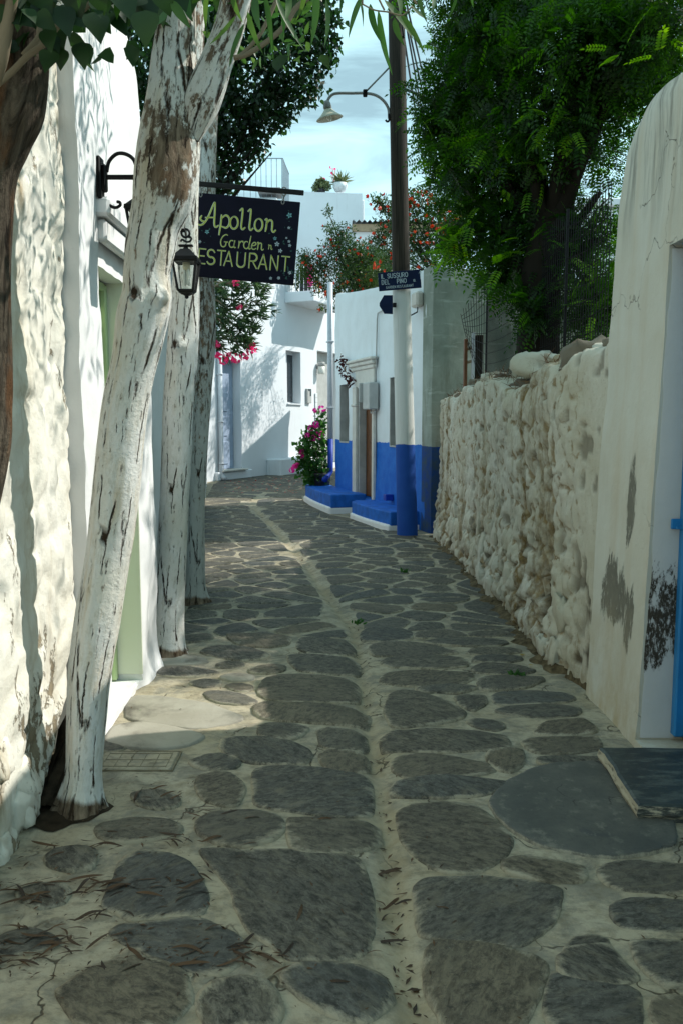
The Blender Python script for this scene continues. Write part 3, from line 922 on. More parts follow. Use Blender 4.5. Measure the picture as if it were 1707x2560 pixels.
# ------------------------------------------------------------------ walls
def wall_sheet(name, A, t, n, s0, s1, hf, thick, du, dz, disp, mat, parent=None, shift=None, round_top=.05):
    """thick wall: lumpy front, rounded top, plain back; hf(s) = height, disp(s, z) = relief, shift(s, z) = slide along the wall"""
    ns = max(2, int((s1 - s0) / du) + 1)
    S = np.linspace(s0, s1, ns)
    H = hf(S)
    nz = max(2, int(H.max() / dz) + 1)
    zr = np.linspace(0, 1, nz)
    SS = np.repeat(S[:, None], nz, 1)
    ZZ = H[:, None] * zr[None, :] - .06 * (1 - zr)[None, :]
    D = disp(SS, ZZ)
    fade = np.clip((H[:, None] - ZZ) / round_top, 0, 1)
    D = D - round_top * .6 * (1 - np.sqrt(1 - (1 - fade) ** 2 * .98))
    if shift is not None: SS = SS + shift(SS, ZZ)
    off = np.concatenate([D, np.full((ns, 1), -thick * .3), np.full((ns, 1), -thick * .7), np.full((ns, 1), -thick), np.full((ns, 1), -thick)], 1)
    tz = .02 * fbm(S * 6, S * 0, 0, 77, 3)
    Zf = np.concatenate([ZZ, (H + .012 + tz)[:, None], (H + .005 + tz)[:, None], (H - .04)[:, None], np.full((ns, 1), -.06)], 1)
    Sf = np.concatenate([SS, np.repeat(SS[:, -1:], 4, 1)], 1)
    Xw = A[0] + t[0] * Sf + n[0] * off
    Yw = A[1] + t[1] * Sf + n[1] * off
    V = np.stack([Xw, Yw, Zf], -1)
    m = V.shape[1]
    idx = np.arange(ns * m).reshape(ns, m)
    q = np.stack([idx[:-1, :-1], idx[1:, :-1], idx[1:, 1:], idx[:-1, 1:]], -1).reshape(-1, 4)
    fs = [4] * len(q) + [m, m]
    lo = np.concatenate([q.ravel(), idx[0][::-1], idx[-1]])
    V = V.reshape(-1, 3)
    if parent is not None: V = V - np.array(ROOT[parent.name])
    me = mesh_arrays(name, V, fs, lo, mat if isinstance(mat, (list, tuple)) else [mat])
    return put(name, me, parent)

def facade(name, A, t, n, s0, s1, hf, opens, depth, du, dz, disp, mat, parent=None, thick=.35, z0=-.05, mi_fn=None):
    """wall with openings (sa, sb, za, zb), each with reveals of the given depth"""
    S = set(np.round(np.linspace(s0, s1, max(2, int((s1 - s0) / du) + 1)), 4))
    H = float(np.max(hf(np.linspace(s0, s1, 50))))
    Zs = set(np.round(np.linspace(z0, H, max(2, int((H - z0) / dz) + 1)), 4))
    for (sa, sb, za, zb) in opens:
        S = {q for q in S if min(abs(q - sa), abs(q - sb)) > du * .35 or q in (s0, s1)} | {sa, sb}
        Zs = {q for q in Zs if min(abs(q - za), abs(q - zb)) > dz * .35 or q in (z0, H)} | {za, zb}
    S = np.array(sorted(S)); Zs = np.array(sorted(Zs))
    ztop = max([zb for *_, zb in opens] + [H * .5]) + .15
    ns, nz = len(S), len(Zs)
    SS = np.repeat(S[:, None], nz, 1)
    ZZ = np.repeat(Zs[None, :], ns, 0)
    hs = hf(S)[:, None]
    ZZ = np.where(ZZ > ztop, ztop + (ZZ - ztop) / max(1e-6, H - ztop) * (hs - ztop), ZZ)
    D = disp(SS, ZZ)
    top = np.clip((hs - ZZ) / .06, 0, 1)
    D = D - .018 * (1 - top) ** 2
    Xw = A[0] + t[0] * SS + n[0] * D
    Yw = A[1] + t[1] * SS + n[1] * D
    V = [tuple(p) for p in np.stack([Xw, Yw, ZZ], -1).reshape(-1, 3)]
    F = []
    def inside(i, j):
        sm, zm = (S[i] + S[i + 1]) / 2, (Zs[j] + Zs[j + 1]) / 2
        return any(sa < sm < sb and za < zm < zb for (sa, sb, za, zb) in opens)
    hole = np.array([[inside(i, j) for j in range(nz - 1)] for i in range(ns - 1)])
    back = {}
    def bk(i, j):
        if (i, j) not in back:
            p = V[i * nz + j]
            back[(i, j)] = len(V)
            V.append((p[0] - n[0] * depth, p[1] - n[1] * depth, p[2]))
        return back[(i, j)]
    for i in range(ns - 1):
        for j in range(nz - 1):
            a, b, c, d = i * nz + j, (i + 1) * nz + j, (i + 1) * nz + j + 1, i * nz + j + 1
            if not hole[i, j]: F.append((a, b, c, d))
            else:
                if i == 0 or not hole[i - 1, j]: F.append((a, d, bk(i, j + 1), bk(i, j)))
                if i == ns - 2 or not hole[i + 1, j]: F.append((b, bk(i + 1, j), bk(i + 1, j + 1), c))
                if j == 0 or not hole[i, j - 1]: F.append((a, bk(i, j), bk(i + 1, j), b))
                if j == nz - 2 or not hole[i, j + 1]: F.append((d, c, bk(i + 1, j + 1), bk(i, j + 1)))
    # top, back, ends
    tb = []
    for i in range(ns):
        p = V[i * nz + nz - 1]
        q1 = len(V); V.append((p[0] - n[0] * .06, p[1] - n[1] * .06, p[2] + .012))
        q2 = len(V); V.append((A[0] + t[0] * S[i] - n[0] * thick, A[1] + t[1] * S[i] - n[1] * thick, p[2]))
        q3 = len(V); V.append((A[0] + t[0] * S[i] - n[0] * thick, A[1] + t[1] * S[i] - n[1] * thick, z0))
        tb.append((i * nz + nz - 1, q1, q2, q3))
    for i in range(ns - 1):
        for k in range(3):
            F.append((tb[i][k], tb[i + 1][k], tb[i + 1][k + 1], tb[i][k + 1]))
    for i in (0, ns - 1):
        loop = [i * nz + j for j in range(nz)] + [tb[i][1], tb[i][2], tb[i][3]]
        F.append(tuple(loop if i else loop[::-1]))
    off = ROOT[parent.name] if parent is not None else Vector((0, 0, 0))
    VV = np.array(V) - np.array(off)
    me = mesh_arrays(name, VV, [len(f) for f in F], [k for f in F for k in f], mat if isinstance(mat, (list, tuple)) else [mat], True)
    try: me.set_sharp_from_angle(angle=math.radians(40))
    except Exception: pass
    return put(name, me, parent)

def lump(seed, n1=16, n2=11):
    """rounded field stone of unit size"""
    V = []
    for j in range(n2 + 1):
        ph = math.pi * j / n2
        for i in range(n1):
            th = 2 * math.pi * i / n1
            V.append((math.sin(ph) * math.cos(th), math.sin(ph) * math.sin(th), math.cos(ph)))
    V = np.array(V)
    V = np.sign(V) * np.abs(V) ** .72
    r = 1 + .34 * fbm(V[:, 0] * 1.3 + seed * 9, V[:, 1] * 1.3, V[:, 2] * 1.3, seed, 4, .6)
    V = V * r[:, None]
    fs = []
    for j in range(n2):
        for i in range(n1):
            fs += [j * n1 + i, j * n1 + (i + 1) % n1, (j + 1) * n1 + (i + 1) % n1, (j + 1) * n1 + i]
    return V, fs
def lump_mesh(seed, mat):
    V, lo = lump(seed)
    return mesh_arrays('stone', V * .5, [4] * (len(lo) // 4), lo, [mat])
LUMPS_R = [lump_mesh(i, M['rubble']) for i in range(7)]
LUMPS_L = [lump_mesh(20 + i, M['white_left']) for i in range(5)]
M['rock'] = m_whitewash('bare_grey_brown_rock', (.20, .18, .14), (.13, .11, .085), (.05, .04, .03), .4, bump=.9)
LUMPS_B = [lump_mesh(40 + i, M['rock']) for i in range(3)]
def place_lump(meshes, p, size, rz, parent, tilt=0.0, name='stone'):
    o = bpy.data.objects.new(name, random.choice(meshes))
    link(o, parent)
    o.location = Vector(p) - ROOT[parent.name]
    o.scale = size
    o.rotation_euler = (tilt, random.uniform(-.25, .25), rz)
    return o
# ------------------------------------------------------------------ right side: rubble wall and the plastered house end
# rubble wall runs from the plastered house (s = 0) back to the blue and white house
RA = Vector((1.46, 4.60)); RB = Vector((1.40, 11.62))
rt = (RB - RA).normalized(); rn = Vector((-rt.y, rt.x))      # towards the street
if rn.x > 0: rn = -rn
rw = thing('rubble_wall', (1.45, 8.0, 0), 'knobbly whitewashed rubble wall with brown stains, right of the lane below the wire fence', 'wall')
RL = (RB - RA).length
def r_h(s):
    return 1.98 + .05 * np.sin(s * 1.9 + .6) + .06 * fbm(s * 2.3, 0 * s, 0, 3, 3) - .06 * np.clip((s - 5.6) / 1.2, 0, 1) + .10 * np.exp(-((s + .02) / .2) ** 2)
def r_pit(s, z):
    low = np.clip((1.15 - z) / .7, 0, 1)
    a = fbm(s * 6.5, z * 6.5, 0, 23, 3)
    return low * np.clip((a - .42) / .25, 0, 1) + .6 * np.clip((fbm(s * 9, z * 9, 0, 24, 2) - .80) / .1, 0, 1) * np.clip(z / .5, 0, 1)
def r_disp(s, z):
    # lumps are taller than wide, as if the limewash had run down over the stones
    wx = s + .05 * fbm(s * 3, z * 3, 0, 4, 2); wz = z + .06 * fbm(s * 3 + 9, z * 3, 0, 6, 2)
    f1, f2 = worley(wx / .095, wz / .23, 8)
    g1, g2 = worley(wx / .24, wz / .22, 12)
    low = np.clip((1.0 - z) / .8, 0, 1)
    d = (.019 + .012 * low) * (1 - np.clip(f1, 0, 1) ** 2) + (.006 + .036 * low) * (1 - np.clip(g1, 0, 1) ** 2)
    d = d - .060 * r_pit(s, z) - (.020 + .012 * low) * np.clip(1 - (f2 - f1) / .22, 0, 1) - .032 * low * np.clip(1 - (g2 - g1) / .25, 0, 1)
    d = d + .03 * fbm(s * 1.2, z * 1.2, 0, 15, 3) + .014 * fbm(s * 13, z * 8, 0, 17, 4, .65)
    d = d - .05 * low * np.clip(fbm(s * 5.5, z * 5.5, 0, 19, 3) - .15, 0, 1) + .07 * np.clip(.55 - z, 0, 1)                        # the foot swells out
    sm = np.clip((s - .05) / .75, 0, 1)                        # dies into the smooth plaster at the near end
    return d * (sm * sm * (3 - 2 * sm)) - (.028 * z + .016) * (1 - sm)
def r_joint(s, z):
    wx = s + .05 * fbm(s * 3, z * 3, 0, 4, 2); wz = z + .06 * fbm(s * 3 + 9, z * 3, 0, 6, 2)
    f1, f2 = worley(wx / .095, wz / .23, 8)
    g1, g2 = worley(wx / .24, wz / .22, 12)
    low = np.clip((1.0 - z) / .8, 0, 1)
    sm = np.clip((s - .05) / .75, 0, 1)
    return np.clip(np.maximum(np.clip(1 - (f2 - f1) / .34, 0, 1), low * np.clip(1 - (g2 - g1) / .35, 0, 1)), 0, 1) * (.25 + .75 * sm)
rwf = wall_sheet('wall_face', RA, rt, rn, -.12, RL, r_h, .55, .024, .026, r_disp, M['rubble'], rw, round_top=.05)
nv = len(rwf.data.vertices)
co = np.zeros(nv * 3, np.float32); rwf.data.vertices.foreach_get('co', co); co = co.reshape(-1, 3) + np.array(ROOT[rw.name])
s_ = (co[:, 0] - RA.x) * rt.x + (co[:, 1] - RA.y) * rt.y
at = rwf.data.attributes.new('joint', 'FLOAT', 'POINT')
at.data.foreach_set('value', r_joint(s_, co[:, 2]).astype(np.float32))
at = rwf.data.attributes.new('pit', 'FLOAT', 'POINT')
at.data.foreach_set('value', np.clip(r_pit(s_, co[:, 2]), 0, 1).astype(np.float32))
for i in range(80):                       # stones that stand proud of the limewash, mostly along the foot
    s = random.uniform(.55, RL - .1)
    z = random.choice([random.uniform(.0, .4), random.uniform(.0, .7), random.uniform(.2, .9)])
    d = float(r_disp(np.array([s]), np.array([z]))[0])
    w = random.uniform(.10, .20) * (1.15 if z < .6 else .8)
    p = RA + rt * s + rn * (d - .034)
    place_lump(LUMPS_R, (p.x, p.y, z), (w * .46, w * .9, w * random.uniform(.85, 1.5)), 0, rw, random.uniform(-.4, .4))
for i in range(60):                        # loose coping stones
    s = random.uniform(.25, RL - .1)
    w = random.uniform(.09, .19)
    p = RA + rt * s - rn * random.uniform(0.06, .38)
    place_lump(LUMPS_R if random.random() < .65 else LUMPS_B, (p.x, p.y, float(r_h(np.array([s]))[0]) + w * .12), (w, w * 1.2, w * .62), random.uniform(0, 3), rw)
for (u, v, w) in ((1335, 912, .27), (1300, 925, .18), (1393, 912, .20), (1470, 905, .30), (1440, 918, .2), (1240, 950, .14)):
    p = PXX(u, v, 1.62)
    place_lump(LUMPS_B if u in (1330, 1470) else LUMPS_R, (p.x, p.y, p.z), (w * .9, w * 1.2, w * .8), random.uniform(0, 3), rw)
# earth gathered along the foot of the wall
fd_ = MB()
ns_ = 160
vs = []
for i in range(ns_ + 1):
    s = .15 + (RL - .2) * i / ns_
    dd = float(r_disp(np.array([s]), np.array([.02]))[0])
    w = .07 + .05 * float(fbm(np.array([s * 3.0]), np.array([0.0]), np.array([0.0]), 95, 3)[0])
    w = max(.02, w) * min(1, s / .8)
    for f, z in ((-.03, .05), (.3, .028), (.7, .014), (1.0, -.004)):
        p = RA + rt * s + rn * (dd + w * f)
        vs.append((p.x, p.y, z + .006 * math.sin(s * 37 + f * 5)))
fd_.add(vs, [(4 * i + k, 4 * i + k + 1, 4 * i + k + 5, 4 * i + k + 4) for i in range(ns_) for k in range(3)])
fd_.build('foot_earth', M['foot_earth'], rw, True)
# dry brown weeds growing along the top
N = 1500
ss = RNG.uniform(1.2, RL - .4, N)
P = np.stack([RA.x + rt.x * ss - rn.x * RNG.uniform(.0, .4, N), RA.y + rt.y * ss - rn.y * RNG.uniform(.0, .4, N), r_h(ss) + RNG.uniform(-.02, .03, N)], -1)

def leaf_template(kind):
    if kind == 'oval':
        x = [0, .25, .6, 1]; w = [0, .48, .42, 0]
    elif kind == 'ovate':
        x = [0, .18, .5, 1]; w = [0, .5, .40, 0]
    elif kind == 'lance':
        x = [0, .2, .55, 1]; w = [.05, .45, .42, 0]
    V = []; F = []
    V.append((0, 0, 0))
    for a, b in zip(x[1:-1], w[1:-1]):
        V += [(a, b, .05), (a, 0, 0), (a, -b, .05)]
    V.append((1, 0, -.06))
    F = [(0, 2, 1), (0, 3, 2), (1, 2, 5, 4), (2, 3, 6, 5), (4, 5, 7), (5, 6, 7)]
    return np.array(V), F
def quad_template():
    return np.array([(0, 0, 0), (.45, .5, .06), (1, 0, 0), (.45, -.5, .06)]), [(0, 3, 2, 1)]
def leaf_geo(P, D, U, L, W, templ):
    V0, F0 = templ
    P = np.asarray(P, float); D = np.asarray(D, float); U = np.asarray(U, float)
    D = D / (np.linalg.norm(D, axis=1, keepdims=True) + 1e-9)
    Yv = np.cross(U, D); Yv /= (np.linalg.norm(Yv, axis=1, keepdims=True) + 1e-9)
    Zv = np.cross(D, Yv)
    L = np.broadcast_to(L, (len(P),)); W = np.broadcast_to(W, (len(P),))
    V = P[:, None, :] + V0[None, :, 0:1] * (D * L[:, None])[:, None, :] + V0[None, :, 1:2] * (Yv * W[:, None])[:, None, :] + V0[None, :, 2:3] * (Zv * L[:, None])[:, None, :]
    k = len(V0); n = len(P)
    fs = np.tile([len(f) for f in F0], n)
    lo0 = np.array([i for f in F0 for i in f])
    lo = (lo0[None, :] + (np.arange(n) * k)[:, None]).ravel()
    return V.reshape(-1, 3), fs, lo
def leaves(name, P, D, U, L, W, templ, mat, parent=None, kind=None):
    V, fs, lo = leaf_geo(P, D, U, L, W, templ)
    if parent is not None: V = V - np.array(ROOT[parent.name])
    me = mesh_arrays(name, V, fs, lo, [mat], True)
    o = put(name, me, parent)
    if kind: o['kind'] = kind
    return o
def rdir(n, zb=0.0):
    d = RNG.normal(size=(n, 3)); d[:, 2] += zb
    return d / np.linalg.norm(d, axis=1, keepdims=True)
leaves('dry_weeds', P, rdir(N, .6), rdir(N), RNG.uniform(.05, .16, N), .006, quad_template(), M['dry_grass'], rw, 'stuff')

# plastered house end on the right, with the blue door
pl = thing('plastered_house', (1.7, 3.9, 0), 'smooth cream plastered house end with rounded shoulder, flaking patches and blue door', 'house')
PA = Vector((1.465, 4.62)); pt = Vector((0, -1)); pn = Vector((-1, 0))
def p_h(s):
    # shoulder: springs from the rubble wall and rounds over to the parapet
    return np.interp(s, [-.10, -.085, -.06, -.02, .06, .13, .22, .34, .5, .74, 1.2, 2.0, 4.6], [2.86, 2.98, 3.06, 3.12, 3.165, 3.20, 3.225, 3.23, 3.22, 3.19, 3.15, 3.06, 3.0])
def p_disp(s, z):
    d = .014 * fbm(s * 1.6, z * 1.1, 0, 25, 3) + .004 * fbm(s * 9, z * 6, 0, 26, 2)
    return d - .028 * z + .02 * np.clip((.6 - z) / .6, 0, 1) ** 2 + .012 * np.clip(.4 - s, 0, 1) * (1 - np.clip(z / 2, 0, 1))
def m_plaster():
    k = NT('cream_plaster_flaking')
    v = k.coord('World')
    n1 = k.noise(v, 1.6, 5, .6)
    c = k.mix(k.ramp(n1, .35, .7), (.60, .60, .54), (.54, .52, .44))
    st = k.noise(k.coord('World', (6, 6, .45)), 1.0, 6, .62, .2)
    c = k.mix(k.ramp(st, .48, .72, 0, .4), c, (.48, .39, .26))
    zz = k.n('SeparateXYZ', {'Vector': v}).outputs[2]
    gs = k.noise(k.coord('World', (9, 9, .8)), 1.0, 6, .7)
    c = k.mix(k.math('MULTIPLY', k.ramp(gs, .46, .60, 0, .75), k.ramp(zz, 2.45, 2.95)), c, (.16, .16, .14))
    # flaking: grey undercoat where the limewash has come away
    cn = k.noise(k.coord('World', (7, 7, 2.2)), 1.0, 8, .75, .5)
    sy = k.n('SeparateXYZ', {'Vector': v}).outputs[1]
    def patch(y, z, ry, rz):
        a = k.math('POWER', k.math('DIVIDE', k.math('SUBTRACT', sy, y), ry), 2.0)
        b = k.math('POWER', k.math('DIVIDE', k.math('SUBTRACT', zz, z), rz), 2.0)
        return k.math('SUBTRACT', 1.0, k.math('ADD', a, b))
    p1 = patch(4.40, .68, .24, .24)
    p2 = patch(4.20, 1.22, .07, .26)
    p3 = patch(4.14, .60, .10, .22)
    pm = k.math('MAXIMUM', k.math('MAXIMUM', p1, p2), p3)
    pm = k.math('MAXIMUM', pm, -1.0)
    cm = k.ramp(k.math('ADD', k.math('MULTIPLY', cn, 1.0), k.math('MULTIPLY', pm, .24)), .575, .625)
    fr = k.noise(k.coord('World', (34, 34, 11)), 1.0, 7, .75)
    cm = k.math('MULTIPLY', cm, k.ramp(k.math('ADD', fr, k.math('MULTIPLY', k.math('MAXIMUM', pm, -.5), .10)), .42, .50))
    c = k.mix(cm, c, k.mix(k.noise(v, 20, 4), (.13, .13, .11), (.22, .21, .17)))
    lo = k.noise(k.coord('World', (5, 5, 3)), 1.0, 6, .65)
    c = k.mix(k.math('MULTIPLY', k.ramp(lo, .42, .65, 0, .7), k.ramp(k.math('ADD', zz, k.math('MULTIPLY', n1, .5)), .95, .3)), c, (.42, .34, .20))
    v2 = k.n('TexVoronoi', {'Vector': k.n('VectorMath', {0: v, 1: k.n('VectorMath', {0: k.n('TexNoise', {'Vector': v, 'Scale': 3.0, 'Detail': 5}).outputs['Color'], 1: (.6, .6, .6)}, operation='MULTIPLY').outputs[0]}, operation='ADD').outputs[0], 'Scale': 1.5}, feature='DISTANCE_TO_EDGE').outputs['Distance']
    crm = k.math('MULTIPLY', k.ramp(v2, .006, .002), k.ramp(k.noise(v, 1.1, 2), .54, .6))
    c = k.mix(k.math('MULTIPLY', crm, .7), c, (.07, .06, .05))
    f = k.noise(v, 42, 5, .7)
    h = k.math('SUBTRACT', k.math('ADD', k.noise(v, 8, 4), k.math('MULTIPLY', f, .3)), k.math('ADD', k.math('MULTIPLY', cm, .55), crm))
    return k.finish(c, .85, k.bump(h, .6, .014), .2)
M['plaster'] = m_plaster()
def m_reveal():
    k = NT('reveal_plaster_with_black_patch')
    v = k.coord('World')
    zz = k.n('SeparateXYZ', {'Vector': v}).outputs[2]
    c = k.mix(k.noise(v, 4, 5), (.56, .58, .60), (.48, .50, .50))
    cn = k.noise(k.coord('World', (9, 9, 4)), 1.0, 8, .75, .3)
    a = k.math('POWER', k.math('DIVIDE', k.math('SUBTRACT', zz, .66), .26), 2.0)
    cl = k.noise(k.coord('World', (16, 16, 5)), 1.0, 6, .7)
    cs = k.math('ADD', k.math('MULTIPLY', cn, .8), k.math('MULTIPLY', cl, .8))
    cm = k.ramp(k.math('ADD', cs, k.math('MULTIPLY', k.math('MAXIMUM', k.math('SUBTRACT', 1.0, a), -1.2), .20)), .84, .90)
    cm = k.math('MULTIPLY', cm, k.ramp(k.noise(k.coord('World', (60, 60, 26)), 1.0, 6, .75), .38, .48))
    c = k.mix(cm, c, k.mix(k.noise(v, 25, 4), (.018, .016, .013), (.08, .07, .055)))
    h = k.math('SUBTRACT', k.noise(v, 20, 5), k.math('MULTIPLY', cm, .6))
    return k.finish(c, .85, k.bump(h, .4, .012), .2)
M['reveal'] = m_reveal()
DS0, DS1, DZ = .70, 1.66, 2.42          # door opening along the wall (from the far end), its head
pw = facade('wall', PA, pt, pn, -.10, 4.6, p_h, [(DS0, DS1, .04, DZ)], .235, .07, .07, p_disp, M['plaster'], pl, thick=.5)
# far and near reveals, plastered separately
rv = MB()
ry = PA.y - DS0 - .005
nr_ = 24
vs = []
for i in range(nr_ + 1):
    z = .05 + (DZ - .065) * i / nr_
    wv = .004 * math.sin(z * 9) + .003 * math.sin(z * 23)
    vs += [(PA.x + .026 * z - .014 * max(0, .5 - z) + wv + .004, ry + .012, z), (PA.x + .026 * z + .012 + wv, ry, z), (1.640, ry, z)]
rv.add(vs, [(3 * i + k, 3 * i + k + 1, 3 * i + k + 4, 3 * i + k + 3) for i in range(nr_) for k in (0, 1)])
rv.build('door_reveal', M['reveal'], pl, True)
b = MB()
b.box((3.3, 2.45, 1.48), (2.6, 4.2, 2.96))
b.build('body', M['white_right'], pl)
lt = MB()
lt.box((1.645, PA.y - (DS0 + DS1) / 2 - .04, DZ + .045), (.21, DS1 - DS0 - .02, .085), bev=.012)
lt.build('lintel', M['plaster'], pl)
lb = MB(); lb.box((1.65, PA.y - (DS0 + DS1) / 2 - .05, DZ - .009), (.2, DS1 - DS0 - .05, .016), bev=.004)
lb.build('lintel_edge', M['blue_door'], pl)
dr = MB()
dr.box((1.695, PA.y - (DS0 + DS1) / 2, .07 + (DZ - .07) / 2), (.05, DS1 - DS0 - .1, DZ - .09), bev=.006)
door = dr.build('door', M['blue_door'], pl)
for zc in (.65, 1.25, 1.9):
    for yc in (PA.y - DS0 - .32, PA.y - DS1 + .32):
        q = MB(); q.box((1.668, yc, zc), (.02, .3, .42), bev=.008); q.build('door_panel', M['blue_door'], door)
hb = MB(); hb.lathe((1.665, PA.y - DS1 + .14, 1.05), [(.0, 0), (.02, .002), (.028, .02), (.02, .045), (0, .05)], 12, ax=Matrix.Rotation(math.radians(-90), 3, 'Y'))
hb.build('door_knob', M['metal_black'], door, True)
for sy in (DS0 + .028, DS1 - .028):
    q = MB(); q.box((1.650, PA.y - sy, .06 + (DZ - .06) / 2), (.055, .05, DZ - .08), bev=.008)
    q.build('door_frame', M['blue_door'], pl)
hk = MB(); hp = Vector((1.60, PA.y - DS0 - .03, 1.12))
hk.box(hp, (.055, .012, .05), bev=.004); hk.box(hp + Vector((.02, -.01, -.018)), (.05, .012, .014), bev=.003)
hk.build('shutter_hook', M['blue_door'], pl)
# doorstep slab
stp = MB()
sp = [G(1496, 1868, .07), G(1592, 2012, .07), Vector((2.1, 3.22, .12)), Vector((2.1, 4.02, .12))]
c0 = Vector((1.72, 3.62, .06))
n_ = 18
def ringpts(z, k):
    out = []
    P4 = [(sp[0].x, sp[0].y), (sp[1].x, sp[1].y), (2.1, sp[1].y - .05), (2.1, sp[0].y)]
    cx, cy = 1.7, 3.6
    for i in range(4):
        a, b_ = P4[i], P4[(i + 1) % 4]
        for j in range(n_):
            f = j / n_
            x, y_ = a[0] + (b_[0] - a[0]) * f, a[1] + (b_[1] - a[1]) * f
            w = .008 * float(fbm(np.array([x * 9]), np.array([y_ * 9]), np.array([z * 9]), 51, 3)[0])
            dx, dy = x - cx, y_ - cy
            L = math.hypot(dx, dy)
            out.append((x - dx / L * (k + w), y_ - dy / L * (k + w), z))
    return out
m4 = 4 * n_
rr = [ringpts(-.02, 0), ringpts(.015, .003), ringpts(.03, -.005), ringpts(.048, .002), ringpts(.063, .005), ringpts(.07, .018)]
vs = [p for r_ in rr for p in r_]
fs = []
for i in range(len(rr) - 1):
    for k_ in range(m4): fs.append((i * m4 + k_, i * m4 + (k_ + 1) % m4, (i + 1) * m4 + (k_ + 1) % m4, (i + 1) * m4 + k_))
fs.append(tuple(range((len(rr) - 1) * m4, len(rr) * m4)))
stp.add(vs, fs)
def m_step():
    k = NT('worn_blue_black_slate_step')
    v = k.coord('World')
    n = k.noise(v, 5, 6, .68)
    c = k.mix(k.ramp(n, .4, .62), (.022, .032, .036), (.040, .052, .050))
    n2 = k.noise(k.coord('World', (6, 16, 16)), 1.0, 7, .72)
    c = k.mix(k.ramp(n2, .50, .62, 0, .6), c, (.13, .145, .125))
    nz = k.math('ABSOLUTE', k.n('SeparateXYZ', {'Vector': k.n('NewGeometry').outputs['Normal']}).outputs[2])
    lay = k.noise(k.coord('World', (14, 14, 70)), 1.0, 6, .7)
    nxn = k.math('ABSOLUTE', k.n('SeparateXYZ', {'Vector': k.n('NewGeometry').outputs['Normal']}).outputs[0])
    side = k.ramp(nz, .75, .45)
    c = k.mix(k.math('MULTIPLY', side, k.ramp(k.math('ADD', lay, k.math('MULTIPLY', nxn, .25)), .50, .66)), c, (.42, .38, .28))
    c = k.mix(k.math('MULTIPLY', side, k.ramp(lay, .50, .35)), c, (.04, .035, .028))
    return k.finish(c, .5, k.bump(k.math('ADD', k.math('MULTIPLY', n2, .4), k.math('MULTIPLY', lay, side)), .5, .008), .35)
M['step'] = m_step()
st = stp.build('stone_doorstep', M['step'], None)
tag(st, 'thick dark blue-grey stone doorstep below the blue door', 'doorstep')

# ------------------------------------------------------------------ left side
LA = Vector((-1.285, -1.5)); lt_ = Vector((0, 1)); ln_ = Vector((1, 0))
lw = thing('rough_wall', (-1.45, 2.0, 0), 'rough sunlit whitewashed stone wall beside the near leaning trunks', 'wall')
LEND = 5.43
def l_h(s): return 3.62 + .05 * fbm(s * 2, 0 * s, 0, 61, 3)
def l_disp(s, z):
    wx = s + .07 * fbm(s * 2.4, z * 2.4, 0, 62, 3); wz = z + .09 * fbm(s * 2.4 + 5, z * 2.4, 0, 63, 3)
    f1, f2 = worley(wx / .17, wz / .27, 64)
    low = np.clip((.9 - z) / .8, 0, 1)
    d = (.018 + .012 * low) * (1 - np.clip(f1, 0, 1.1) ** 2) - .009 * np.clip(1 - (f2 - f1) / .25, 0, 1)
    d = d + .018 * fbm(s * 3.6, z * 1.9, 0, 65, 4) + .009 * fbm(s * 13, z * 8, 0, 66, 4, .65)
    d = d - .05 * low * np.clip(fbm(s * 4, z * 4, 0, 67, 3), 0, 1)
    e = np.clip((s - (LEND - .07)) / .07, 0, 1)
    return d - .05 * e ** 2
def l_shift(s, z):
    # the far lower corner is eaten away behind the front trunk
    f = np.clip((s + 1.5 - 1.5) / LEND, 0, 1) ** 6
    k = np.clip((.75 - z) / .75, 0, 1)
    w = .03 * fbm(z * 3, z * 0, 0, 68, 3)
    return f * (-.62 * k ** 1.4 + w)
wall_sheet('wall_face', LA, lt_, ln_, 0, LEND, l_h, .5, .022, .024, l_disp, M['white_left'], lw, l_shift, round_top=.1)
for i in range(26):
    s = random.uniform(3.6, LEND - .3); z = random.uniform(.0, .55)
    w = random.uniform(.09, .18)
    d = float(l_disp(np.array([s]), np.array([z]))[0])
    if s > LEND - .75 and z < .45: continue
    place_lump(LUMPS_L, (LA.x + d - .02, LA.y + s, z), (w * .7, w, w * 1.1), 0, lw)

lh = thing('whitewashed_house', (-1.5, 4.6, 0), 'bright whitewashed house with a pale green doorway behind the first limewashed trunk', 'house')
HA = Vector((-1.215, 3.90)); ht = Vector((0, 1)); hn = Vector((1, 0))
def h_h(s): return np.interp(s, [0, .9, 1.2, 1.36, 1.44, 1.47], [3.95, 3.92, 3.85, 3.70, 3.45, 3.2])
def h_disp(s, z):
    d = .018 * fbm(s * 2.5, z * 1.3, 0, 71, 4) + .005 * fbm(s * 12, z * 8, 0, 72, 2)
    d = d - .03 * np.clip((s - .33) / .05, 0, 1) * np.clip((z - 2.0) / .1, 0, 1)
    e = np.clip((s - 1.40) / .07, 0, 1)
    return d - .05 * e ** 2 + .05 * np.clip((.22 - z) / .22, 0, 1) ** 2 * np.clip((s - .9) / .1, 0, 1)
facade('wall', HA, ht, hn, 0, 1.47, h_h, [(.345, .965, .04, 2.40)], .17, .035, .05, h_disp, M['white_clean'], lh, thick=.45)
q = MB(); q.box((-1.305, HA.y + .965 - .006, 1.25), (.20, .012, 2.34), bev=.003); q.build('door_reveal', M['white_green'], lh)
q = MB(); q.box((-1.40, HA.y + .655, 1.22), (.03, .64, 2.36)); q.build('door', M['pale_green'], lh)
q = MB(); q.box((-1.372, HA.y + .94, 1.22), (.035, .045, 2.34), bev=.006); q.box((-1.372, HA.y + .37, 1.22), (.035, .045, 2.34), bev=.006)
q.box((-1.372, HA.y + .655, 2.372), (.035, .5, .045), bev=.006); q.build('door_frame', M['pale_green'], lh)
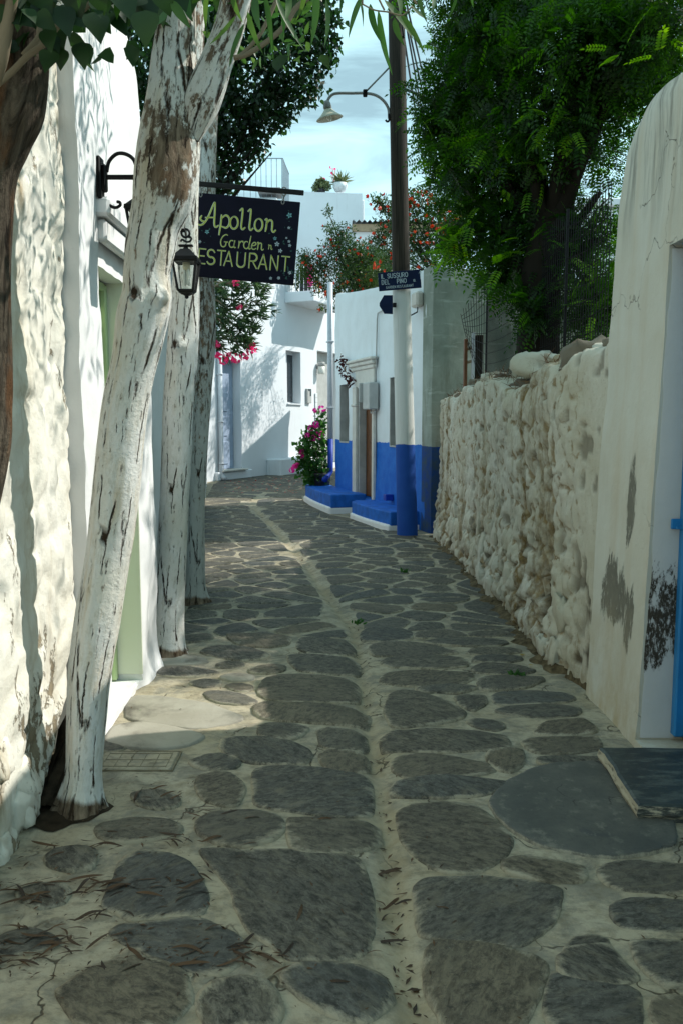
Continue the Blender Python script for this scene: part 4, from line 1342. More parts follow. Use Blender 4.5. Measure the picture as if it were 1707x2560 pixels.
q = MB(); q.box((-1.32, HA.y + .655, .02), (.19, .60, .05), bev=.015); q.build('threshold', M['white_clean'], lh)
q = MB(); q.box((-1.185, HA.y + .74, 2.665), (.085, .92, .09), bev=.015); q.box((-1.20, HA.y + .74, 2.56), (.05, .84, .11), bev=.012)
q.build('lintel_moulding', M['white_clean'], lh)
q = MB(); q.box((-3.2, HA.y + .72, 1.9), (3.0, 1.4, 3.75)); q.build('body', M['white_clean'], lh)

gw = thing('garden_wall', (-1.6, 7.5, 0), 'shaded white garden wall behind the middle limewashed trunks', 'wall')
def gdisp(s, z): return .02 * fbm(s * 2, z * 1.5, 0, 75, 4)
wall_sheet('wall_face', Vector((-1.335, 5.36)), Vector((-.05, 1)).normalized(), Vector((1, .05)).normalized(), 0, 3.0, lambda s: 3.3 + 0 * s, .3, .06, .08, gdisp, M['white_clean'], gw)
A_, B_ = Vector((-1.50, 8.36)), Vector((-3.66, 22.3))
tt = (B_ - A_).normalized()
wall_sheet('wall_face', A_, tt, Vector((tt.y, -tt.x)), 0, (B_ - A_).length, lambda s: 2.5 + 0 * s, .3, .15, .15, gdisp, M['white_clean'], gw)

# cover set in the paving
cv = MB()
P4 = [G(265, 1883), G(437, 1883), G(419, 1928), G(258, 1928)]
cx = sum((p.x for p in P4)) / 4; cy = sum((p.y for p in P4)) / 4
ccov = thing('inspection_cover', (cx, cy, 0), 'square concrete inspection cover with scored lines beside the front trunk', 'cover')
w_, d_ = .36, .21
cv.box((cx, cy, .002), (w_, d_, .016), bev=.006)
cv.build('lid', M['mortar'], ccov)
gr_ = MB()
for k_ in range(6): gr_.box((cx - w_ * .42 + w_ * .84 * k_ / 5, cy, .0106), (.0022, d_ * .8, .003))
for k_ in range(3): gr_.box((cx, cy - d_ * .35 + d_ * .7 * k_ / 2, .0109), (w_ * .84, .0022, .003))
gr_.build('scored_lines', M['cover_line'], ccov)
rim = MB()
for (dx, dy, sx, sy) in ((0, d_ / 2 + .006, w_ + .02, .008), (0, -d_ / 2 - .006, w_ + .02, .008), (w_ / 2 + .008, 0, .008, d_ + .004), (-w_ / 2 - .008, 0, .008, d_ + .004)):
    rim.box((cx + dx, cy + dy, .003), (sx * (.5 if sx < .02 else 1), sy * (.5 if sy < .02 else 1), .012))
rim.build('rim', M['cover_line'], ccov)
# earth pocket round the front trunk
ep = MB()
vs = []; n_ = 28
for rr_, z in ((1.0, .004), (.7, .012), (.3, .014)):
    for k_ in range(n_):
        a = 2 * math.pi * k_ / n_
        r_ = rr_ * (1 + .15 * math.sin(3 * a + 1) + .08 * math.sin(7 * a))
        vs.append((-1.13 + .15 * r_ * math.cos(a), 3.24 + .15 * r_ * math.sin(a), z))
fs = []
for i in range(2):
    for k_ in range(n_): fs.append((i * n_ + k_, i * n_ + (k_ + 1) % n_, (i + 1) * n_ + (k_ + 1) % n_, (i + 1) * n_ + k_))
fs.append(tuple(range(2 * n_, 3 * n_)))
ep.add(vs, fs)
tag(ep.build('earth_pocket', M['soil_and_hollow_shade'], street), None, None)
em = MB()  # dark mound standing in for the shaded hollow between wall and trunk
vs = []
for i in range(7):
    f = i / 6
    for k_ in range(15):
        a = math.pi * k_ / 14
        y_ = 3.22 + .45 * f
        r_ = (.09 + .02 * math.sin(9 * f)) * (1 - .4 * f)
        vs.append((-1.235 + r_ * math.cos(a) * 1.0 + .02 * math.sin(k_ * 2.1 + i), y_, (.05 + .22 * f ** 1.3) * math.sin(a) * (1 + .12 * math.sin(k_ * 1.7 + i * 2.3)) - .01))
em.add(vs, [(i * 15 + k_, i * 15 + k_ + 1, (i + 1) * 15 + k_ + 1, (i + 1) * 15 + k_) for i in range(6) for k_ in range(14)])
em.build('hollow_shade_mound', M['soil_and_hollow_shade'], street, True)
# ------------------------------------------------------------------ white and blue house
BA = Vector((1.30, 11.80)); bt = Vector((-0.300, 0.954)).normalized(); bn = Vector((-bt.y, bt.x))
if bn.x > 0: bn = -bn
def bs(u, v): return WS(u, v, BA, bt)
def bp(s, z, off=0.0): return Vector((BA.x + bt.x * s + bn.x * off, BA.y + bt.y * s + bn.y * off, z))
b_ax = Matrix(((bt.x, bn.x, 0), (bt.y, bn.y, 0), (0, 0, 1)))      # columns: along, out, up
bh = thing('white_and_blue_house', (1.3, 11.8, 0), 'low white house with a royal blue lower band and two blue stepped benches', 'house')
S_END = bs(838, 900)[0]
tops = [bs(u, v) for u, v in ((1088, 662), (1051, 677), (1000, 698), (945, 717), (900, 727), (861, 733), (843, 733))]
def b_h(s): return np.interp(s, [p[0] for p in tops], [p[1] for p in tops])
def b_disp(s, z):
    d = .02 * fbm(s * .9, z * .9, 0, 81, 3) + .004 * fbm(s * 6, z * 6, 0, 82, 2)
    return d - .10 * np.clip(1 - s / .22, 0, 1) ** 2
wl0, wl1 = bs(872, 1030)[0], bs(849, 1030)[0]
wr0, wr1 = bs(1000, 1030)[0], bs(973, 1030)[0]
dd0, dd1 = bs(935, 1100)[0], bs(894, 1100)[0]
wlz = (bs(860, 1107)[1], bs(860, 961)[1]); wrz = (bs(985, 1118)[1], bs(985, 944)[1])
ddz = (.26, bs(912, 969)[1])
facade('front_wall', BA, bt, bn, .01, S_END, b_h, [(wr0, wr1, *wrz), (wl0, wl1, *wlz), (dd0, dd1, *ddz)], .27, .12, .09, b_disp, M['house'], bh, thick=.4)
# end wall facing the viewer, grey and stained; a darker flaking blue foot
EA = Vector((1.30, 11.76)); et = Vector((.955, .296)).normalized(); en = Vector((et.y, -et.x))
def e_disp(s, z): return .02 * fbm(s * 1.2, z * 1.1, 0, 85, 3) - .05 * np.clip(1 - s / .10, 0, 1) ** 2
def m_endwall():
    k = NT('stained_grey_white_end_wall')
    v = k.coord('World')
    z = k.n('SeparateXYZ', {'Vector': v}).outputs[2]
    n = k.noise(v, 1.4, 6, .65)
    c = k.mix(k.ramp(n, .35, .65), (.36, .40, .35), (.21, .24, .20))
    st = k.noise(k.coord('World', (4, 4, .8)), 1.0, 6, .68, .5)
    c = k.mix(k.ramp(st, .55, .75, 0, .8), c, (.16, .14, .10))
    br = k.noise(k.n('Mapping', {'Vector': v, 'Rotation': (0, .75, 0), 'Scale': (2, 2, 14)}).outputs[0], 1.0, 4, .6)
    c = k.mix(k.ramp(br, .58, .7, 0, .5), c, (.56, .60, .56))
    z2 = k.math('ADD', z, k.math('MULTIPLY', k.math('SUBTRACT', k.noise(v, 3, 6), .5), .06))
    b = k.mix(k.ramp(k.noise(v, 7, 7, .7), .4, .65), (.015, .06, .24), (.05, .085, .12))
    c = k.mix(k.ramp(z2, 1.255, 1.262), b, c)
    return k.finish(c, .85, k.bump(k.noise(v, 12, 5), .35, .012), .2)
M['endwall'] = m_endwall()
facade('end_wall', EA, et, en, 0, 3.4, lambda s: np.interp(s, [0, .15, 3.4], [3.80, 3.77, 3.70]), [], .1, .12, .12, e_disp, M['endwall'], bh, thick=.4)
q = MB()
c_ = bp(S_END / 2, 0) - Vector((bn.x, bn.y, 0)) * 1.75
q.box((c_.x, c_.y, 1.6), (S_END - .3, 2.7, 3.2), ax=b_ax)
q.build('body', M['white_clean'], bh)
q = MB(); c_ = bp(S_END - .12, 0) - Vector((bn.x, bn.y, 0)) * 1.6
q.box((c_.x, c_.y, 1.78), (.24, 2.6, 3.56), ax=b_ax, bev=.03); q.build('far_wall', M['white_clean'], bh)
def bbox(mb, s, z, off, size, bev=.01, mi=0):
    c = bp(s, z, off)
    mb.box(c, size, ax=b_ax, bev=bev, mi=mi)
# windows: marble reveal slabs, dark panes
for (a, b_, (za, zb)) in ((wl0, wl1, wlz), (wr0, wr1, wrz)):
    q = MB(); bbox(q, b_ - .012, (za + zb) / 2, -.13, (.03, .26, zb - za - .01), .004)
    wroot = q.build('window', M['marble'], bh)
    q = MB(); bbox(q, (a + b_) / 2, (za + zb) / 2, -.262, (b_ - a - .06, .012, zb - za - .02), 0); q.build('pane', M['glass_dark'], wroot)
    q = MB(); bbox(q, (a + b_) / 2 - .01, za + .012, -.12, (b_ - a - .06, .26, .026), .005); q.build('sill', M['marble'], wroot)
    q = MB()
    for sx in (a + .03, b_ - .07): bbox(q, sx, (za + zb) / 2, -.24, (.045, .04, zb - za - .06), .006)
    bbox(q, (a + b_) / 2 - .02, (za + zb) / 2, -.24, (b_ - a - .16, .03, .035), .005)
    q.build('frame', M['wood_brown'], wroot)
# door with stone surround and cornice
q = MB(); bbox(q, dd1 - .03, (ddz[0] + ddz[1]) / 2, -.075, (.05, .14, ddz[1] - ddz[0] - .01), .008)
q.build('door_jamb', M['marble'], bh)
q = MB(); bbox(q, (dd0 + dd1) / 2 - .02, (ddz[0] + ddz[1]) / 2, -.17, (dd1 - dd0 - .06, .05, ddz[1] - ddz[0] - .03), .006)
bdoor = q.build('door', M['wood_brown'], bh)
for k_ in range(2):
    for zc, hh in ((.85, .55), (1.55, .6), (2.12, .3)):
        q = MB(); bbox(q, dd0 + .2 + k_ * ((dd1 - dd0) / 2 - .08), zc, -.142, ((dd1 - dd0) / 2 - .22, .015, hh), .006)
        q.build('door_panel', M['wood_brown'], bdoor)
su = []
for sc_, wd in ((dd1 + .09, .20), (dd0 - .03, .09)):
    q = MB(); bbox(q, sc_, ddz[0] + (ddz[1] - ddz[0]) / 2 + .01, .018, (wd, .06, ddz[1] - ddz[0] + .02), .012)
    bbox(q, sc_, ddz[1] - .30, .028, (wd + .03, .085, .05), .015)
    q.build('door_surround', M['white_stone'], bh)
zc0 = bs(900, 912)[1]
sc0, sc1 = bs(941, 905)[0], bs(884, 905)[0]
for k_, (dz, dp, hh) in enumerate(((-.07, .05, .07), (0, .085, .07), (.06, .12, .05))):
    q = MB(); bbox(q, (sc0 + sc1) / 2, zc0 + dz, dp / 2 + .005, (sc1 - sc0 + .06 * k_, dp + .02, hh), .014); q.build('cornice', M['white_stone'], bh)
q = MB(); bbox(q, (dd0 + dd1) / 2, (zc0 - .1 + ddz[1]) / 2 + .01, .012, (dd1 - dd0 + .12, .045, zc0 - .12 - ddz[1]), .01); q.build('door_head', M['white_stone'], bh)
# meter box over the door's near edge
zmb = (bs(930, 1024)[1], bs(930, 958)[1])
mbx = thing('meter_box', tuple(bp(bs(932, 990)[0], sum(zmb) / 2, .1)), 'grey slanted metal box with conduit on the white wall beside the brown door', 'box')
sm = bs(938, 990)[0]
q = MB(); q.box(bp(sm, sum(zmb) / 2, .09), (.34, .17, zmb[1] - zmb[0]), ax=b_ax, bev=.015); q.build('case', M['box_grey'], mbx)
q = MB(); q.box(bp(sm + .19, sum(zmb) / 2 + .06, .12), (.03, .23, (zmb[1] - zmb[0]) * .75), ax=b_ax, bev=.01); q.build('lid', M['box_grey'], mbx)
q = MB(); q.tube([bp(sm, zmb[0] - .0, .08), bp(sm - .02, zmb[0] - .06, .09), bp(sm - .10, zmb[0] - .05, .06), bp(sm - .1, zmb[0] + .0, .02)], .012); q.build('conduit', M['box_grey'], mbx, True)
# surface cable dropping down the front
q = MB(); q.tube([bp(bs(948, 786)[0] - .35, bs(948, 786)[1] + .04, .03), bp(bs(948, 786)[0], bs(948, 786)[1] + .02, .03), bp(bs(946, 800)[0], bs(946, 800)[1], .03), bp(bs(943, 960)[0], bs(943, 960)[1] + .02, .03)], .012, 6)
q.build('surface_cable', M['box_grey'], bh, True)
# dried garland
gx = bs(880, 927)
gar = thing('dried_garland', tuple(bp(gx[0], gx[1], .15)), 'bunch of dried dark red peppers hanging by the door cornice', 'garland')
q = MB()
c0, c1 = bp(bs(868, 897)[0], bs(868, 897)[1], .12), bp(bs(891, 958)[0], bs(891, 958)[1], .12)
for k_ in range(80):
    f = random.random()
    c = c0.lerp(c1, f) + Vector((random.gauss(0, .05), random.gauss(0, .05), random.gauss(0, .03))) * (1.2 - .6 * abs(f - .35))
    d = Vector((random.gauss(0, 1), random.gauss(0, 1), random.gauss(-.6, .7))).normalized() * .07
    q.tube([c, c + d * .5 + Vector((0, 0, .005)), c + d], [.016, .014, .003], 5)
q.build('peppers', M['chili'], gar, True)
q = MB(); q.tube([c0 + Vector((0, 0, .1)), c0, c1], .006, 5); q.build('string', M['timber'], gar)
# stepped benches (blue above, limewash at the foot)
def bench(s0, s1, dep0, dep1, z0, zt, name, lab=None):
    mb = MB(); fb = MB()
    def pr(k, za, zb, m_):
        vs = []
        n1 = 10
        for z in (za, zb):
            vs.append(bp(s0, z, -.02)); vs.append(bp(s1, z, -.02))
            for i in range(n1 + 1):
                f = 1 - i / n1
                bow = .05 * math.sin(math.pi * f)
                r_ = .12 * (max(0, (f - .9) / .1)) ** 2
                vs.append(bp(s0 + (s1 - s0) * f, z, dep0 + (dep1 - dep0) * f + bow - r_ + k))
        m = len(vs) // 2
        fs = [tuple(range(m))[::-1], tuple(range(m, 2 * m))]
        for i in range(m): fs.append((i, (i + 1) % m, m + (i + 1) % m, m + i))
        m_.add(vs, fs)
    pr(0, z0, zt, mb)
    pr(.035, -.05, z0 + .02, fb)
    o = mb.build(name, M['blue_paint'], bh)
    bev = o.modifiers.new('soft_edge', 'BEVEL'); bev.width = .018; bev.segments = 2
    f2 = fb.build('bench_foot', M['white_clean'], o)
    bev = f2.modifiers.new('soft_edge', 'BEVEL'); bev.width = .03; bev.segments = 2
ZT2 = .285
def sdep(u, v, z):
    p = G(u, v, z); d = Vector((p.x, p.y)) - BA
    return d.dot(bt), d.dot(bn)
k1 = sdep(975, 1328, 0); k2 = sdep(872, 1292, 0)
bench(k1[0], k2[0], k1[1], k2[1], .075, ZT2, 'step_bench')
k3 = sdep(827, 1285, 0); k4 = (5.6, .42)
bench(k3[0], k4[0], k3[1], k4[1], .10, .34, 'step_bench')
q = MB(); q.box(bp(bs(980, 1243)[0], bs(980, 1243)[1], .07), (.12, .14, .10), ax=b_ax, bev=.01); q.build('blue_valve_box', M['blue_dark'], bh)
# downpipe at the far corner
q = MB()
sP = bs(829, 900)[0]
zt_ = bs(829, 706)[1]
q.tube([bp(sP, zt_, .03), bp(sP, 1.28, .03)], .055, 12)
dp_ = q.build('downpipe', M['pipe_white'], bh, True)
q = MB(); q.tube([bp(sP, 1.28, .03), bp(sP, .62, .03), bp(sP - .05, .52, .12), bp(sP - .15, .47, .2)], .057, 12); q.build('lower_pipe', M['blue_dark'], dp_, True)
for zz in (1.9, 3.2): 
    q = MB(); q.box(bp(sP, zz, .03), (.14, .13, .03), ax=b_ax, bev=.005); q.build('pipe_clip', M['pipe_white'], dp_)
# junction box under the sign, on the corner
q = MB(); q.box(bp(bs(1052, 755)[0], bs(1052, 750)[1], .06), (.24, .12, .22), ax=b_ax, bev=.03)
jb = q.build('junction_box', M['white_stone'], bh)
q = MB(); zz = bs(1050, 780)[1]
q.tube([bp(bs(1056, 770)[0], zz + .05, .08), bp(bs(1056, 770)[0] - .03, zz - .02, .1), bp(bs(1040, 770)[0], zz - .06, .14), bp(bs(1028, 770)[0], zz - .02, .2)], .010, 6); q.build('loop_cable', M['cable'], jb, True)

# ------------------------------------------------------------------ utility pole with street lamp and small signs
PB = Vector((.945, 11.66, 0))
up = thing('utility_pole', tuple(PB), 'tall wooden utility pole painted white and blue at its foot', 'pole')
def pole_c(z):
    u = np.interp(z, [0, 1.3, 3.6, 7.5], [1018, 1012, 1002, 988.5])
    v = np.interp(z, [0, 7.6], [1337, 0])
    d = ray(u, v)
    return Vector((d.x * PB.y / d.y, PB.y, z))
zz = np.linspace(-.05, 9.2, 60)
V = []; UV = []
npk = 28
for z in zz:
    c = pole_c(min(z, 7.5)) + Vector((-.0, 0, 0))
    if z > 7.5: c.x += (z - 7.5) * -.012
    c.z = z
    r = np.interp(z, [0, 1.3, 3.6, 9.2], [.150, .138, .122, .103])
    for k_ in range(npk):
        a = 2 * math.pi * k_ / npk
        rr_ = r * (1 + .02 * float(fbm(np.array([math.cos(a) * 1.5]), np.array([math.sin(a) * 1.5]), np.array([z * .6]), 91, 2)[0]))
        V.append((c.x + rr_ * math.cos(a) - PB.x, c.y + rr_ * math.sin(a) - PB.y, c.z))
def tube_mesh(name, V, nr, nk, mats, UVr=None, cap=True):
    fs = []; lo = []
    for i in range(nr - 1):
        for k in range(nk):
            lo += [i * nk + k, i * nk + (k + 1) % nk, (i + 1) * nk + (k + 1) % nk, (i + 1) * nk + k]; fs.append(4)
    if cap:
        lo += list(range((nr - 1) * nk, nr * nk)); fs.append(nk)
    me = mesh_arrays(name, V, fs, lo, mats)
    uvl = me.uv_layers.new(name='UVMap')
    uv = np.zeros((len(lo), 2), np.float32)
    p = 0
    Vn = np.asarray(V).reshape(nr, nk, 3)
    cen = Vn.mean(1)
    ln = np.concatenate([[0], np.cumsum(np.linalg.norm(np.diff(cen, axis=0), axis=1))])
    per = 2 * math.pi * np.linalg.norm(Vn - cen[:, None], axis=2).mean(1).mean()
    i_, k_ = np.meshgrid(np.arange(nr - 1), np.arange(nk), indexing='ij')
    q_ = np.zeros((nr - 1, nk, 4, 2))
    q_[..., 0, 0] = k_; q_[..., 1, 0] = k_ + 1; q_[..., 2, 0] = k_ + 1; q_[..., 3, 0] = k_
    q_[..., 0, 0] *= per / nk; q_[..., 1, 0] *= per / nk; q_[..., 2, 0] *= per / nk; q_[..., 3, 0] *= per / nk
    q_[..., 0, 1] = ln[i_]; q_[..., 1, 1] = ln[i_]; q_[..., 2, 1] = ln[i_ + 1]; q_[..., 3, 1] = ln[i_ + 1]
    uv[:(nr - 1) * nk * 4] = q_.reshape(-1, 2)
    uvl.data.foreach_set('uv', uv.ravel())
    return me
put('shaft', tube_mesh('shaft', V, len(zz), npk, [M['pole']]), up)
# lamp
LY = PB.y - .0
lm = thing('street_lamp', tuple(PY(972, 290, LY)), 'street lamp with curved iron arm and wide cream shade, fixed to the pole', 'street lamp')
arm = catmull([tuple(PY(u, v, LY)) for u, v in ((972, 296), (970, 272), (958, 252), (938, 238), (912, 233), (880, 233), (848, 233), (832, 236), (822, 246), (818, 258))], 40)
q = MB(); q.tube(arm, .020, 8); q.build('arm', M['metal_grey'], lm, True)
q = MB(); q.tube([PY(912, 231, LY), PY(973, 168, LY)], .012, 6); q.build('stay', M['metal_grey'], lm, True)
q = MB(); q.tube(catmull([tuple(PY(u, v, LY - .02)) for u, v in ((971, 285), (972, 300), (967, 304), (963, 300))], 12), .014, 6)
q.build('hook', M['metal_black'], lm, True)
q = MB(); q.box(PY(912, 233, LY), (.06, .06, .09), bev=.01); q.build('clamp', M['metal_black'], lm, True)
top = PY(817, 258, LY)
ax = Matrix.Rotation(math.radians(-11), 3, 'Y') @ Matrix.Rotation(math.radians(7), 3, 'X')
q = MB(); q.lathe(top, [(.0, .03), (.035, .03), (.05, -.0), (.058, -.05), (.05, -.085), (.0, -.085)], 16, ax=ax); q.build('lamp_neck', M['metal_grey'], lm, True)
q = MB(); q.lathe(top, [(.05, -.075), (.075, -.105), (.12, -.15), (.178, -.192), (.183, -.200), (.176, -.198), (.115, -.158), (.07, -.115), (.03, -.10)], 28, ax=ax); q.build('lamp_shade', M['shade_enamel'], lm, True)
q = MB(); q.lathe(top, [(.03, -.10), (.036, -.15), (.032, -.20), (.018, -.225), (0, -.23)], 14, ax=ax); q.build('bulb', M['bulb_white'], lm, True)

# ------------------------------------------------------------------ painted lettering (brush strokes)
def arc(cx, cy, rx, ry, a0, a1, n=10):
    return [(cx + rx * math.cos(math.radians(a0 + (a1 - a0) * i / n)), cy + ry * math.sin(math.radians(a0 + (a1 - a0) * i / n))) for i in range(n + 1)]
GL = {
 'R': [[(0, 0), (0, 1)], [(0, 1), (.25, 1)] + arc(.25, .74, .25, .26, 90, -90) + [(0, .48)], [(.22, .48), (.52, 0)]],
 'E': [[(0, 0), (0, 1)], [(0, 1), (.46, 1)], [(0, .52), (.38, .52)], [(0, 0), (.46, 0)]],
 'S': [arc(.26, .74, .24, .26, 20, 270) + arc(.26, .25, .26, .25, 88, -160)],
 'T': [[(0, 1), (.58, 1)], [(.29, 1), (.29, 0)]],
 'A': [[(0, 0), (.29, 1)], [(.29, 1), (.58, 0)], [(.11, .33), (.47, .33)]],
 'U': [[(0, 1), (0, .27)] + arc(.27, .27, .27, .27, 180, 360) + [(.54, 1)]],
 'N': [[(0, 0), (0, 1)], [(0, 1), (.5, 0)], [(.5, 0), (.5, 1)]],
 'I': [[(0, 0), (0, 1)]], 'L': [[(0, 1), (0, 0)], [(0, 0), (.42, 0)]],
 'O': [arc(.3, .5, .3, .5, 90, 450, 18)],
 'D': [[(0, 0), (0, 1)], [(0, 1), (.15, 1)] + arc(.15, .5, .36, .5, 90, -90) + [(0, 0)]],
 'P': [[(0, 0), (0, 1)], [(0, 1), (.22, 1)] + arc(.22, .73, .25, .27, 90, -90) + [(0, .46)]],
 'G': [arc(.3, .5, .3, .5, 50, 330, 16) + [(.56, .45)], [(.34, .45), (.57, .45)]],
 '1': [[(0, .8), (.12, 1), (.12, 0)]], '0': [arc(.2, .5, .2, .5, 90, 450, 14)], '.': [[(0, 0), (.04, .03)]],
 '^': [[(.2, -.1), (.2, 1.1)], [(0, .8), (.2, 1.12), (.4, .8)]],
 'sA': [[(-.16, .42), (-.22, .3), (-.12, .2), (-.02, .2)], [(-.32, .06), (-.2, .02), (-.05, .1), (.12, .36), (.36, .98), (.42, 1.0)], [(.42, 1), (.43, .55), (.44, .12), (.52, .0), (.64, .08)], [(.02, .36), (.42, .4)]],
 'sp': [[(.06, .60), (.05, .2), (0, -.36)], [(.06, .42), (.2, .56)] + arc(.30, .3, .2, .3, 100, -110, 10) + [(.08, .06)]],
 'so': [arc(.24, .29, .23, .30, 110, 470, 16)],
 'sl': [[(-.08, .93), (.06, 1.02), (.06, .5), (.05, .12), (.14, 0), (.26, .1)]],
 'sn': [[(-.03, .56), (.06, .60), (.06, .3), (.03, 0)], [(.06, .38), (.2, .56), (.34, .52), (.37, .3), (.37, .1), (.46, 0), (.56, .1)]],
 'sG': [[(.62, .98), (.45, 1.02), (.2, .85), (.04, .5), (.08, .14), (.28, .0), (.48, .12), (.52, .36), (.62, .40)], [(.35, .42), (.66, .44)]],
 'sa': [arc(.24, .29, .22, .28, 60, 380, 14), [(.50, .58), (.44, .2), (.50, .02), (.6, .04)]],
 'sr': [[(.02, .58), (.04, .3), (.0, .0)], [(.05, .36), (.2, .56), (.36, .58), (.38, .48)]],
 'sd': [arc(.24, .29, .22, .28, 60, 380, 14), [(.58, 1.02), (.5, .5), (.46, .12), (.52, .0), (.62, .06)]],
 'se': [[(.04, .28), (.3, .34), (.42, .46), (.32, .58), (.16, .52), (.04, .3), (.08, .08), (.24, 0), (.44, .1)]],
}
def stroke(mb, pts, wid, frame, off, curved=True, taper=True):
    """flat brush stroke on a board; frame(x, y, off) -> point"""
    P = np.array(pts, float)
    if curved and len(P) > 2: P = catmull(P, max(8, 5 * len(P)))
    n = len(P)
    T = np.gradient(P, axis=0); T /= np.linalg.norm(T, axis=1, keepdims=True) + 1e-9
    Nn = np.stack([-T[:, 1], T[:, 0]], 1)
    f = np.linspace(0, 1, n)
    w = wid * .5 * (np.clip(.72 + 1.6 * np.minimum(f, 1 - f), 0, 1) if taper else np.ones(n))
    e = wid * .25
    P[0] -= T[0] * e; P[-1] += T[-1] * e
    vs = []
    for i in range(n):
        a = P[i] + Nn[i] * w[i]; b = P[i] - Nn[i] * w[i]
        vs += [frame(a[0], a[1], off), frame(b[0], b[1], off)]
    mb.add(vs, [(2 * i, 2 * i + 1, 2 * i + 3, 2 * i + 2) for i in range(n - 1)])

# ------------------------------------------------------------------ hanging restaurant sign
SY = 6.42
TR_ = PY(480 + 1417 / 5.227, 450 + 288 / 5.227, SY)
PXM = SY / math.cos(0) / F_PX
tilt = math.radians(5.2)
ex = Vector((math.cos(tilt), 0, -math.sin(tilt))); ez = Vector((math.sin(tilt), 0, math.cos(tilt)))
ey = Vector((0, -1, 0))
BW, BH = 285 * PXM, 197 * PXM
def sg(x, y, off):      # board metres from the top right corner (x negative leftwards, y negative down)
    return TR_ + ex * x + ez * y + ey * off
def zs(X, Y):           # measured sign point -> board metres
    dx, dy = (X - 1417) / 5.227 * PXM, -(Y - 288) / 5.227 * PXM
    return dx * ex.x + dy * ex.z, dx * ez.x + dy * ez.z
rs = thing('restaurant_sign', tuple(sg(-BW / 2, 0, 0)), 'navy hand-painted hanging board reading Apollon Garden Restaurant', 'sign')
q = MB(); q.box(sg(-BW / 2, -BH / 2, -.012), (BW, .024, BH), ax=Matrix((ex, -ey, ez)).transposed(), bev=.003); q.build('board', M['sign_navy'], rs)
base, fill, shd = MB(), MB(), MB()
def letter(ch, X, Y, h, wid, curved=True, sx=1.0, dx=.12):
    x0, y0 = zs(X, Y)
    for st_ in GL[ch]:
        pts = [(x0 + p[0] * h * sx, y0 + p[1] * h) for p in st_]
        stroke(base, pts, wid, sg, .0035, curved)
        stroke(fill, [(a + wid * dx, b) for a, b in pts], wid * .62, sg, .006, curved)
hR = 195 / 5.227 * PXM
for i, ch in enumerate('RESTAURANT'):
    X = [-20, 118, 226, 352, 442, 605, 760, 880, 1028, 1165][i]
    letter(ch, X, 1048 + (X - 110) * .0905 - 8, hR * .93, .0135, ch in 'SU', 1.02 if ch != 'T' else .95)
hA = 290 / 5.227 * PXM
for ch, X, h in (('sA', 205, hA), ('sp', 395, hA * .88), ('so', 522, hA * .86), ('sl', 655, hA * .84), ('sl', 758, hA * .84), ('so', 832, hA * .86), ('sn', 968, hA * .86)):
    letter(ch, X, 577 + (X - 140) * .0853, h, .0145, True, .95 if ch != 'so' else .86)
hG = 150 / 5.227 * PXM
for ch, X, h in (('sG', 397, hG), ('sa', 508, hG * 1.02), ('sr', 630, hG), ('sd', 692, hG * 1.05), ('se', 790, hG), ('sn', 868, hG)):
    letter(ch, X, 835 + (X - 400) * .083, h, .0085, True, .95)
letter('sn', 1010, 868, hG * .6, .006)
base.build('lettering', M['ink_pale'], rs); fill.build('letter_highlights', M['ink_yellow'], rs)
fl, lf = MB(), MB()
for (X, Y, r, m_) in ((1280, 452, 38, 0), (236, 655, 30, 0), (1095, 735, 26, 0), (1120, 805, 34, 1), (1160, 888, 30, 1), (1272, 605, 20, 1), (1272, 772, 20, 1),
                      (1240, 730, 16, 1), (1282, 822, 22, 1), (1280, 1160, 26, 1), (1138, 1225, 24, 1), (1036, 1228, 22, 1), (85, 690, 26, 0), (142, 775, 22, 1), (122, 1108, 22, 0), (70, 300, 20, 0), (70, 605, 18, 0)):
    x0, y0 = zs(X, Y); r = r / 5.227 * PXM
    for k_ in range(5):
        a = k_ * 2 * math.pi / 5 + X
        c, s_ = math.cos(a), math.sin(a)
        P5 = [(0.12, -.05), (.6, -.28), (1.0, 0), (.6, .28), (.12, .05)]
        fl.add([sg(x0 + r * (px * c - py * s_), y0 + r * (px * s_ + py * c), .004) for px, py in P5], [(0, 1, 2, 3, 4)], m_)
for k_ in range(34):
    X, Y = random.choice([(random.uniform(640, 1330), random.uniform(655, 900)), (random.uniform(1220, 1350), random.uniform(330, 900)), (random.uniform(60, 300), random.uniform(600, 800)), (random.uniform(1180, 1330), random.uniform(1080, 1230))])
    x0, y0 = zs(X, Y); L = random.uniform(.012, .026); a = random.uniform(0, 6.28)
    c, s_ = math.cos(a), math.sin(a)
    lf.add([sg(x0 + L * (px * c - py * s_), y0 + L * (px * s_ + py * c), .0022) for px, py in ((0, 0), (.5, -.22), (1, 0), (.5, .22))], [(0, 1, 2, 3)])
fl.build('painted_flowers', [M['ink_teal'], M['ink_white']], rs); lf.build('painted_leaves', M['ink_leaf'], rs)
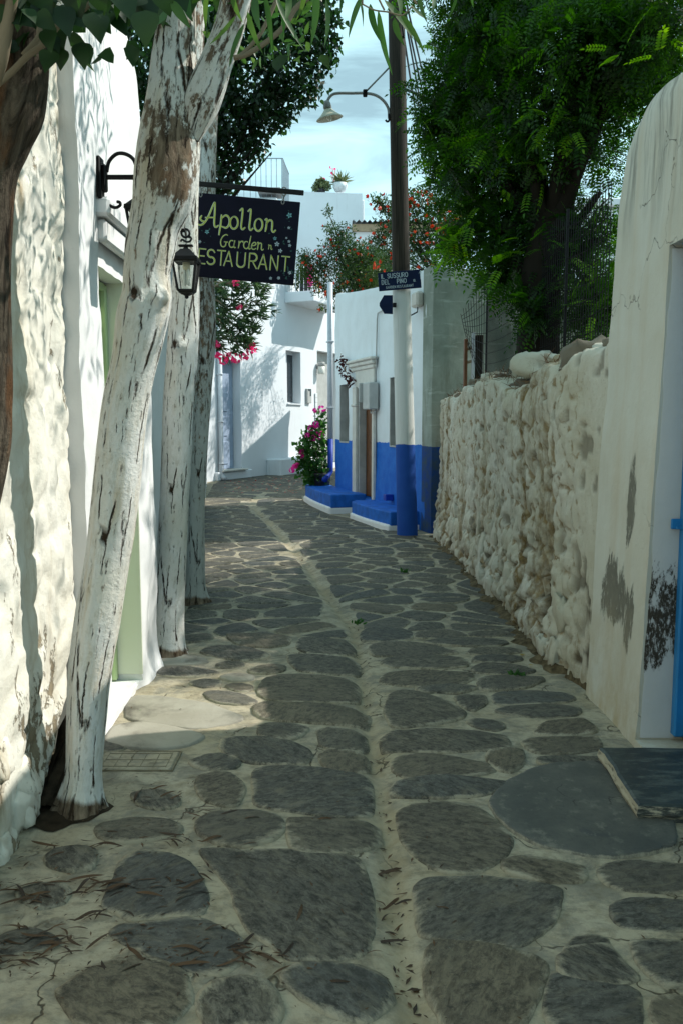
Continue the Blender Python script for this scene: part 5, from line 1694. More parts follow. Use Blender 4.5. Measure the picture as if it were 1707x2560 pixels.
# iron bar the sign hangs from
def zsp(X, Y): return PY(480 + X / 5.227, 450 + Y / 5.227, SY)
br = thing('sign_bracket', tuple(zsp(-250, 30)), 'black iron bar holding the hanging restaurant sign', 'bracket')
b0, b1 = zsp(-260, 20), zsp(1463, 170)
b0 = b0 + (b0 - b1).normalized() * .45
mid = (b0 + b1) / 2
dv = (b1 - b0).normalized()
q = MB(); q.box(mid, ((b1 - b0).length, .028, .034), ax=Matrix((dv, Vector((0, 1, 0)), dv.cross(Vector((0, 1, 0))))).transposed(), bev=.003); q.build('bar', M['metal_black'], br)
q = MB(); q.box((b0.x, b0.y, b0.z), (.03, .12, .22), bev=.005); q.build('wall_plate', M['metal_black'], br)
q = MB(); q.tube([(b0.x + .01, b0.y, b0.z - .1), (b0.x + .12, b0.y, b0.z - .16), (b0.x + .3, b0.y, b0.z - .09), (b0.x + .42, b0.y, b0.z - .035)], .012, 6); q.build('scroll', M['metal_black'], br, True)
def chain(X0, Y0, X1, Y1, name):
    mb = MB()
    for k_ in range(3):
        f0, f1 = k_ / 3, (k_ + 1) / 3
        a = zsp(X0 + (X1 - X0) * f0, Y0 + (Y1 - Y0) * f0); b_ = zsp(X0 + (X1 - X0) * f1, Y0 + (Y1 - Y0) * f1)
        c = (a + b_) / 2; h = (a - b_).length * .62
        pts = []
        for i in range(13):
            t_ = 2 * math.pi * i / 12
            w = .011
            pts.append(c + Vector((w * math.cos(t_), 0, h * math.sin(t_))) if k_ % 2 == 0 else c + Vector((0.002 * math.cos(t_), w * math.cos(t_), h * math.sin(t_))))
        mb.tube(pts, .0035, 6, caps=False)
    # loop over the bar
    c = zsp(X0, Y0 - 18)
    mb.tube([c + Vector((.022 * math.cos(t_ * math.pi / 6), 0, .03 * math.sin(t_ * math.pi / 6))) for t_ in range(13)], .0045, 6, caps=False)
    return mb.build(name, M['metal_grey'], rs, True)
chain(1205, 165, 1187, 310, 'chain')
chain(130, 75, 115, 215, 'chain')

# ------------------------------------------------------------------ small signs on the pole
q4 = [(945, 682), (1051, 673), (1053, 719), (947, 728)]
PYs = PB.y - .165
pc = [PY(u, v, PYs) for u, v in q4]
sx_ = (pc[1] - pc[0]).normalized(); sz_ = (pc[0] - pc[3]).normalized(); sz_ = (sz_ - sx_ * sz_.dot(sx_)).normalized()
sw, sh = (pc[1] - pc[0]).length, (pc[0] - pc[3]).length
ps = thing('pole_sign', tuple((pc[0] + pc[2]) / 2), 'small dark blue board reading Il Sussuro del Pino, nailed across the pole', 'sign')
def pg(x, y, off): return pc[3] + sx_ * x + sz_ * y + Vector((0, -1, 0)) * off
q = MB(); q.box(pg(sw / 2, sh / 2, -.01), (sw, .02, sh), ax=Matrix((sx_, Vector((0, 1, 0)), sz_)).transposed(), bev=.003); q.build('board', M['sign_blue'], ps)
q = MB()
def line(txt, x, y, h, wid, gap=.24):
    for ch in txt:
        if ch == ' ': x += h * .34; continue
        w = 0
        for st_ in GL[ch]:
            stroke(q, [(x + a * h * .92, y + b * h) for a, b in st_], wid, pg, .003, ch in 'SUOGDPR0' and len(st_) > 4, False)
            w = max(w, max(a for a, b in st_))
        x += (w * .92 + gap) * h
    return x
Q_ = q
line('IL', .045, sh * .66, sh * .24, .0085); line('SUSSURO', .13, sh * .66, sh * .24, .0085, .2)
q.build('lettering', M['ink_white'], ps); q = MB()
line('DEL', .045, sh * .34, sh * .24, .0085); line('PINO', .255, sh * .34, sh * .24, .0085, .22); line('10.', .475, sh * .36, sh * .13, .006)
q.build('lettering', M['ink_white'], ps); q = MB()
line('^', .56, sh * .50, sh * .36, .008)
q.build('painted_arrow', M['ink_white'], ps); q = MB()
line('GARDEN RESTAURANT', .10, sh * .10, sh * .13, .005, .23)
q.build('lettering', M['ink_white'], ps)
q = MB()
for (fx, fy) in ((.45, .9), (.58, .1)): q.lathe(pg(sw * fx, sh * fy, .003), [(.008, 0), (.005, .004), (0, .005)], 8, ax=Matrix.Rotation(math.radians(90), 3, 'X'))
q.build('nail_heads', M['metal_grey'], ps)
ar = thing('arrow_plate', tuple(PY(965, 762, PYs)), 'blank dark blue plate pointing left, just under the lettered pole sign', 'sign')
q = MB()
pts = [PY(u, v, PYs) for u, v in ((948, 757), (959, 738), (981, 738), (981, 785), (960, 784), (948, 765))]
vs = [p for p in pts] + [p + Vector((0, .02, 0)) for p in pts]
n6 = len(pts)
q.add(vs, [tuple(range(n6)), tuple(range(n6, 2 * n6))[::-1]] + [(i, n6 + i, n6 + (i + 1) % n6, (i + 1) % n6) for i in range(n6)])
q.build('plate', M['sign_blue'], ar)
q = MB(); q.box(PY(986, 762, PYs) + Vector((0, .03, 0)), (.05, .05, .06), bev=.006); q.build('fixing', M['metal_black'], ar)

# overhead cables
def cable(pts, r, lab, n=24):
    mb = MB(); mb.tube(catmull([tuple(p) for p in pts], n), r, 5)
    tag(mb.build('overhead_cable', M['cable'], None, True), lab, 'cable', 'overhead cables from the pole')
ctop = pole_c(7.5)
for i, (u0, v0, u1, v1) in enumerate(((1011, 100, 1065, 445), (1012, 40, 1080, 415), (1016, 40, 1095, 410), (1024, 40, 1108, 400))):
    a = PY(u0, v0, 11.8); b_ = PY(u1, v1, 21.0 + i)
    a2 = a + (a - b_) * .35 + Vector((0, 0, .0))
    b2 = b_ + (b_ - a) * .8
    cable([a2, a.lerp(b_, .3) - Vector((0, 0, .05)), b_, b2 + Vector((0, 0, .6))], .015,
          ['thin black cable nearest the pole, running down to the far roofs', 'thin black cable, second from the pole, running to the far roofs', 'thin black cable, third from the pole, running to the far roofs', 'thin black cable farthest right, running to the far roofs'][i])
cable([PY(995, 212, 11.5), PY(1015, 225, 11.3), PY(1035, 232, 11), PY(1080, 250, 10.2), PY(1180, 262, 9.2)], .018, 'thick black cable from the pole into the big tree')
# ------------------------------------------------------------------ far houses at the bend
FA = Vector((-3.45, 22.65)); ft = Vector((math.sin(math.radians(25)), math.cos(math.radians(25)))); fn = Vector((ft.y, -ft.x))
f_ax = Matrix(((ft.x, fn.x, 0), (ft.y, fn.y, 0), (0, 0, 1)))
def fs_(u, v): return WS(u, v, FA, ft)
def fp(s, z, off=0.0): return Vector((FA.x + ft.x * s + fn.x * off, FA.y + ft.y * s + fn.y * off, z))
fh = thing('corner_house', (FA.x, FA.y, 0), 'sunlit white two storey house with balcony where the lane bends', 'house')
dl0, dl1 = fs_(553, 1100)[0], fs_(592, 1100)[0]
dz1 = fs_(575, 900)[1]
w0, w1 = fs_(716, 950)[0], fs_(751, 950)[0]
wz0, wz1 = fs_(733, 1012)[1], fs_(733, 878)[1]
d20, d21 = fs_(793, 1000)[0], fs_(832, 1000)[0]
d2z = fs_(805, 878)[1]
def f_disp(s, z): return .02 * fbm(s * .8, z * .8, 0, 101, 3)
f_end = fs_(870, 1000)[0]
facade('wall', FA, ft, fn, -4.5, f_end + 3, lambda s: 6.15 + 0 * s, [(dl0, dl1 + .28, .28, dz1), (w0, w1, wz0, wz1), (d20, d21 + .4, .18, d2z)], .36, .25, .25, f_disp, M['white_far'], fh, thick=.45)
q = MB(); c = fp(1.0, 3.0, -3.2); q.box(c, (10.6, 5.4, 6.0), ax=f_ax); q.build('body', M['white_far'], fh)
# blue-grey panelled door
q = MB(); q.box(fp((dl0 + dl1) / 2 + .14, (.28 + dz1) / 2, -.3), (dl1 - dl0 + .24, .06, dz1 - .3), ax=f_ax, bev=.006); fd = q.build('door', M['blue_grey'], fh)
for zc, hh in ((.75, .65), (1.5, .55), (2.2, .55)):
    for k_ in range(2):
        q = MB(); q.box(fp(dl0 + .2 + k_ * .42, zc, -.262), (.26, .03, hh), ax=f_ax, bev=.012); q.build('door_panel', M['blue_grey'], fd)
q = MB(); q.box(fp((dl0 + dl1) / 2 + .1, .27, .03), (dl1 - dl0 + .5, .30, .05), ax=f_ax, bev=.01); q.build('doorstep', M['white_stone'], fh)
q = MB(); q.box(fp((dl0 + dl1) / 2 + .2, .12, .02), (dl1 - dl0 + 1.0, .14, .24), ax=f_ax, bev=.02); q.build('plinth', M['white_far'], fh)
# window
q = MB(); q.box(fp((w0 + w1) / 2, (wz0 + wz1) / 2, -.28), (w1 - w0, .04, wz1 - wz0), ax=f_ax); fw = q.build('window', M['white_metal'], fh)
q = MB()
for k_ in (-1, 1): q.box(fp((w0 + w1) / 2 + k_ * (w1 - w0) * .25, (wz0 + wz1) / 2, -.255), ((w1 - w0) * .36, .02, wz1 - wz0 - .2), ax=f_ax)
q.build('pane', M['glass_dark'], fw)
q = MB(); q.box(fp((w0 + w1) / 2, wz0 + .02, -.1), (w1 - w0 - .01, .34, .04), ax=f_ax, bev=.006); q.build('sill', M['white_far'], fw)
# right-hand doorway with tiled jamb
q = MB(); q.box(fp((d20 + d21) / 2 + .2, (d2z + .18) / 2, -.3), (d21 - d20 + .4, .05, d2z - .2), ax=f_ax); rd_ = q.build('door', M['box_grey'], fh)
for r_ in range(14):
    q = MB(); q.box(fp(d20 - .09, .45 + r_ * .16, .012), (.17, .03, .15), ax=f_ax, bev=.006); q.build('tile', M['white_metal'], fh)
# bench block, meter box, wall lamp
sb0 = fs_(668, 1165)[0]
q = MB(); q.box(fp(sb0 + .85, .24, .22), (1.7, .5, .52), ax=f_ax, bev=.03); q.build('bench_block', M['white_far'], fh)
fm = fs_(768, 990)
mb2 = thing('wall_meter_box', tuple(fp(fm[0], fm[1], .05)), 'small grey meter box on the far white wall right of the window', 'box')
q = MB(); q.box(fp(fm[0], fm[1], .05), (.30, .1, .48), ax=f_ax, bev=.01); q.build('case', M['box_grey'], mb2)
q = MB(); q.box(fp(fm[0] + .06, fm[1] + .08, .102), (.08, .01, .16), ax=f_ax); q.box(fp(fm[0], fm[1] + .2, .103), (.2, .012, .06), ax=f_ax); q.build('meter_window', M['glass_dark'], mb2)
fl_ = fs_(793, 922)
wl = thing('wall_lamp', tuple(fp(fl_[0], fl_[1], .1)), 'cylindrical white wall lamp beside the far doorway', 'lamp')
q = MB(); q.lathe(fp(fl_[0], fl_[1] - .18, .16), [(0, 0), (.11, 0), (.12, .02), (.12, .26), (.0, .26)], 16); q.build('lamp_glass', M['bulb_white'], wl, True)
q = MB(); q.lathe(fp(fl_[0], fl_[1] + .09, .16), [(0, 0), (.125, 0), (.125, .1), (.11, .13), (0, .13)], 16); q.box(fp(fl_[0], fl_[1] + .05, .05), (.08, .14, .1), ax=f_ax); q.build('lamp_cap', M['box_grey'], wl, True)
# drainpipe
sd_ = fs_(546, 1000)[0]
q = MB(); q.tube([fp(sd_, 6.0, .07), fp(sd_, .22, .07), fp(sd_, .10, .10), fp(sd_, .05, .2)], .07, 12); dpf = q.build('drainpipe', M['pipe_white'], fh, True)
for zz in (.45, 1.6, 2.9, 4.4): q = MB(); q.lathe(fp(sd_, zz, .07), [(.07, 0), (.085, .005), (.085, .05), (.07, .055)], 12); q.build('pipe_collar', M['pipe_white'], dpf, True)
# balcony
bl0 = fs_(712, 757)[0]
bz = fs_(712, 757)[1]
BL = fs_(811, 783)[0] - bl0
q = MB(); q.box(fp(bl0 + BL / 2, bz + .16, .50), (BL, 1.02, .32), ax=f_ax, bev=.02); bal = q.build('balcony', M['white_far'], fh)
q = MB()
for k_ in range(int(BL / .137)):
    s = bl0 + .04 + k_ * .137
    q.tube([fp(s, bz + .32, .96), fp(s, bz + 1.18, .96)], .012, 5, caps=False)
for k_ in range(7): q.tube([fp(bl0 + .04, bz + .32, .08 + k_ * .145), fp(bl0 + .04, bz + 1.18, .08 + k_ * .145)], .012, 5, caps=False)
q.tube([fp(bl0 + .04, bz + 1.18, .02), fp(bl0 + .04, bz + 1.18, .96), fp(bl0 + BL - .05, bz + 1.18, .96)], .022, 6)
q.build('railing', M['white_metal'], bal)
q = MB(); q.tube([fp(bl0 + .5, bz + .34, .6), fp(bl0 + .5, bz + 1.0, .6), fp(bl0 + 1.0, bz + 1.0, .6), fp(bl0 + 1.3, bz + .34, .6)], .03, 6); q.tube([fp(bl0 + .5, bz + .62, .6), fp(bl0 + 1.2, bz + .62, .6)], .025, 6)
ych = thing('yellow_chair_frame', tuple(fp(bl0 + .8, bz + .33, .6)), 'yellow painted chair frame standing on the far balcony', 'chair')
q.build('frame', M['yellow'], ych, True)
# upper storey and roofs behind
u1 = thing('upper_house', (-.8, 33.2, 0), 'pale blue-white cubic upper storey with bare flat roof above the lane', 'house')
x0, x1 = PY(690, 600, 33).x, PY(906, 600, 33).x
zt_ = PY(800, 479, 33).z
def u_disp(s, z): return .03 * fbm(s * .6, z * .6, 0, 111, 3)
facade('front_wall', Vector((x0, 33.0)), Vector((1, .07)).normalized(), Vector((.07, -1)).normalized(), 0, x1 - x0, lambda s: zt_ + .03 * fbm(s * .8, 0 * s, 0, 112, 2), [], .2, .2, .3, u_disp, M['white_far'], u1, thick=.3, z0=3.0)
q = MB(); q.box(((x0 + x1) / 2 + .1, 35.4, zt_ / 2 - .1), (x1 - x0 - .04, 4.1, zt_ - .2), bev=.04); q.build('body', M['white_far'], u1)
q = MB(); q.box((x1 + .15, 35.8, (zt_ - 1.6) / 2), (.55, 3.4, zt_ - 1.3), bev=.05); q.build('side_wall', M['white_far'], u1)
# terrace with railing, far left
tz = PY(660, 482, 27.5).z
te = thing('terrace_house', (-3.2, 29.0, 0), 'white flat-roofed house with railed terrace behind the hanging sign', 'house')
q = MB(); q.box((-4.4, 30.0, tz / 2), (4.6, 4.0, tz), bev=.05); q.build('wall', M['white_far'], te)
q = MB(); q.box(PY(672, 470, 27.6) + Vector((0, .6, 0)), (.75, .9, .14), bev=.02); q.build('vent_roof', M['thatch'], te)
rl = MB()
Yr = 28.1
pz0, pz1 = tz - .02, PY(660, 396, Yr).z
xr = PY(707, 400, Yr).x
for u in (550, 565, 580, 596, 612, 626, 639, 652, 665, 678, 691):
    x = PY(u + 14, 430, Yr).x
    rl.tube([(x, Yr, pz0), (x, Yr, pz1)], .012, 5, caps=False)
rl.tube([(PY(540, 400, Yr).x, Yr, pz1), (xr, Yr, pz1)], .018, 6)
for k_ in range(9):
    rl.tube([(xr + .012 * k_, Yr + .2 * k_, pz0), (xr + .012 * k_, Yr + .2 * k_, pz1)], .012, 5, caps=False)
rl.tube([(xr, Yr, pz1), (xr + .1, Yr + 1.7, pz1)], .02, 6)
rl.build('railing', M['rail_grey'], te)
# corrugated roof at right
cr = thing('sheet_roofed_house', (2.3, 33, 0), 'low bluish white house with corrugated sheet roof behind the pole', 'house')
cz = PY(950, 575, 32).z
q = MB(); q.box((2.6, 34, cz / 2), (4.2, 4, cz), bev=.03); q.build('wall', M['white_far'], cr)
q = MB(); q.box((2.6, 31.95, cz + .06), (4.4, .2, .26)); q.build('fascia', M['timber'], cr)
q = MB()
vs = []; n_ = 90
for j, yy in enumerate((31.7, 36.2)):
    for i in range(n_ + 1):
        vs.append((.4 + 4.5 * i / n_, yy, cz + .26 + .05 * math.sin(i * math.pi / 2.0) + j * .5))
q.add(vs, [(i, i + 1, n_ + 2 + i, n_ + 1 + i) for i in range(n_)])
q.build('corrugated_sheet', M['thatch'], cr, True)
# plain block added behind the blue and white house to shade the corner house
ah = thing('added_shade_house', (2.4, 22.5, 0), 'plain white block added behind the blue and white house to shade the corner house', 'house')
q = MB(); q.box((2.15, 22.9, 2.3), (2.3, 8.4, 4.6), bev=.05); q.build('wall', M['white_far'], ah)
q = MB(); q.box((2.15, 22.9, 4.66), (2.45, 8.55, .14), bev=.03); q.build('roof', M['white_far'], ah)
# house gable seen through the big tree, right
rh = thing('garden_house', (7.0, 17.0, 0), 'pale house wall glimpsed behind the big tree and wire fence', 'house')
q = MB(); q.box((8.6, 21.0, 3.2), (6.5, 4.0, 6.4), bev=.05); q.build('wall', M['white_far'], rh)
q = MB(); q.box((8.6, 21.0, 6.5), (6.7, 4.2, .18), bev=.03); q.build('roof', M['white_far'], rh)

# ------------------------------------------------------------------ wall lanterns on the left house
def scroll_bracket(mb, p, out, side=1):
    p = Vector(p)
    o = Vector((1, 0, 0))
    mb.box(p + Vector((.012, 0, 0)), (.022, .07, .20), bev=.006)
    mb.box(p + Vector((.03, 0, 0)), (.03, .045, .13), bev=.008)
    mb.box(p + Vector((.03 + out / 2, 0, .005)), (out, .018, .022), bev=.004)
    mb.tube(catmull([tuple(p + Vector((.035 + out * f, 0, .01 + h))) for f, h in ((.05, .02), (.12, .07), (.32, .105), (.55, .105), (.75, .08), (.85, .03))], 20), .0095, 8)
    mb.tube(catmull([tuple(p + Vector(q_)) for q_ in ((.035, 0, -.09), (.05, 0, -.125), (.08, 0, -.14), (.105, 0, -.13), (.105, 0, -.115), (.09, 0, -.112))], 18), .008, 8)
    c = p + Vector((.03 + out, 0, .0))
    mb.tube([c + Vector((.024 * math.cos(a * math.pi / 6), 0, -.012 + .024 * math.sin(a * math.pi / 6))) for a in range(13)], .007, 6, caps=False)
def lantern(p, root, s=1.0):
    """p = top hook; four-sided tapered coach lantern hanging below"""
    p = Vector(p)
    def ring(h, w):
        return [p + Vector((w * a, w * b, -h)) * s for a, b in ((-1, -1), (1, -1), (1, 1), (-1, 1))]
    q = MB()
    def frust(z0, w0, z1, w1, top=True, bot=True):
        a, b = ring(z0, w0), ring(z1, w1)
        fs = [(0, 1, 5, 4), (1, 2, 6, 5), (2, 3, 7, 6), (3, 0, 4, 7)]
        if top: fs.append((3, 2, 1, 0))
        if bot: fs.append((4, 5, 6, 7))
        q.add(a + b, fs)
    q.tube(catmull([tuple(p + Vector(v_) * s) for v_ in ((-.03, 0, .0), (-.02, 0, .012), (0, 0, .0), (.022, 0, .0), (.034, 0, .016), (.026, 0, .028), (.018, 0, .02))], 20), .006 * s, 6)
    q.box(p + Vector((0, 0, -.024)) * s, (.085 * s, .03 * s, .012 * s), bev=.003)
    q.lathe(p + Vector((0, 0, -.04)) * s, [(0, .03 * s), (.012 * s, .01 * s), (.02 * s, -.01 * s), (.03 * s, -.014 * s)], 10)
    frust(.045, .026, .095, .072); frust(.095, .076, .115, .078)
    q.build('lantern_cap', M['metal_black'], root, False)
    q = MB()
    a, b = ring(.115, .068), ring(.285, .044)
    for i in range(4):
        q.tube([a[i], b[i]], .0075 * s, 4)
        q.tube([a[i], a[(i + 1) % 4]], .007 * s, 4); q.tube([b[i], b[(i + 1) % 4]], .007 * s, 4)
    frust(.285, .044, .300, .038); frust(.300, .030, .312, .014)
    q.lathe(p + Vector((0, 0, -.318)) * s, [(0, .012 * s), (.012 * s, .004 * s), (.011 * s, -.008 * s), (0, -.014 * s)], 8)
    q.build('lantern_frame', M['metal_black'], root, False)
    q = MB()
    a, b = ring(.118, .062), ring(.283, .040)
    for i in range(4): q.add([a[i], a[(i + 1) % 4], b[(i + 1) % 4], b[i]], [(0, 1, 2, 3)])
    q.build('lantern_glass', M['glass'], root)
    q = MB(); q.lathe(p, [(0, -.12 * s), (.022 * s, -.12 * s), (.022 * s, -.165 * s), (0, -.165 * s)], 12); bb = q.build('bulb_base', M['bulb_base'], root, True)
    q = MB()
    for dx, dy in ((-.011, -.011), (.011, -.011), (-.011, .011), (.011, .011)):
        q.lathe(p + Vector((dx, dy, 0)) * s, [(.008 * s, -.16 * s), (.008 * s, -.245 * s), (.004 * s, -.252 * s), (0, -.253 * s)], 8)
    q.build('tubes', M['bulb_white'], bb, True)
p1 = Vector((-1.20, 4.20, 2.80))
l1 = thing('wall_lantern', tuple(p1), 'black scroll bracket lantern half hidden behind the front limewashed trunk', 'lantern')
q = MB(); scroll_bracket(q, p1, .19); q.build('bracket', M['metal_black'], l1, True)
lantern(p1 + Vector((.22, 0, -.045)), l1, 1.0)
hook = PY(465, 604, 4.98)
l2 = thing('wall_lantern', (-1.24, hook.y, hook.z + .05), 'black coach lantern with white tube bulb hanging between two limewashed trunks', 'lantern')
q = MB(); scroll_bracket(q, (-1.245, hook.y, hook.z + .06), hook.x + 1.215); q.build('bracket', M['metal_black'], l2, True)
lantern(hook, l2, 1.0)
# ------------------------------------------------------------------ trunks
def trunk_obj(name, C, R, mat, parent, nk=44, nr=150, bump=.05, knots=(), seed=0, ridge=.5, flat=1.0):
    """C centres, R radii -> bark tube with ridges, hollows and burls"""
    CR = catmull(np.column_stack([C, R]), nr)
    C, R = CR[:, :3], CR[:, 3]
    T = np.gradient(C, axis=0); T /= np.linalg.norm(T, axis=1, keepdims=True)
    up = np.array([0, -1.0, 0])
    V = np.zeros((nr, nk, 3))
    ang = np.linspace(0, 2 * np.pi, nk, endpoint=False)
    for i in range(nr):
        x = np.cross(T[i], up); x /= np.linalg.norm(x)
        y = np.cross(x, T[i]); y = -y
        h = C[i, 2]
        ca, sa = np.cos(ang), np.sin(ang)
        d = bump * fbm(ca * 1.1 + seed, sa * 1.1, h * 1.3, 120 + seed, 4)
        d = d + bump * ridge * .6 * np.abs(fbm(ca * 5 + seed, sa * 5, h * 1.1, 130 + seed, 2)) + .012 * fbm(ca * 9, sa * 9, h * 9, 140 + seed, 2)
        r = R[i] * (1 + d)
        if h < .22:      # root flare
            fl_k = (1 - max(h, 0) / .22) ** 2
            r = r * (1 + fl_k * (.10 + .22 * np.clip(np.sin(ang * 4 + seed) + .5 * np.sin(ang * 7 + 2 * seed), 0, 1.3)))
        p = C[i] + (x[None] * ca[:, None]) * r[:, None] + (y[None] * sa[:, None]) * r[:, None]
        V[i] = p
    for (kp, kr, kh) in knots:
        dd = np.linalg.norm(V - np.array(kp), axis=2)
        w = np.clip(1 - dd / kr, 0, 1); w = w * w * (3 - 2 * w)
        out = V - C[:, None]; out /= np.linalg.norm(out, axis=2, keepdims=True)
        rough = 1 + 1.1 * fbm(V[..., 0] * 26, V[..., 1] * 26, V[..., 2] * 20, 150, 4, .65) if kh > 0 else 1
        V += out * (w * kh * rough)[..., None]
    V = V.reshape(-1, 3) - np.array(ROOT[parent.name])
    return put(name, tube_mesh(name, V, nr, nk, [mat]), parent)
def edges(tab, Y):
    C = []; R = []
    for row in tab:
        uL, uR, v = row[:3]
        y = row[3] if len(row) > 3 else Y
        p = PY((uL + uR) / 2, v, y)
        C.append(tuple(p)); R.append((uR - uL) / 2 * y / F_PX)
    return np.array(C), np.array(R)

t1 = thing('eucalyptus_tree', (-1.09, 3.30, 0), 'front leaning limewashed tree with big burl and forked top, foot on the paving', 'tree')
T1 = [(138, 268, 2045, 3.27), (152, 258, 1990, 3.275), (163, 257, 1930, 3.285), (168, 268, 1800, 3.305), (173, 277, 1700, 3.32), (192, 302, 1550, 3.34), (215, 324, 1400), (232, 346, 1250), (248, 360, 1100), (262, 372, 1000),
      (283, 393, 900), (292, 418, 800), (307, 428, 740), (311, 425, 680), (316, 437, 620), (325, 450, 560), (333, 478, 500), (339, 492, 430), (346, 492, 380), (354, 488, 330), (365, 488, 280), (374, 490, 230),
      (385, 486, 150), (396, 486, 80), (404, 484, 0), (408, 482, -120), (412, 476, -300), (415, 468, -520)]
C, R = edges(T1, 3.36)
k1 = PY(440, 335, 3.16); k2 = PY(448, 400, 3.17); k3 = PY(330, 745, 3.24); k4 = PY(415, 745, 3.28); k5 = PY(462, 470, 3.2); k6 = PY(465, 165, 3.26)
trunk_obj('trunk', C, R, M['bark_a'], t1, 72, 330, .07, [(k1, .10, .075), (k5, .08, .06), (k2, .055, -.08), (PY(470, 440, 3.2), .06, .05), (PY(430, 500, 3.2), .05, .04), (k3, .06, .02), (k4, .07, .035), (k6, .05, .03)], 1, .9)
Bt = [(452, 500, 345, 3.36), (455, 540, 270, 3.34), (478, 562, 210, 3.32), (505, 580, 150, 3.3), (535, 605, 77, 3.28), (555, 625, 0, 3.25), (578, 645, -100, 3.2), (600, 662, -240, 3.1), (622, 672, -420, 3.0)]
C, R = edges(Bt, 3.34)
trunk_obj('branch', C, R, M['bark_a'], t1, 44, 120, .09, [], 3, 1.2)
t2 = thing('limewashed_tree', (-1.22, 5.62, 0), 'middle upright limewashed tree with dark vertical cracks behind the coach lantern', 'tree')
T2 = [(360, 470, 1650, 5.58), (372, 461, 1610, 5.585), (384, 460, 1520, 5.6), (393, 465, 1400), (402, 471, 1250), (408, 480, 1100), (411, 483, 1000), (418, 492, 900), (426, 497, 800), (433, 497, 700), (440, 495, 600), (447, 496, 500), (452, 500, 350), (457, 504, 200), (462, 510, 50), (470, 515, -150)]
C, R = edges(T2, 5.62)
trunk_obj('trunk', C, R, M['bark_b'], t2, 52, 240, .06, [(PY(440, 860, 5.5), .1, .03), (PY(420, 690, 5.5), .08, .03)], 5, .8)
t3 = thing('limewashed_tree', (-1.29, 7.2, 0), 'rear limewashed tree with grey patchy bark, right of the other two', 'tree')
T3 = [(452, 522, 1518, 7.2), (460, 515, 1480), (463, 512, 1400), (467, 512, 1250), (478, 527, 1000), (485, 538, 850), (488, 538, 750), (490, 536, 690), (495, 538, 550), (500, 541, 400), (510, 546, 250), (520, 552, 100)]
C, R = edges(T3, 7.2)
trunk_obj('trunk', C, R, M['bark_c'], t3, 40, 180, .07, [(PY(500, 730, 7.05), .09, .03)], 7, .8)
t4 = thing('leaning_tree', (-1.17, 2.25, 0), 'brown peeling trunk at the left edge, leaning on the rough wall', 'tree')
C = np.array([(-1.30, 2.18, -.05), (-1.29, 2.3, .3), (-1.27, 2.42, .8), tuple(PY(-60, 1187, 2.62)), tuple(PY(-30, 1000, 2.66)), tuple(PY(-22, 765, 2.7)), tuple(PY(-20, 638, 2.7)), tuple(PY(-12, 450, 2.7)), tuple(PY(5, 350, 2.68)), tuple(PY(25, 270, 2.66)), tuple(PY(45, 180, 2.64)), tuple(PY(50, 60, 2.6)), tuple(PY(60, -80, 2.55)), tuple(PY(75, -300, 2.5))])
R = .86 * np.array([.13, .11, .10, 75 * 2.62 / F_PX, 62 * 2.66 / F_PX, 52 * 2.7 / F_PX, 54 * 2.7 / F_PX, 60 * 2.7 / F_PX, 78 * 2.7 / F_PX, 92 * 2.66 / F_PX, 82 * 2.64 / F_PX, 74 * 2.6 / F_PX, 60 * 2.55 / F_PX, 50 * 2.5 / F_PX])
trunk_obj('trunk', C, R, M['bark_brown'], t4, 56, 260, .12, [(PY(60, 300, 2.5), .09, .03), (PY(10, 420, 2.55), .07, -.03)], 9, 1.6)
q = MB(); pts = catmull([tuple(PY(u, v, y)) for u, v, y in ((-12, 200, 2.25), (4, 150, 2.22), (14, 90, 2.2), (26, 30, 2.18), (40, -60, 2.15), (55, -180, 2.1))], 24)
q.tube(pts, [.0165] * 12 + [.014] * 12, 10); q.build('branch', M['bark_twig'], t4, True)
q = MB(); q.tube(catmull([tuple(PY(u, v, 2.4)) for u, v in ((-10, 215), (30, 180), (70, 140), (110, 110), (150, 60), (200, 30), (260, -30))], 24), .009, 8)
q.tube(catmull([tuple(PY(u, v, 2.45)) for u, v in ((60, 140), (100, 90), (95, 40), (130, -20))], 16), .010, 8); q.build('branch', M['bark_twig'], t4, True)

# ------------------------------------------------------------------ foliage
def sun_gap(P, q, r):
    """the canopy is open where the sun reaches the paving at q"""
    sv = np.array(SUN); w = P - np.array(q)
    d = np.linalg.norm(w - (w @ sv)[:, None] * sv, axis=1)
    return P[d > r]
GAPS = [((-.95, 4.62, 0), .26), ((-.55, 4.66, 0), .17), ((-.25, 4.70, 0), .09), ((-1.2, 10.3, 0), .16), ((-.9, 10.6, 0), .13), ((-1.3, 9.4, 0), .10), ((-.75, 9.2, 0), .08), ((-.9, 6.6, 0), .09), ((-.6, 6.5, 0), .06)]
def gaps(P):
    for q_, r_ in GAPS: P = sun_gap(P, q_, r_)
    return P
def broad_leaf_mesh():
    n = 9
    out = []
    for i in range(n + 1):
        x = i / n
        w = .50 * math.sin(math.pi * min(1, x ** .62)) ** .9 * (1 - .35 * x)
        out.append((x, w))
    V = []; fs = []
    for i, (x, w) in enumerate(out):
        dz = -.22 * x * x
        V += [(x, -w, dz + .10 * w), (x, 0, dz - .0), (x, w, dz + .10 * w)]
    for i in range(n):
        a = 3 * i
        fs += [(a, a + 1, a + 4, a + 3), (a + 1, a + 2, a + 5, a + 4)]
    return np.array(V), fs
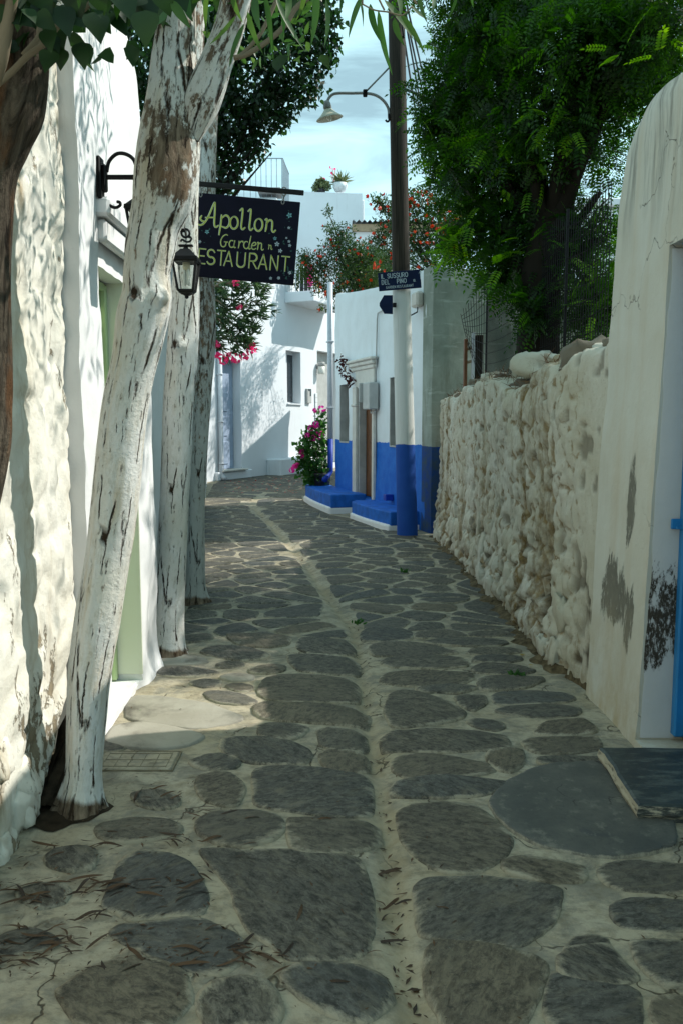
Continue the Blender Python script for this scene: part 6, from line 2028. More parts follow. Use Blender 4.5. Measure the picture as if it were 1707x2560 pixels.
def long_leaf_mesh(bend=.35, wid=.075):
    n = 9
    V = []; fs = []
    for i in range(n + 1):
        x = i / n
        w = wid * math.sin(math.pi * min(1, x ** .75 * .985 + .015)) ** .8 * (1 - .25 * x)
        y = bend * .35 * x * x
        V += [(x, y - w, 0.02 * w), (x, y, -.12 * w), (x, y + w, .02 * w)]
    for i in range(n):
        a = 3 * i
        fs += [(a, a + 1, a + 4, a + 3), (a + 1, a + 2, a + 5, a + 4)]
    return np.array(V), fs
def mk(name, vf, mat):
    V, F = vf
    return mesh_arrays(name, V, [len(f) for f in F], [i for f in F for i in f], [mat])
BROAD = mk('leaf', broad_leaf_mesh(), M['leaf_big'])
LONGS = [mk('leaf', long_leaf_mesh(b, w), M['leaf_euc']) for b, w in ((.5, .07), (-.4, .06), (.15, .085), (-.7, .055))]
def frame_m(d, up):
    d = Vector(d).normalized(); u = Vector(up)
    y = u.cross(d).normalized(); z = d.cross(y)
    return Matrix((d, y, z)).transposed()
def place_leaf(me, p, d, up, size, parent, wide=1.0, name='leaf'):
    o = bpy.data.objects.new(name, me)
    link(o, parent)
    m = frame_m(d, up).to_4x4()
    o.rotation_euler = m.to_euler()
    o.location = Vector(p) - ROOT[parent.name]
    o.scale = (size, size * wide, size)
    return o
# broad leaves of the leaning tree hanging into the top left corner
spots = [(300, -5, .09, 2.1), (365, 50, .095, 2.05), (120, 95, .085, 2.25), (235, 55, .085, 2.2), (150, 40, .09, 2.2), (60, 30, .09, 2.3), (205, 130, .075, 2.3), (260, 20, .085, 2.25), (90, -10, .1, 2.2),
         (180, -20, .1, 2.2), (330, -40, .1, 2.15), (20, 60, .08, 2.35), (400, -10, .085, 2.3), (450, 10, .075, 2.4), (130, 150, .08, 2.35), (290, 60, .075, 2.4)]
for (u, v, L, y) in spots:
    p = PY(u, v - 25, y)
    place_leaf(BROAD, p, (random.uniform(-.35, .45), random.uniform(-.5, .1), random.uniform(-1.1, -.55)), (random.uniform(-.3, .3), -1, random.uniform(.2, .8)), L * random.uniform(.72, .95), t4, .95)
N = 1500      # rest of that crown, above the picture
P = np.stack([RNG.normal(-.95, .45, N), RNG.uniform(1.6, 3.5, N), RNG.uniform(3.0, 4.6, N)], -1)
for (i, (u0, u1, v0, v1, y0, y1, k)) in enumerate(((-20, 330, -120, 40, 2.1, 2.7, 110), (-20, 160, 20, 120, 2.5, 2.75, 40), (150, 520, -60, 25, 2.3, 2.9, 70))):
    Q = np.array([tuple(PY(random.uniform(u0, u1), random.uniform(v0, v1), random.uniform(y0, y1))) for _ in range(k)])
    P = np.vstack([P, Q])
NEAR = len(P) - 220
NP = P[NEAR:]; P = P[:NEAR]
P = P[~((P[:, 2] < 2.95) & (P[:, 0] > -.55))]; N = len(P)
D = rdir(N, -.9); U = rdir(N, 1.0)
leaves('crown', P, D, U, RNG.uniform(.06, .10, N), RNG.uniform(.05, .085, N), leaf_template('ovate'), M['leaf_big'], t4, 'stuff')
NP = NP[~((NP[:, 2] < 2.95) & (NP[:, 0] > -.55))]
for p in NP: place_leaf(BROAD, p, (random.uniform(-.7, .7), random.uniform(-.7, .4), random.uniform(-1.2, -.3)), (random.uniform(-.6, .6), -.7, random.uniform(.2, 1)), random.uniform(.045, .075), t4, random.uniform(.8, 1))

# long hanging leaves of the front tree, top centre
tw = [((620, -60), (690, -10), 2.6), ((880, -80), (905, 10), 2.45), ((880, -60), (960, 25), 2.45), ((960, -60), (1040, 10), 2.4), ((520, -60), (560, 10), 2.5), ((760, -70), (800, -5), 2.6), ((1000, -70), (1060, -20), 2.5)]
q = MB()
for a, b_, y in tw:
    m_ = ((a[0] + b_[0]) / 2 + 12, (a[1] + b_[1]) / 2 - 6)
    q = MB(); q.tube(catmull([tuple(PY(*a, y)), tuple(PY(*m_, y)), tuple(PY(*b_, y))], 10), .0028, 5)
    q.build('twig', M['bark_twig'], t1, True)
q = MB(); q.tube(catmull([tuple(PY(u, v, 2.45)) for u, v in ((905, 10), (935, 25), (970, 30), (1005, 38), (1030, 15))], 16), .0022, 5); q.build('twig', M['bark_twig'], t1, True)
q = MB(); q.tube(catmull([tuple(PY(u, v, 2.9)) for u, v in ((585, 145), (620, 135), (680, 95), (715, 60), (740, 20), (775, -10), (790, -40))], 24), .009, 8); q.build('twig', M['bark_twig'], t1, True)
q = MB(); q.tube(catmull([tuple(PY(u, v, 2.9)) for u, v in ((585, 145), (600, 140), (640, 100), (665, 60), (700, -20))], 20), .007, 8)
q.build('twig', M['bark_twig'], t1, True)
LL = [(905, -10, 855, 85, .06), (925, 10, 930, 110, .08), (945, 25, 960, 195, .065), (900, 5, 918, 55, .09), (960, 0, 1045, 85, .10), (1000, 35, 1075, 125, .07), (985, 45, 990, 120, .10), (1030, 15, 1065, 60, .08),
      (985, -30, 1030, 40, .1), (1080, -20, 1100, 40, .07), (1045, -20, 1052, 60, .07), (1140, -10, 1130, 45, .10), (1180, -20, 1172, 20, .08),
      (610, 60, 555, 170, .07), (590, 40, 530, 125, .09), (620, 30, 640, 140, .07), (660, -20, 700, 145, .08), (690, -10, 745, 130, .07), (790, -30, 800, 115, .1), (815, 0, 840, 120, .07), (640, -10, 625, 75, .1),
      (720, -20, 735, 60, .09), (700, 20, 735, 65, .12), (520, -20, 500, 70, .09), (470, -10, 455, 60, .1), (500, -25, 540, 60, .08), (850, -40, 870, 35, .09), (580, -20, 590, 60, .09), (760, -30, 770, 50, .09), (430, 0, 470, 75, .08), (420, 20, 395, 95, .08)]
for i, (u0, v0, u1, v1, wd) in enumerate(LL):
    y = 2.45 + random.uniform(-.15, .25)
    a, b_ = PY(u0, v0, y), PY(u1, v1, y + random.uniform(-.05, .05))
    L = (b_ - a).length
    place_leaf(random.choice(LONGS), a, b_ - a, (random.uniform(-.6, .6), -1, random.uniform(-.1, .5)), L, t1, max(.8, wd / .075 * min(1.6, .16 / L)))
N = 5000
P = np.stack([RNG.normal(.1, .9, N), RNG.uniform(1.2, 5.0, N), RNG.uniform(3.9, 6.6, N)], -1)
lim = 1.6 + (1070 / F_PX) * P[:, 1] + .12
P = gaps(P[P[:, 2] > lim]); N = len(P)
leaves('crown', P, rdir(N, -1.2), rdir(N, .4), RNG.uniform(.09, .17, N), .022, leaf_template('lance'), M['leaf_euc'], t1, 'stuff')
Pk = []
for k_ in range(160):      # small bright sprigs behind the fork
    Pk.append(tuple(PY(random.uniform(520, 790), random.uniform(-30, 160), random.uniform(3.3, 4.2))))
Pk = np.array(Pk)
leaves('sprigs', Pk, rdir(len(Pk), -.3), rdir(len(Pk), .8), RNG.uniform(.035, .06, len(Pk)), RNG.uniform(.018, .03, len(Pk)), leaf_template('oval'), M['leaf_euc'], t1, 'stuff')

def blob_points(blobs, per, squash=.85, shell=.35):
    out = []
    for (u, v, r, y) in blobs:
        c = np.array(PY(u, v, y)); rw_ = r * y / F_PX
        n = int(per * (rw_ / .45) ** 2)
        d = rdir(n)
        rr_ = rw_ * (shell + (1 - shell) * RNG.random(n) ** .6) * (1 + .25 * fbm(d[:, 0] * 2 + u, d[:, 1] * 2, d[:, 2] * 2, int(v), 2))
        out.append(c + d * rr_[:, None] * np.array([1, 1.1, squash]))
    return np.vstack(out)
def limbs(mb, base, targets, r0, n=10, sag=.15, nk=7):
    for t_ in targets:
        base_, t_v = Vector(base), Vector(t_)
        m_ = base_.lerp(t_v, .5) + Vector((random.uniform(-.15, .15), random.uniform(-.15, .15), sag))
        mb.tube(catmull([tuple(base_), tuple(m_), tuple(t_v)], n), list(np.linspace(r0, r0 * .25, n)), nk)

# dark climber crown, left of the street lamp
dk = thing('dark_leafy_tree', (-2.0, 10.4, 0), 'dense dark leafy tree on the left, arching behind the hanging sign against the sky', 'tree')
DB = [(600, 60, 110, 10), (690, 40, 100, 10), (760, 60, 80, 10), (798, 140, 50, 10), (720, 180, 90, 10), (620, 200, 110, 10), (660, 280, 70, 10), (560, 300, 90, 10), (590, 370, 70, 10.2), (540, 440, 75, 10), (530, 150, 90, 10),
      (755, 225, 55, 10), (820, 60, 40, 10), (650, -80, 150, 10), (770, -60, 100, 10), (480, 300, 110, 10.3), (470, 450, 100, 10.3), (500, 560, 90, 10.3), (430, 150, 120, 10.4), (520, 20, 100, 10.2), (560, 540, 50, 10.3), (835, 110, 22, 10), (700, 300, 35, 10), (640, 360, 40, 10), (380, 300, 130, 10.6), (350, 120, 130, 10.6), (400, 500, 120, 10.6)]
P = blob_points(DB, 900)
leaves('crown', P, rdir(len(P), -.5), rdir(len(P), .7), RNG.uniform(.05, .085, len(P)), RNG.uniform(.035, .055, len(P)), leaf_template('ovate'), M['leaf_dark'], dk, 'stuff')
q = MB()
q.tube(catmull([(-2.0, 10.4, -.05), (-2.0, 10.4, 1.5), (-1.95, 10.35, 3.0), tuple(PY(520, 450, 10.3)), tuple(PY(545, 300, 10.2)), tuple(PY(600, 120, 10.1))], 30), list(np.linspace(.14, .04, 30)), 10)
q.build('trunk', M['bark_dark'], dk, True)
q = MB()
for (a, m_, b_) in (((545, 500), (610, 400), (690, 310)), ((540, 510), (600, 430), (672, 345)), ((550, 500), (590, 390), (640, 260)), ((540, 480), (610, 350), (720, 250)), ((545, 470), (580, 330), (690, 200)), ((530, 460), (560, 250), (640, 100)), ((560, 520), (620, 450), (680, 380)), ((545, 300), (640, 180), (780, 120))):
    q.tube(catmull([tuple(PY(*a, 10)), tuple(PY(*m_, 9.9)), tuple(PY(*b_, 9.9))], 14), list(np.linspace(.022, .006, 14)), 6)
q.build('stems', M['bark_dark'], dk, True)

# oleander
ol = thing('oleander_bush', (-1.9, 9.1, 0), 'oleander with narrow leaves and pink flower heads below the hanging sign', 'bush')
OB = [(565, 720, 45, 9), (615, 725, 45, 9), (640, 775, 38, 9), (590, 790, 55, 9), (618, 835, 40, 9), (565, 850, 45, 9), (540, 780, 50, 9.1), (525, 720, 50, 9.2), (600, 870, 30, 9), (640, 715, 25, 9), (500, 820, 60, 9.3), (480, 740, 70, 9.4)]
Pw = blob_points(OB, 150, .9, .3)
pp, dd_, uu = [], [], []
for c in Pw:
    ax_ = Vector((random.uniform(.2, 1), random.uniform(-.6, .3), random.uniform(-.7, .5))).normalized()
    for k_ in range(5):
        d = (ax_ + Vector(rdir(1)[0]) * .75).normalized()
        pp.append(tuple(c)); dd_.append(tuple(d)); uu.append(tuple(rdir(1, .8)[0]))
n = len(pp)
leaves('foliage', np.array(pp), np.array(dd_), np.array(uu), RNG.uniform(.09, .16, n), RNG.uniform(.016, .024, n), leaf_template('lance'), M['leaf_ole'], ol, 'stuff')
q = MB()
q.tube([(-1.9, 9.1, -.05), (-1.92, 9.1, 1.4), (-1.85, 9.1, 2.75)], .035, 7)
limbs(q, (-1.85, 9.1, 2.7), [tuple(PY(u, v, y)) for u, v, r, y in OB], .02, 10, .2, 6)
q.build('stems', M['bark_twig'], ol, True)
def flower_heads(name, heads, mat, parent, pr=.022, per=14):
    pp, dd_, uu = [], [], []
    for (p, r) in heads:
        for k_ in range(per):
            d = Vector(rdir(1)[0]); c = Vector(p) + d * r * random.uniform(.6, 1)
            t_ = d.orthogonal().normalized()
            for j in range(5):
                a = Matrix.Rotation(j * 2 * math.pi / 5, 3, d) @ t_
                pp.append(tuple(c)); dd_.append(tuple(a + d * .35)); uu.append(tuple(d))
    n = len(pp)
    return leaves(name, np.array(pp), np.array(dd_), np.array(uu), pr, pr * .9, quad_template(), mat, parent)
for (u, v, r) in ((540, 880, 16), (550, 897, 14), (575, 893, 15), (592, 898, 14), (612, 888, 15), (628, 880, 14), (634, 868, 12), (536, 865, 12), (560, 900, 12), (590, 707, 9), (600, 768, 8), (545, 860, 14)):
    flower_heads('flower_head', [(PY(u, v, 8.9), r * 8.9 / F_PX * .9)], M['petal_pink'], ol, .024, 12)

# pomegranates with red flowers
def pom(name_lab, base, blobs, per, nfl):
    tr_ = thing('pomegranate_tree', base, name_lab, 'tree', None)
    P = blob_points(blobs, per, 1.0, .15)
    if base[1] > 18:      # leaf clumps added above the shade block to dapple the corner house
        P = np.vstack([P] + [np.array(c_) + rdir(420) * (r_ * RNG.random(420) ** .45)[:, None] for *c_, r_ in ((1.0, 20.4, 5.1, .55), (.95, 21.6, 5.0, .6), (1.1, 22.8, 5.15, .55), (1.0, 24.0, 5.0, .6), (1.15, 25.2, 5.2, .6), (1.3, 26.4, 5.2, .6), (1.6, 22.2, 5.6, .5))])
    leaves('crown', P, rdir(len(P), .3), rdir(len(P), .5), RNG.uniform(.05, .09, len(P)), RNG.uniform(.018, .03, len(P)), leaf_template('oval'), M['leaf_pom'], tr_, 'stuff')
    q = MB()
    tg = [tuple(PY(u, v, y)) for u, v, r, y in blobs]
    hub = Vector(base) + Vector((0, 0, 3.2))
    q.tube(catmull([tuple(Vector(base) - Vector((0, 0, .05))), tuple(Vector(base) + Vector((.05, 0, 1.6))), tuple(hub)], 12), list(np.linspace(.09, .06, 12)), 8)
    limbs(q, hub, tg, .03, 12, .25, 6)
    for k_ in range(len(P) // 40):
        a = Vector(P[random.randrange(len(P))]); t_ = min(tg, key=lambda w: (Vector(w) - a).length)
        q.tube([t_, tuple(Vector(t_).lerp(a, .6) + Vector((0, 0, .03))), tuple(a)], .006, 4, caps=False)
    q.build('branches', M['bark_dark'], tr_, True)
    F_ = P[RNG.choice(len(P), nfl, replace=False)] + np.array([-.03, -.08, .0])
    pp, dd_, uu = [], [], []
    for c in F_:
        ax_ = Vector(rdir(1, -.2)[0])
        t_ = ax_.orthogonal().normalized()
        for j in range(5):
            a = Matrix.Rotation(j * 2 * math.pi / 5, 3, ax_) @ t_
            pp.append(tuple(c)); dd_.append(tuple(ax_ + a * .7)); uu.append(tuple(a))
    leaves('flowers', np.array(pp), np.array(dd_), np.array(uu), RNG.uniform(.05, .085, len(pp)), .045, quad_template(), M['petal_red'], tr_, 'stuff')
    return tr_
pom('pomegranate tree with red flowers over the far end of the blue and white house', (.9, 19.8, 0),
    [(850, 640, 55, 19), (800, 670, 45, 19), (765, 650, 28, 19), (828, 575, 22, 19), (820, 530, 14, 19), (838, 615, 25, 19), (900, 640, 38, 19), (880, 705, 50, 19), (930, 700, 45, 19), (850, 720, 35, 18.6), (770, 690, 30, 19), (800, 720, 25, 18.8),
     (860, 590, 30, 19), (930, 650, 30, 19), (880, 745, 18, 18.4), (825, 740, 16, 18.4), (960, 680, 40, 18.5), (805, 770, 12, 18.2), (840, 765, 12, 18.2), (890, 650, 45, 24), (930, 640, 50, 25), (900, 690, 45, 26), (950, 680, 40, 24), (870, 670, 35, 23), (940, 690, 45, 21), (960, 690, 45, 22.5), (905, 700, 40, 22), (985, 660, 45, 25.5)], 1000, 190)  # rear clumps added to dapple the corner house
pom('pomegranate tree with red flowers right of the pole, against the big tree', (2.4, 15.6, 0),
    [(1010, 570, 55, 15.5), (1060, 520, 55, 15.5), (1100, 580, 65, 15.5), (1050, 630, 50, 15.5), (1130, 630, 50, 15.5), (975, 560, 40, 16), (960, 515, 28, 16), (940, 500, 18, 16), (1150, 560, 60, 15), (950, 600, 30, 16), (1020, 500, 30, 15.5), (990, 640, 35, 15.8), (960, 650, 28, 16)], 1000, 170)

# big feathery tree on the right
bt_ = thing('locust_tree', (2.45, 8.1, 0), 'big feathery-leaved tree behind the rubble wall, filling the upper right', 'tree')
RB_ = [(1150, 120, 75, 8.6), (1205, 60, 95, 8.2), (1120, 250, 65, 8.6), (1090, 300, 42, 8.6), (1150, 250, 125, 8.4), (1250, 150, 150, 7.8), (1380, 100, 150, 7.2), (1500, 80, 150, 6.8), (1620, 30, 140, 6.6), (1120, 395, 70, 8.6), (1200, 380, 125, 8.2),
       (1320, 320, 135, 7.6), (1430, 260, 120, 7.2), (1165, 500, 78, 8.8), (1255, 500, 110, 8.4), (1110, 460, 40, 9), (1350, 530, 115, 8.0), (1280, 640, 85, 8.2), (1215, 600, 75, 8.4), (1430, 640, 100, 7.8), (1480, 560, 45, 7.6), (1490, 740, 80, 7.4), (1290, 740, 50, 7.8), (1240, 680, 45, 8.2),
       (1330, 780, 45, 7.6), (1460, 800, 60, 7.5), (1540, 200, 110, 7.4), (1640, 150, 100, 7.6), (1200, -110, 190, 8), (1400, -150, 230, 7.6), (1620, -130, 200, 7.2), (1165, 600, 40, 8.6), (1105, 335, 55, 8.7), (1480, 380, 60, 8.2), (1120, 620, 35, 8.6)]
P = blob_points(RB_, 430, .9, .1)
EX = []  # unseen crown clumps added to shade the lane
for _ in range(24):
    EX.append((random.uniform(2.8, 6.2), random.uniform(6.6, 12.5), random.uniform(3.4, 6.8), random.uniform(.7, 1.1)))
for _ in range(13):
    EX.append((random.uniform(2.6, 5.2), random.uniform(6.9, 7.8), random.uniform(3.0, 6.2), random.uniform(.6, .85)))
Q = []
for (x, y, z, r) in EX:
    n = int(420 * r * r); Q.append(np.array([x, y, z]) + rdir(n) * (r * RNG.random(n) ** .5)[:, None])
P = gaps(np.vstack([P] + Q))
def fronds(P, D, U, L, npair=6):
    """compound leaves: a rachis with paired leaflets"""
    n = len(P)
    D = D / np.linalg.norm(D, axis=1, keepdims=True)
    Yv = np.cross(U, D); Yv /= np.linalg.norm(Yv, axis=1, keepdims=True)
    Zv = np.cross(D, Yv)
    lp, ld, lu, ll = [], [], [], []
    for j in range(npair):
        f = .18 + .8 * j / npair
        droop = -.25 * f * f
        base = P + D * (L * f)[:, None] + np.array([0, 0, 1.0]) * (L * droop)[:, None]
        for sg_ in (-1, 1):
            lp.append(base); ld.append(Yv * sg_ + D * .45 - Zv * .12); lu.append(Zv); ll.append(L * .24 * (1 - .25 * abs(f - .5)))
    lp.append(P + D * (L * .98)[:, None] + np.array([0, 0, 1.0]) * (L * -.25)[:, None]); ld.append(D - np.array([0, 0, .4])); lu.append(Zv); ll.append(L * .24)
    return np.vstack(lp), np.vstack(ld), np.vstack(lu), np.concatenate(ll)
D = rdir(len(P), -.25); U = rdir(len(P), 1.4); L = RNG.uniform(.14, .24, len(P))
lp, ld, lu, ll = fronds(P, D, U, L)
leaves('crown', lp, ld, lu, ll, ll * .46, quad_template(), M['leaf_tree'], bt_, 'stuff')
# single leaf sprays that can be told apart on the street side
FR = []; FY = []
for k_ in range(5):
    p0 = np.zeros((1, 3)); d0 = np.array([[1.0, 0, 0]]); u0 = np.array([[0, 0.15 * (k_ - 2), 1.0]])
    a, b_, c, d = fronds(p0, d0, u0, np.array([1.0]), 7)
    V, fs, lo = leaf_geo(a, b_, c, d, d * .44, leaf_template('oval'))
    FR.append(mesh_arrays('leaf_spray', V, fs, lo, [M['leaf_tree']]))
    FY.append(mesh_arrays('leaf_spray', V, fs, lo, [M['leaf_lit']]))
cand = [b_ for b_ in RB_ if b_[2] < 130]
for k_ in range(150):
    u, v, r, y = random.choice(cand)
    a = random.uniform(0, 2 * math.pi)
    c = PY(u + r * .8 * math.cos(a), v + r * .8 * math.sin(a), y - .55 * r * y / F_PX)
    d = Vector((math.cos(a) * .8 - .25, -.5, -math.sin(a) * .6 - .35))
    place_leaf(random.choice(FR), c, d, (random.uniform(-.4, .4), random.uniform(-.7, .2), 1), random.uniform(.17, .27), bt_, 1.0, 'leaf_spray')
for (u, v, r, y, n_) in ((1130, 590, 35, 8.0, 9), (1120, 640, 28, 8.0, 7), (1180, 545, 40, 7.9, 6), (1230, 350, 45, 7.6, 5), (1390, 290, 45, 7.0, 8), (1420, 330, 40, 7.0, 6), (1340, 430, 60, 7.4, 8), (1255, 420, 50, 7.6, 5), (1170, 130, 70, 7.9, 8), (1280, 640, 50, 7.6, 6), (1490, 620, 60, 7.0, 8), (1470, 760, 45, 7.0, 5), (1600, 120, 70, 6.2, 6), (1500, 560, 40, 9.5, 8), (1060, 280, 25, 8.3, 4), (1110, 420, 40, 8.2, 4)):
    for _ in range(n_):
        c = PY(u + random.gauss(0, r * .6), v + random.gauss(0, r * .6), y + random.uniform(-.15, .3))
        place_leaf(random.choice(FY), c, (random.uniform(-1, .3), random.uniform(-.7, .2), random.uniform(-.7, .3)), (random.uniform(-.4, .4), random.uniform(-.5, .3), 1), random.uniform(.16, .26), bt_, 1.0, 'leaf_spray')
q = MB()
tb_ = [(2.45, 8.1, -.05), tuple(PY(1352, 930, 7.9)), tuple(PY(1350, 800, 7.9)), tuple(PY(1352, 680, 7.85)), tuple(PY(1375, 580, 7.8)), tuple(PY(1405, 480, 7.7)), tuple(PY(1450, 350, 7.5)), tuple(PY(1500, 180, 7.2))]
q.tube(catmull(tb_, 40), list(np.interp(np.linspace(0, 1, 40), [0, .3, .55, 1], [.22, .19, .17, .07])), 14)
q.build('trunk', M['bark_dark'], bt_, True)
q = MB()
hub = PY(1370, 600, 7.85)
limbs(q, hub, [tuple(PY(u, v, y)) for u, v, r, y in RB_ if r > 60], .07, 14, .1, 8)
limbs(q, PY(1352, 700, 7.88), [tuple(PY(1450, 560, 7.7)), tuple(PY(1500, 480, 7.5)), tuple(PY(1240, 640, 8.2)), tuple(PY(1490, 600, 7.6))], .08, 14, .05, 8)
q.build('limbs', M['bark_dark'], bt_, True)
# greenery low behind the fence
bg = thing('garden_shrub', (3.2, 10.5, 0), 'green shrub in the garden seen through the wire fence', 'shrub')
P = np.vstack([np.array([x, y, z]) + rdir(700) * (r * RNG.random(700) ** .5)[:, None] for x, y, z, r in ((3.4, 10.6, 1.2, .8), (4.2, 10.2, 1.6, .9), (3.7, 10.2, 2.4, .7), (4.6, 9.8, 2.6, .9), (5.4, 9.6, 2.0, 1.0), (5.0, 10.4, 3.4, .8), (3.1, 11.0, 2.0, .5))])
leaves('foliage', P, rdir(len(P), .1), rdir(len(P), .8), RNG.uniform(.07, .12, len(P)), RNG.uniform(.035, .06, len(P)), leaf_template('ovate'), M['leaf_tree'], bg, 'stuff')
q = MB(); limbs(q, (3.8, 10.4, -.08), [(3.4, 10.6, 1.6), (4.2, 10.2, 2.0), (4.6, 9.8, 2.8), (5.0, 10.3, 3.4)], .05, 10, .1, 6); q.build('stems', M['bark_dark'], bg, True)
gs = MB(); gs.add([(1.75, 4.9, 1.30), (9, 4.9, 1.30), (9, 12.0, 1.30), (1.75, 12.0, 1.30)], [(0, 1, 2, 3)])
tag(gs.build('garden_soil', M['earth']), kind='structure')

# wire fence on the rubble wall
wf = thing('wire_fence', (1.75, 8.5, 1.9), 'rusty welded wire mesh fence with thin posts on top of the rubble wall', 'fence')
Fp = [PXX(1170, 760, 1.66), PXX(1217, 700, 1.76), PXX(1313, 700, 1.80), PXX(1412, 700, 1.86), PXX(1520, 700, 1.92)]
Fp = [Vector((p.x, p.y, 0)) for p in Fp]
ztop = [3.02, 3.30, 3.32, 3.3, 3.3]
q = MB()
for i in range(len(Fp) - 1):
    a, b_ = Fp[i], Fp[i + 1]
    n = max(6, int((b_ - a).length / .055)) if i else 10
    for k_ in range(n + 1):
        f = k_ / n
        p = a.lerp(b_, f); zt_ = ztop[i] + (ztop[i + 1] - ztop[i]) * f
        lean = -.10 * (1 - f) if i == 0 else 0
        zb = 2.0 if i else 2.0 + .62 * (1 - f)
        q.tube([(p.x, p.y, zb), (p.x + lean * .5, p.y, (zb + zt_) / 2), (p.x + lean, p.y, zt_ + random.uniform(.0, .05))], .0035, 4, caps=False)
    for k_ in range(10):
        z = 2.05 + k_ * .145
        pts = []
        for j in range(7):
            f = j / 6
            p = a.lerp(b_, f); zt_ = ztop[i] + (ztop[i + 1] - ztop[i]) * f
            zb = 2.02 if i else 2.0 + .62 * (1 - f)
            zz_ = zb + (zt_ - zb) * (k_ + .3) / 10
            lean = -.10 * (1 - f) * (zz_ - zb) / (zt_ - zb) if i == 0 else 0
            pts.append((p.x + lean, p.y, zz_ - .03 * math.sin(math.pi * f)))
        q.tube(pts, .0035, 4, caps=False)
q.build('wire_mesh', M['metal_black'], wf)['kind'] = 'stuff'
for i, p in enumerate(Fp[1:4]):
    q = MB(); q.tube([(p.x, p.y - .02, 1.9), (p.x, p.y - .02, ztop[1] + (.12 if i == 0 else .05))], .013, 6); q.build('post', M['metal_black'], wf)
# broken timber frame beside the fence
gf = thing('broken_gate_frame', (1.65, 10.9, 1.2), 'weathered broken timber gate frame with white edge below the fence corner', 'gate')
for (u0, u1, v0, v1, m_) in ((1158, 1166, 848, 985, 'wood_brown'), (1178, 1185, 832, 985, 'pipe_white'), (1187, 1204, 838, 985, 'bark_dark')):
    a = PY((u0 + u1) / 2, v0, 10.9); b_ = PY((u0 + u1) / 2, v1, 10.9)
    q = MB(); q.box((a + b_) / 2, ((u1 - u0) * 10.9 / F_PX, .09, (a - b_).length), bev=.006); q.build('upright', M[m_] if m_ in M else M['bark_dark'], gf)
for v in (872, 905):
    a = PY(1160, v + 3, 10.92); b_ = PY(1184, v - 4, 10.92)
    q = MB(); q.tube([a, b_], .018, 4); q.build('rail', M['timber'], gf)

# geranium in its pot on the bench
gp = bp(k4[0] - .45, .45, .28)
gp = bp(5.1, .34, .17)
ge = thing('potted_geranium', (gp.x, gp.y, .34), 'potted geranium with magenta flower heads on the far blue bench', 'plant')
q = MB(); q.lathe((gp.x, gp.y, .342), [(0, 0), (.15, 0), (.18, .2), (.195, .2), (.195, .25), (.17, .25), (.15, .2), (0, .2)], 20); q.build('pot', M['terracotta'], ge, True)
GB = [(780, 1150, 34), (765, 1120, 30), (790, 1110, 35), (770, 1175, 30), (800, 1160, 30), (755, 1150, 20), (795, 1075, 25), (745, 1165, 12), (775, 1195, 25), (803, 1040, 16), (805, 1190, 25), (770, 1090, 18)]
P = blob_points([(u, v, r, gp.y) for u, v, r in GB], 420, 1.0, .3)
leaves('foliage', P, rdir(len(P), .2), rdir(len(P), .6), RNG.uniform(.06, .11, len(P)), RNG.uniform(.06, .11, len(P)), leaf_template('ovate'), M['leaf_ger'], ge, 'stuff')
q = MB(); limbs(q, (gp.x, gp.y, .56), [tuple(PY(u, v, gp.y)) for u, v, r in GB], .014, 8, .05, 5); q.build('stems', M['bark_twig'], ge, True)
for (u, v, r) in ((805, 1022, 11), (787, 1026, 5), (792, 1062, 9), (778, 1070, 9), (768, 1088, 7), (798, 1088, 14), (785, 1095, 8), (752, 1128, 7), (755, 1140, 6), (738, 1166, 6), (731, 1175, 7), (744, 1162, 5)):
    flower_heads('flower_head', [(PY(u, v, gp.y - .12), r * gp.y / F_PX * .9)], M['petal_magenta'], ge, .04, 12)

# roof plants
def rp(u, v, y=33.35): return PY(u, v, y)
ag = thing('agave_planter', tuple(rp(850, 478)), 'spiky agave in a white bowl on the edge of the flat roof', 'plant')
q = MB(); q.lathe(rp(850, 479), [(0, 0), (.2, .0), (.27, .14), (.29, .30), (.26, .30), (0, .25)], 18); q.build('bowl', M['white_metal'], ag, True)
n = 60
c = np.array(rp(852, 458)); d = rdir(n, .55); d[:, 2] = np.abs(d[:, 2]) * .8
leaves('foliage', np.tile(c, (n, 1)), d, rdir(n, 1), RNG.uniform(.4, .65, n), .08, leaf_template('lance'), M['leaf_agave'], ag, 'stuff')
q = MB()
for (u, v) in ((831, 420), (838, 425), (828, 438)): q.tube([rp(836, 462), rp((836 + u) / 2 - 1, (462 + v) / 2), rp(u, v)], .012, 5)
q.build('stalks', M['petal_red'], ag, True)
flower_heads('flower_head', [(rp(u, v), .05) for u, v in ((828, 418), (836, 424), (830, 433))], M['petal_pink'], ag, .05, 3)
sc2 = thing('roof_shrub', tuple(rp(803, 478)), 'small brownish succulent with a pink flower on the flat roof', 'plant')
P = blob_points([(800, 463, 14, 33.3), (790, 470, 10, 33.3), (815, 466, 13, 33.3), (803, 455, 10, 33.3)], 900, 1, .1)
leaves('foliage', P, rdir(len(P), .5), rdir(len(P), .5), .11, .07, leaf_template('oval'), M['leaf_agave'], sc2, 'stuff')
flower_heads('flower_head', [(rp(809, 448), .05)], M['petal_pink'], sc2, .055, 4)
q = MB(); q.lathe(rp(803, 480), [(0, 0), (.16, 0), (.2, .1), (0, .1)], 14); q.build('pot', M['terracotta'], sc2, True)
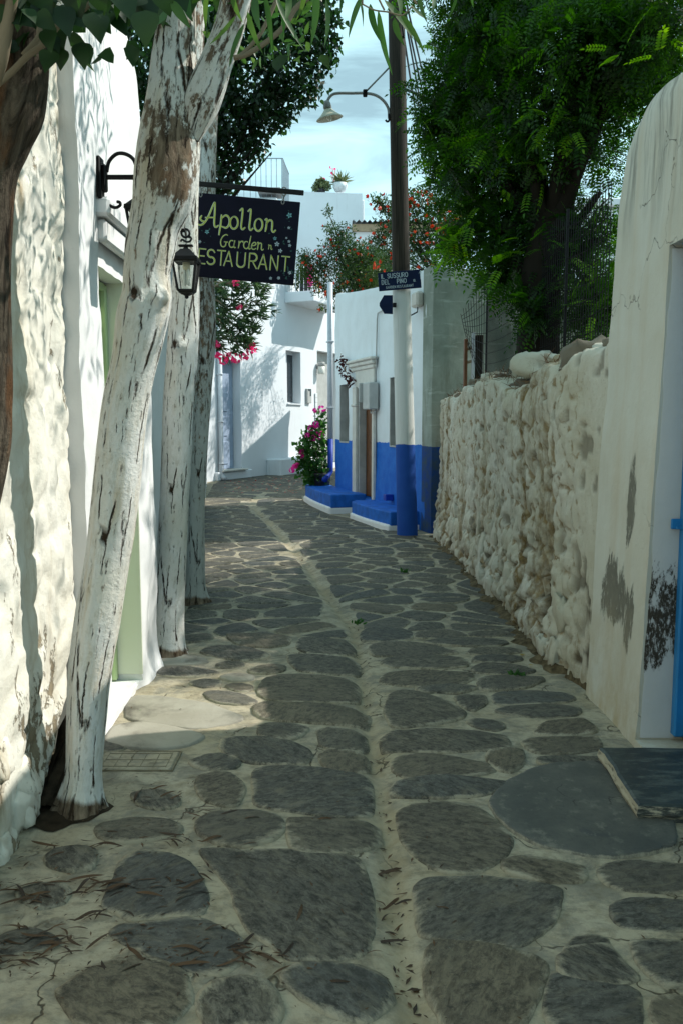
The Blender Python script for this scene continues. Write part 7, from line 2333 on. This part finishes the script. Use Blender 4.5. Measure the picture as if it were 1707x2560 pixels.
# balcony greenery
bp2 = thing('balcony_plant', tuple(fp(bl0 + .25, bz + .33, .6)), 'leafy balcony plant with pink blooms beside the sign edge', 'plant')
c = np.array(fp(bl0 + .35, bz + .8, .55)); P = c + rdir(400) * RNG.uniform(.1, .55, (400, 1)) * np.array([.7, .7, 1.1])
leaves('foliage', P, rdir(400, .8), rdir(400, .3), RNG.uniform(.14, .3, 400), .05, leaf_template('lance'), M['leaf_pom'], bp2, 'stuff')
q = MB(); q.lathe(fp(bl0 + .35, bz + .32, .55), [(0, 0), (.16, 0), (.2, .28), (0, .28)], 14); q.build('pot', M['terracotta'], bp2, True)
flower_heads('flower_head', [(fp(bl0 - .02, bz + h, .9), .1) for h in (.55, .75, .95)], M['petal_magenta'], bp2, .07, 10)

for (u, v, sz, lab) in ((1012, 1432, .07, 'small weed tuft growing in a joint right of the gutter'), (893, 1560, .05, 'tiny dark weed tuft at the edge of the gutter'), (1290, 1690, .05, 'little weed tuft at the foot of the rubble wall')):
    p = G(u, v)
    wd_ = thing('weed_tuft', (p.x, p.y, 0), lab, 'weed')
    n = 26
    leaves('foliage', np.array([p.x, p.y, .004]) + RNG.normal(0, .018, (n, 3)) * np.array([1, 1, 0]), rdir(n, 1.3), rdir(n, .3), RNG.uniform(.4, 1.1, n) * sz, .016, leaf_template('oval'), M['leaf_ger'], wd_, 'stuff')
# ------------------------------------------------------------------ fallen leaves and litter
DRY = []
for k_ in range(8):
    n = 10; V = []; fs = []
    bend = random.uniform(-.55, .55); lift = random.uniform(.04, .2); tw_ = random.uniform(-1.4, 1.4); curl = random.uniform(.3, 1.3)
    for i in range(n + 1):
        x = i / n
        w = .055 * math.sin(math.pi * min(1, x ** .8 * .97 + .03)) ** .7
        y = bend * (x - .5) ** 2 * 1.2
        z = lift * abs(math.sin(math.pi * x * curl)) * .6 + .012
        a = tw_ * x
        V += [(x - .5, y - w * math.cos(a), z - w * math.sin(a) * .6), (x - .5, y + w * math.cos(a), max(.004, z + w * math.sin(a) * .6))]
    V = [(a, b, max(.004, c)) for a, b, c in V]
    for i in range(n): fs.append((2 * i, 2 * i + 2, 2 * i + 3, 2 * i + 1))
    DRY.append(mk('dry_leaf', (np.array(V), fs), M['leaf_dry']))
def drop(me, x, y, L, rz, name, zoff=.010):
    o = bpy.data.objects.new(name, me)
    COL.objects.link(o)
    o.location = (x, y, float(gheight(np.array([x]), np.array([y]))[0]) + zoff)
    o.rotation_euler = (random.uniform(-.08, .08), random.uniform(-.08, .08), rz)
    o.scale = (L, L, L)
    return o
nl = 0
piles = [((130, 2230), 70, 16, 18), ((330, 2225), 85, 14, 22), ((390, 2110), 80, 14, 12), ((120, 2360), 110, 18, 18), ((300, 2290), 120, 30, 12), ((520, 2380), 90, 12, 10), ((400, 1985), 60, 10, 8), ((560, 2060), 90, 20, 9), ((200, 2130), 60, 10, 7), ((40, 2420), 70, 12, 7), ((650, 2420), 120, 20, 6), ((980, 2290), 22, 60, 12), ((800, 2250), 180, 90, 8), ((330, 2410), 80, 20, 6)]
WHERE = ['by the wall foot at the left edge', 'on the dark slab left of the gutter', 'behind the dark slab on the left', 'near the lower left edge of the lane', 'between the two dark slabs on the left', 'on the pointed slab in the foreground', 'near the concrete cover', 'on the grey slab right of the concrete cover', 'on pale mortar below the front trunk', 'at the lower left edge by the wall', 'on the mortar below the big slab', 'in the clump caught in the gutter', 'scattered singly on the biggest slab', 'on the mortar above the lowest slab']
for wi, (c, sx, sy, k) in enumerate(piles):
    for _ in range(k):
        p = G(c[0] + random.gauss(0, sx), c[1] + random.gauss(0, sy))
        if p.x < -1.15 and p.y > 2.9: continue
        o = drop(random.choice(DRY), p.x, p.y, random.uniform(.05, .13), random.gauss(.15, .55) + (math.pi if random.random() < .5 else 0), 'dry_leaf')
        tag(o, 'narrow dry brown leaf ' + WHERE[wi], 'leaf', 'dry leaves fallen on the paving')
        nl += 1
pp, dd_, uu, LL_ = [], [], [], []
for _ in range(900):      # crumbs and bits
    c, sx, sy, k = random.choice(piles)
    p = G(c[0] + random.gauss(0, sx * 1.6), c[1] + random.gauss(0, sy * 2.2)) if random.random() < .6 else Vector((random.uniform(-1.2, 1.3), random.uniform(2, 9), 0))
    z = float(gheight(np.array([p.x]), np.array([p.y]))[0]) + .011
    a = random.uniform(0, 6.28)
    pp.append((p.x, p.y, z)); dd_.append((math.cos(a), math.sin(a), random.uniform(0, .25))); uu.append((0, 0, 1)); LL_.append(random.choice([.012, .018, .03]) * random.uniform(.6, 1.2))
for _ in range(170):      # swept into the gutter
    i = random.uniform(3, len(GUT) - 12)
    g0 = GUT[int(i)]
    x, y = g0[0] + random.gauss(0, .025), g0[1] + random.uniform(-.05, .05)
    z = float(gheight(np.array([x]), np.array([y]))[0]) + .006
    a = random.uniform(0, 6.28)
    pp.append((x, y, z)); dd_.append((math.cos(a), math.sin(a), random.uniform(0, .3))); uu.append((0, 0, 1)); LL_.append(random.uniform(.012, .045))
LL_ = np.array(LL_)
tag(leaves('leaf_litter', np.array(pp), np.array(dd_), np.array(uu), LL_, LL_ * .28, quad_template(), M['leaf_dry']), kind='stuff')
pp = []
for _ in range(120): 
    p = G(random.uniform(560, 790), random.uniform(1195, 1235))
    pp.append((p.x, p.y, .012))
pp = np.array(pp)
tag(leaves('fallen_petals', pp, rdir(len(pp)) * np.array([1, 1, .1]), np.tile((0, 0, 1.0), (len(pp), 1)), .07, .05, quad_template(), M['petal_red']), kind='stuff')
for (u, v, L, lab) in ((1298, 1640, .05, 'yellow leaf on the mortar at the foot of the rubble wall'), (1320, 1665, .035, 'small orange leaf near the rubble wall, below the yellow one'), (345, 1780, .05, 'fresh green leaf on the sunlit slab'), (400, 2208, .05, 'green leaf lying on the dark slab in the leaf litter')):
    p = G(u, v)
    me = mk('fallen_leaf', (np.array([(0, 0, .004), (.3, .3, .03), (1, 0, .01), (.3, -.3, .02)]), [(0, 3, 2, 1)]), M['leaf_yel'] if u > 1000 else M['leaf_ger'])
    tag(drop(me, p.x, p.y, L, random.uniform(-.5, .5), 'fallen_leaf'), lab, 'leaf')
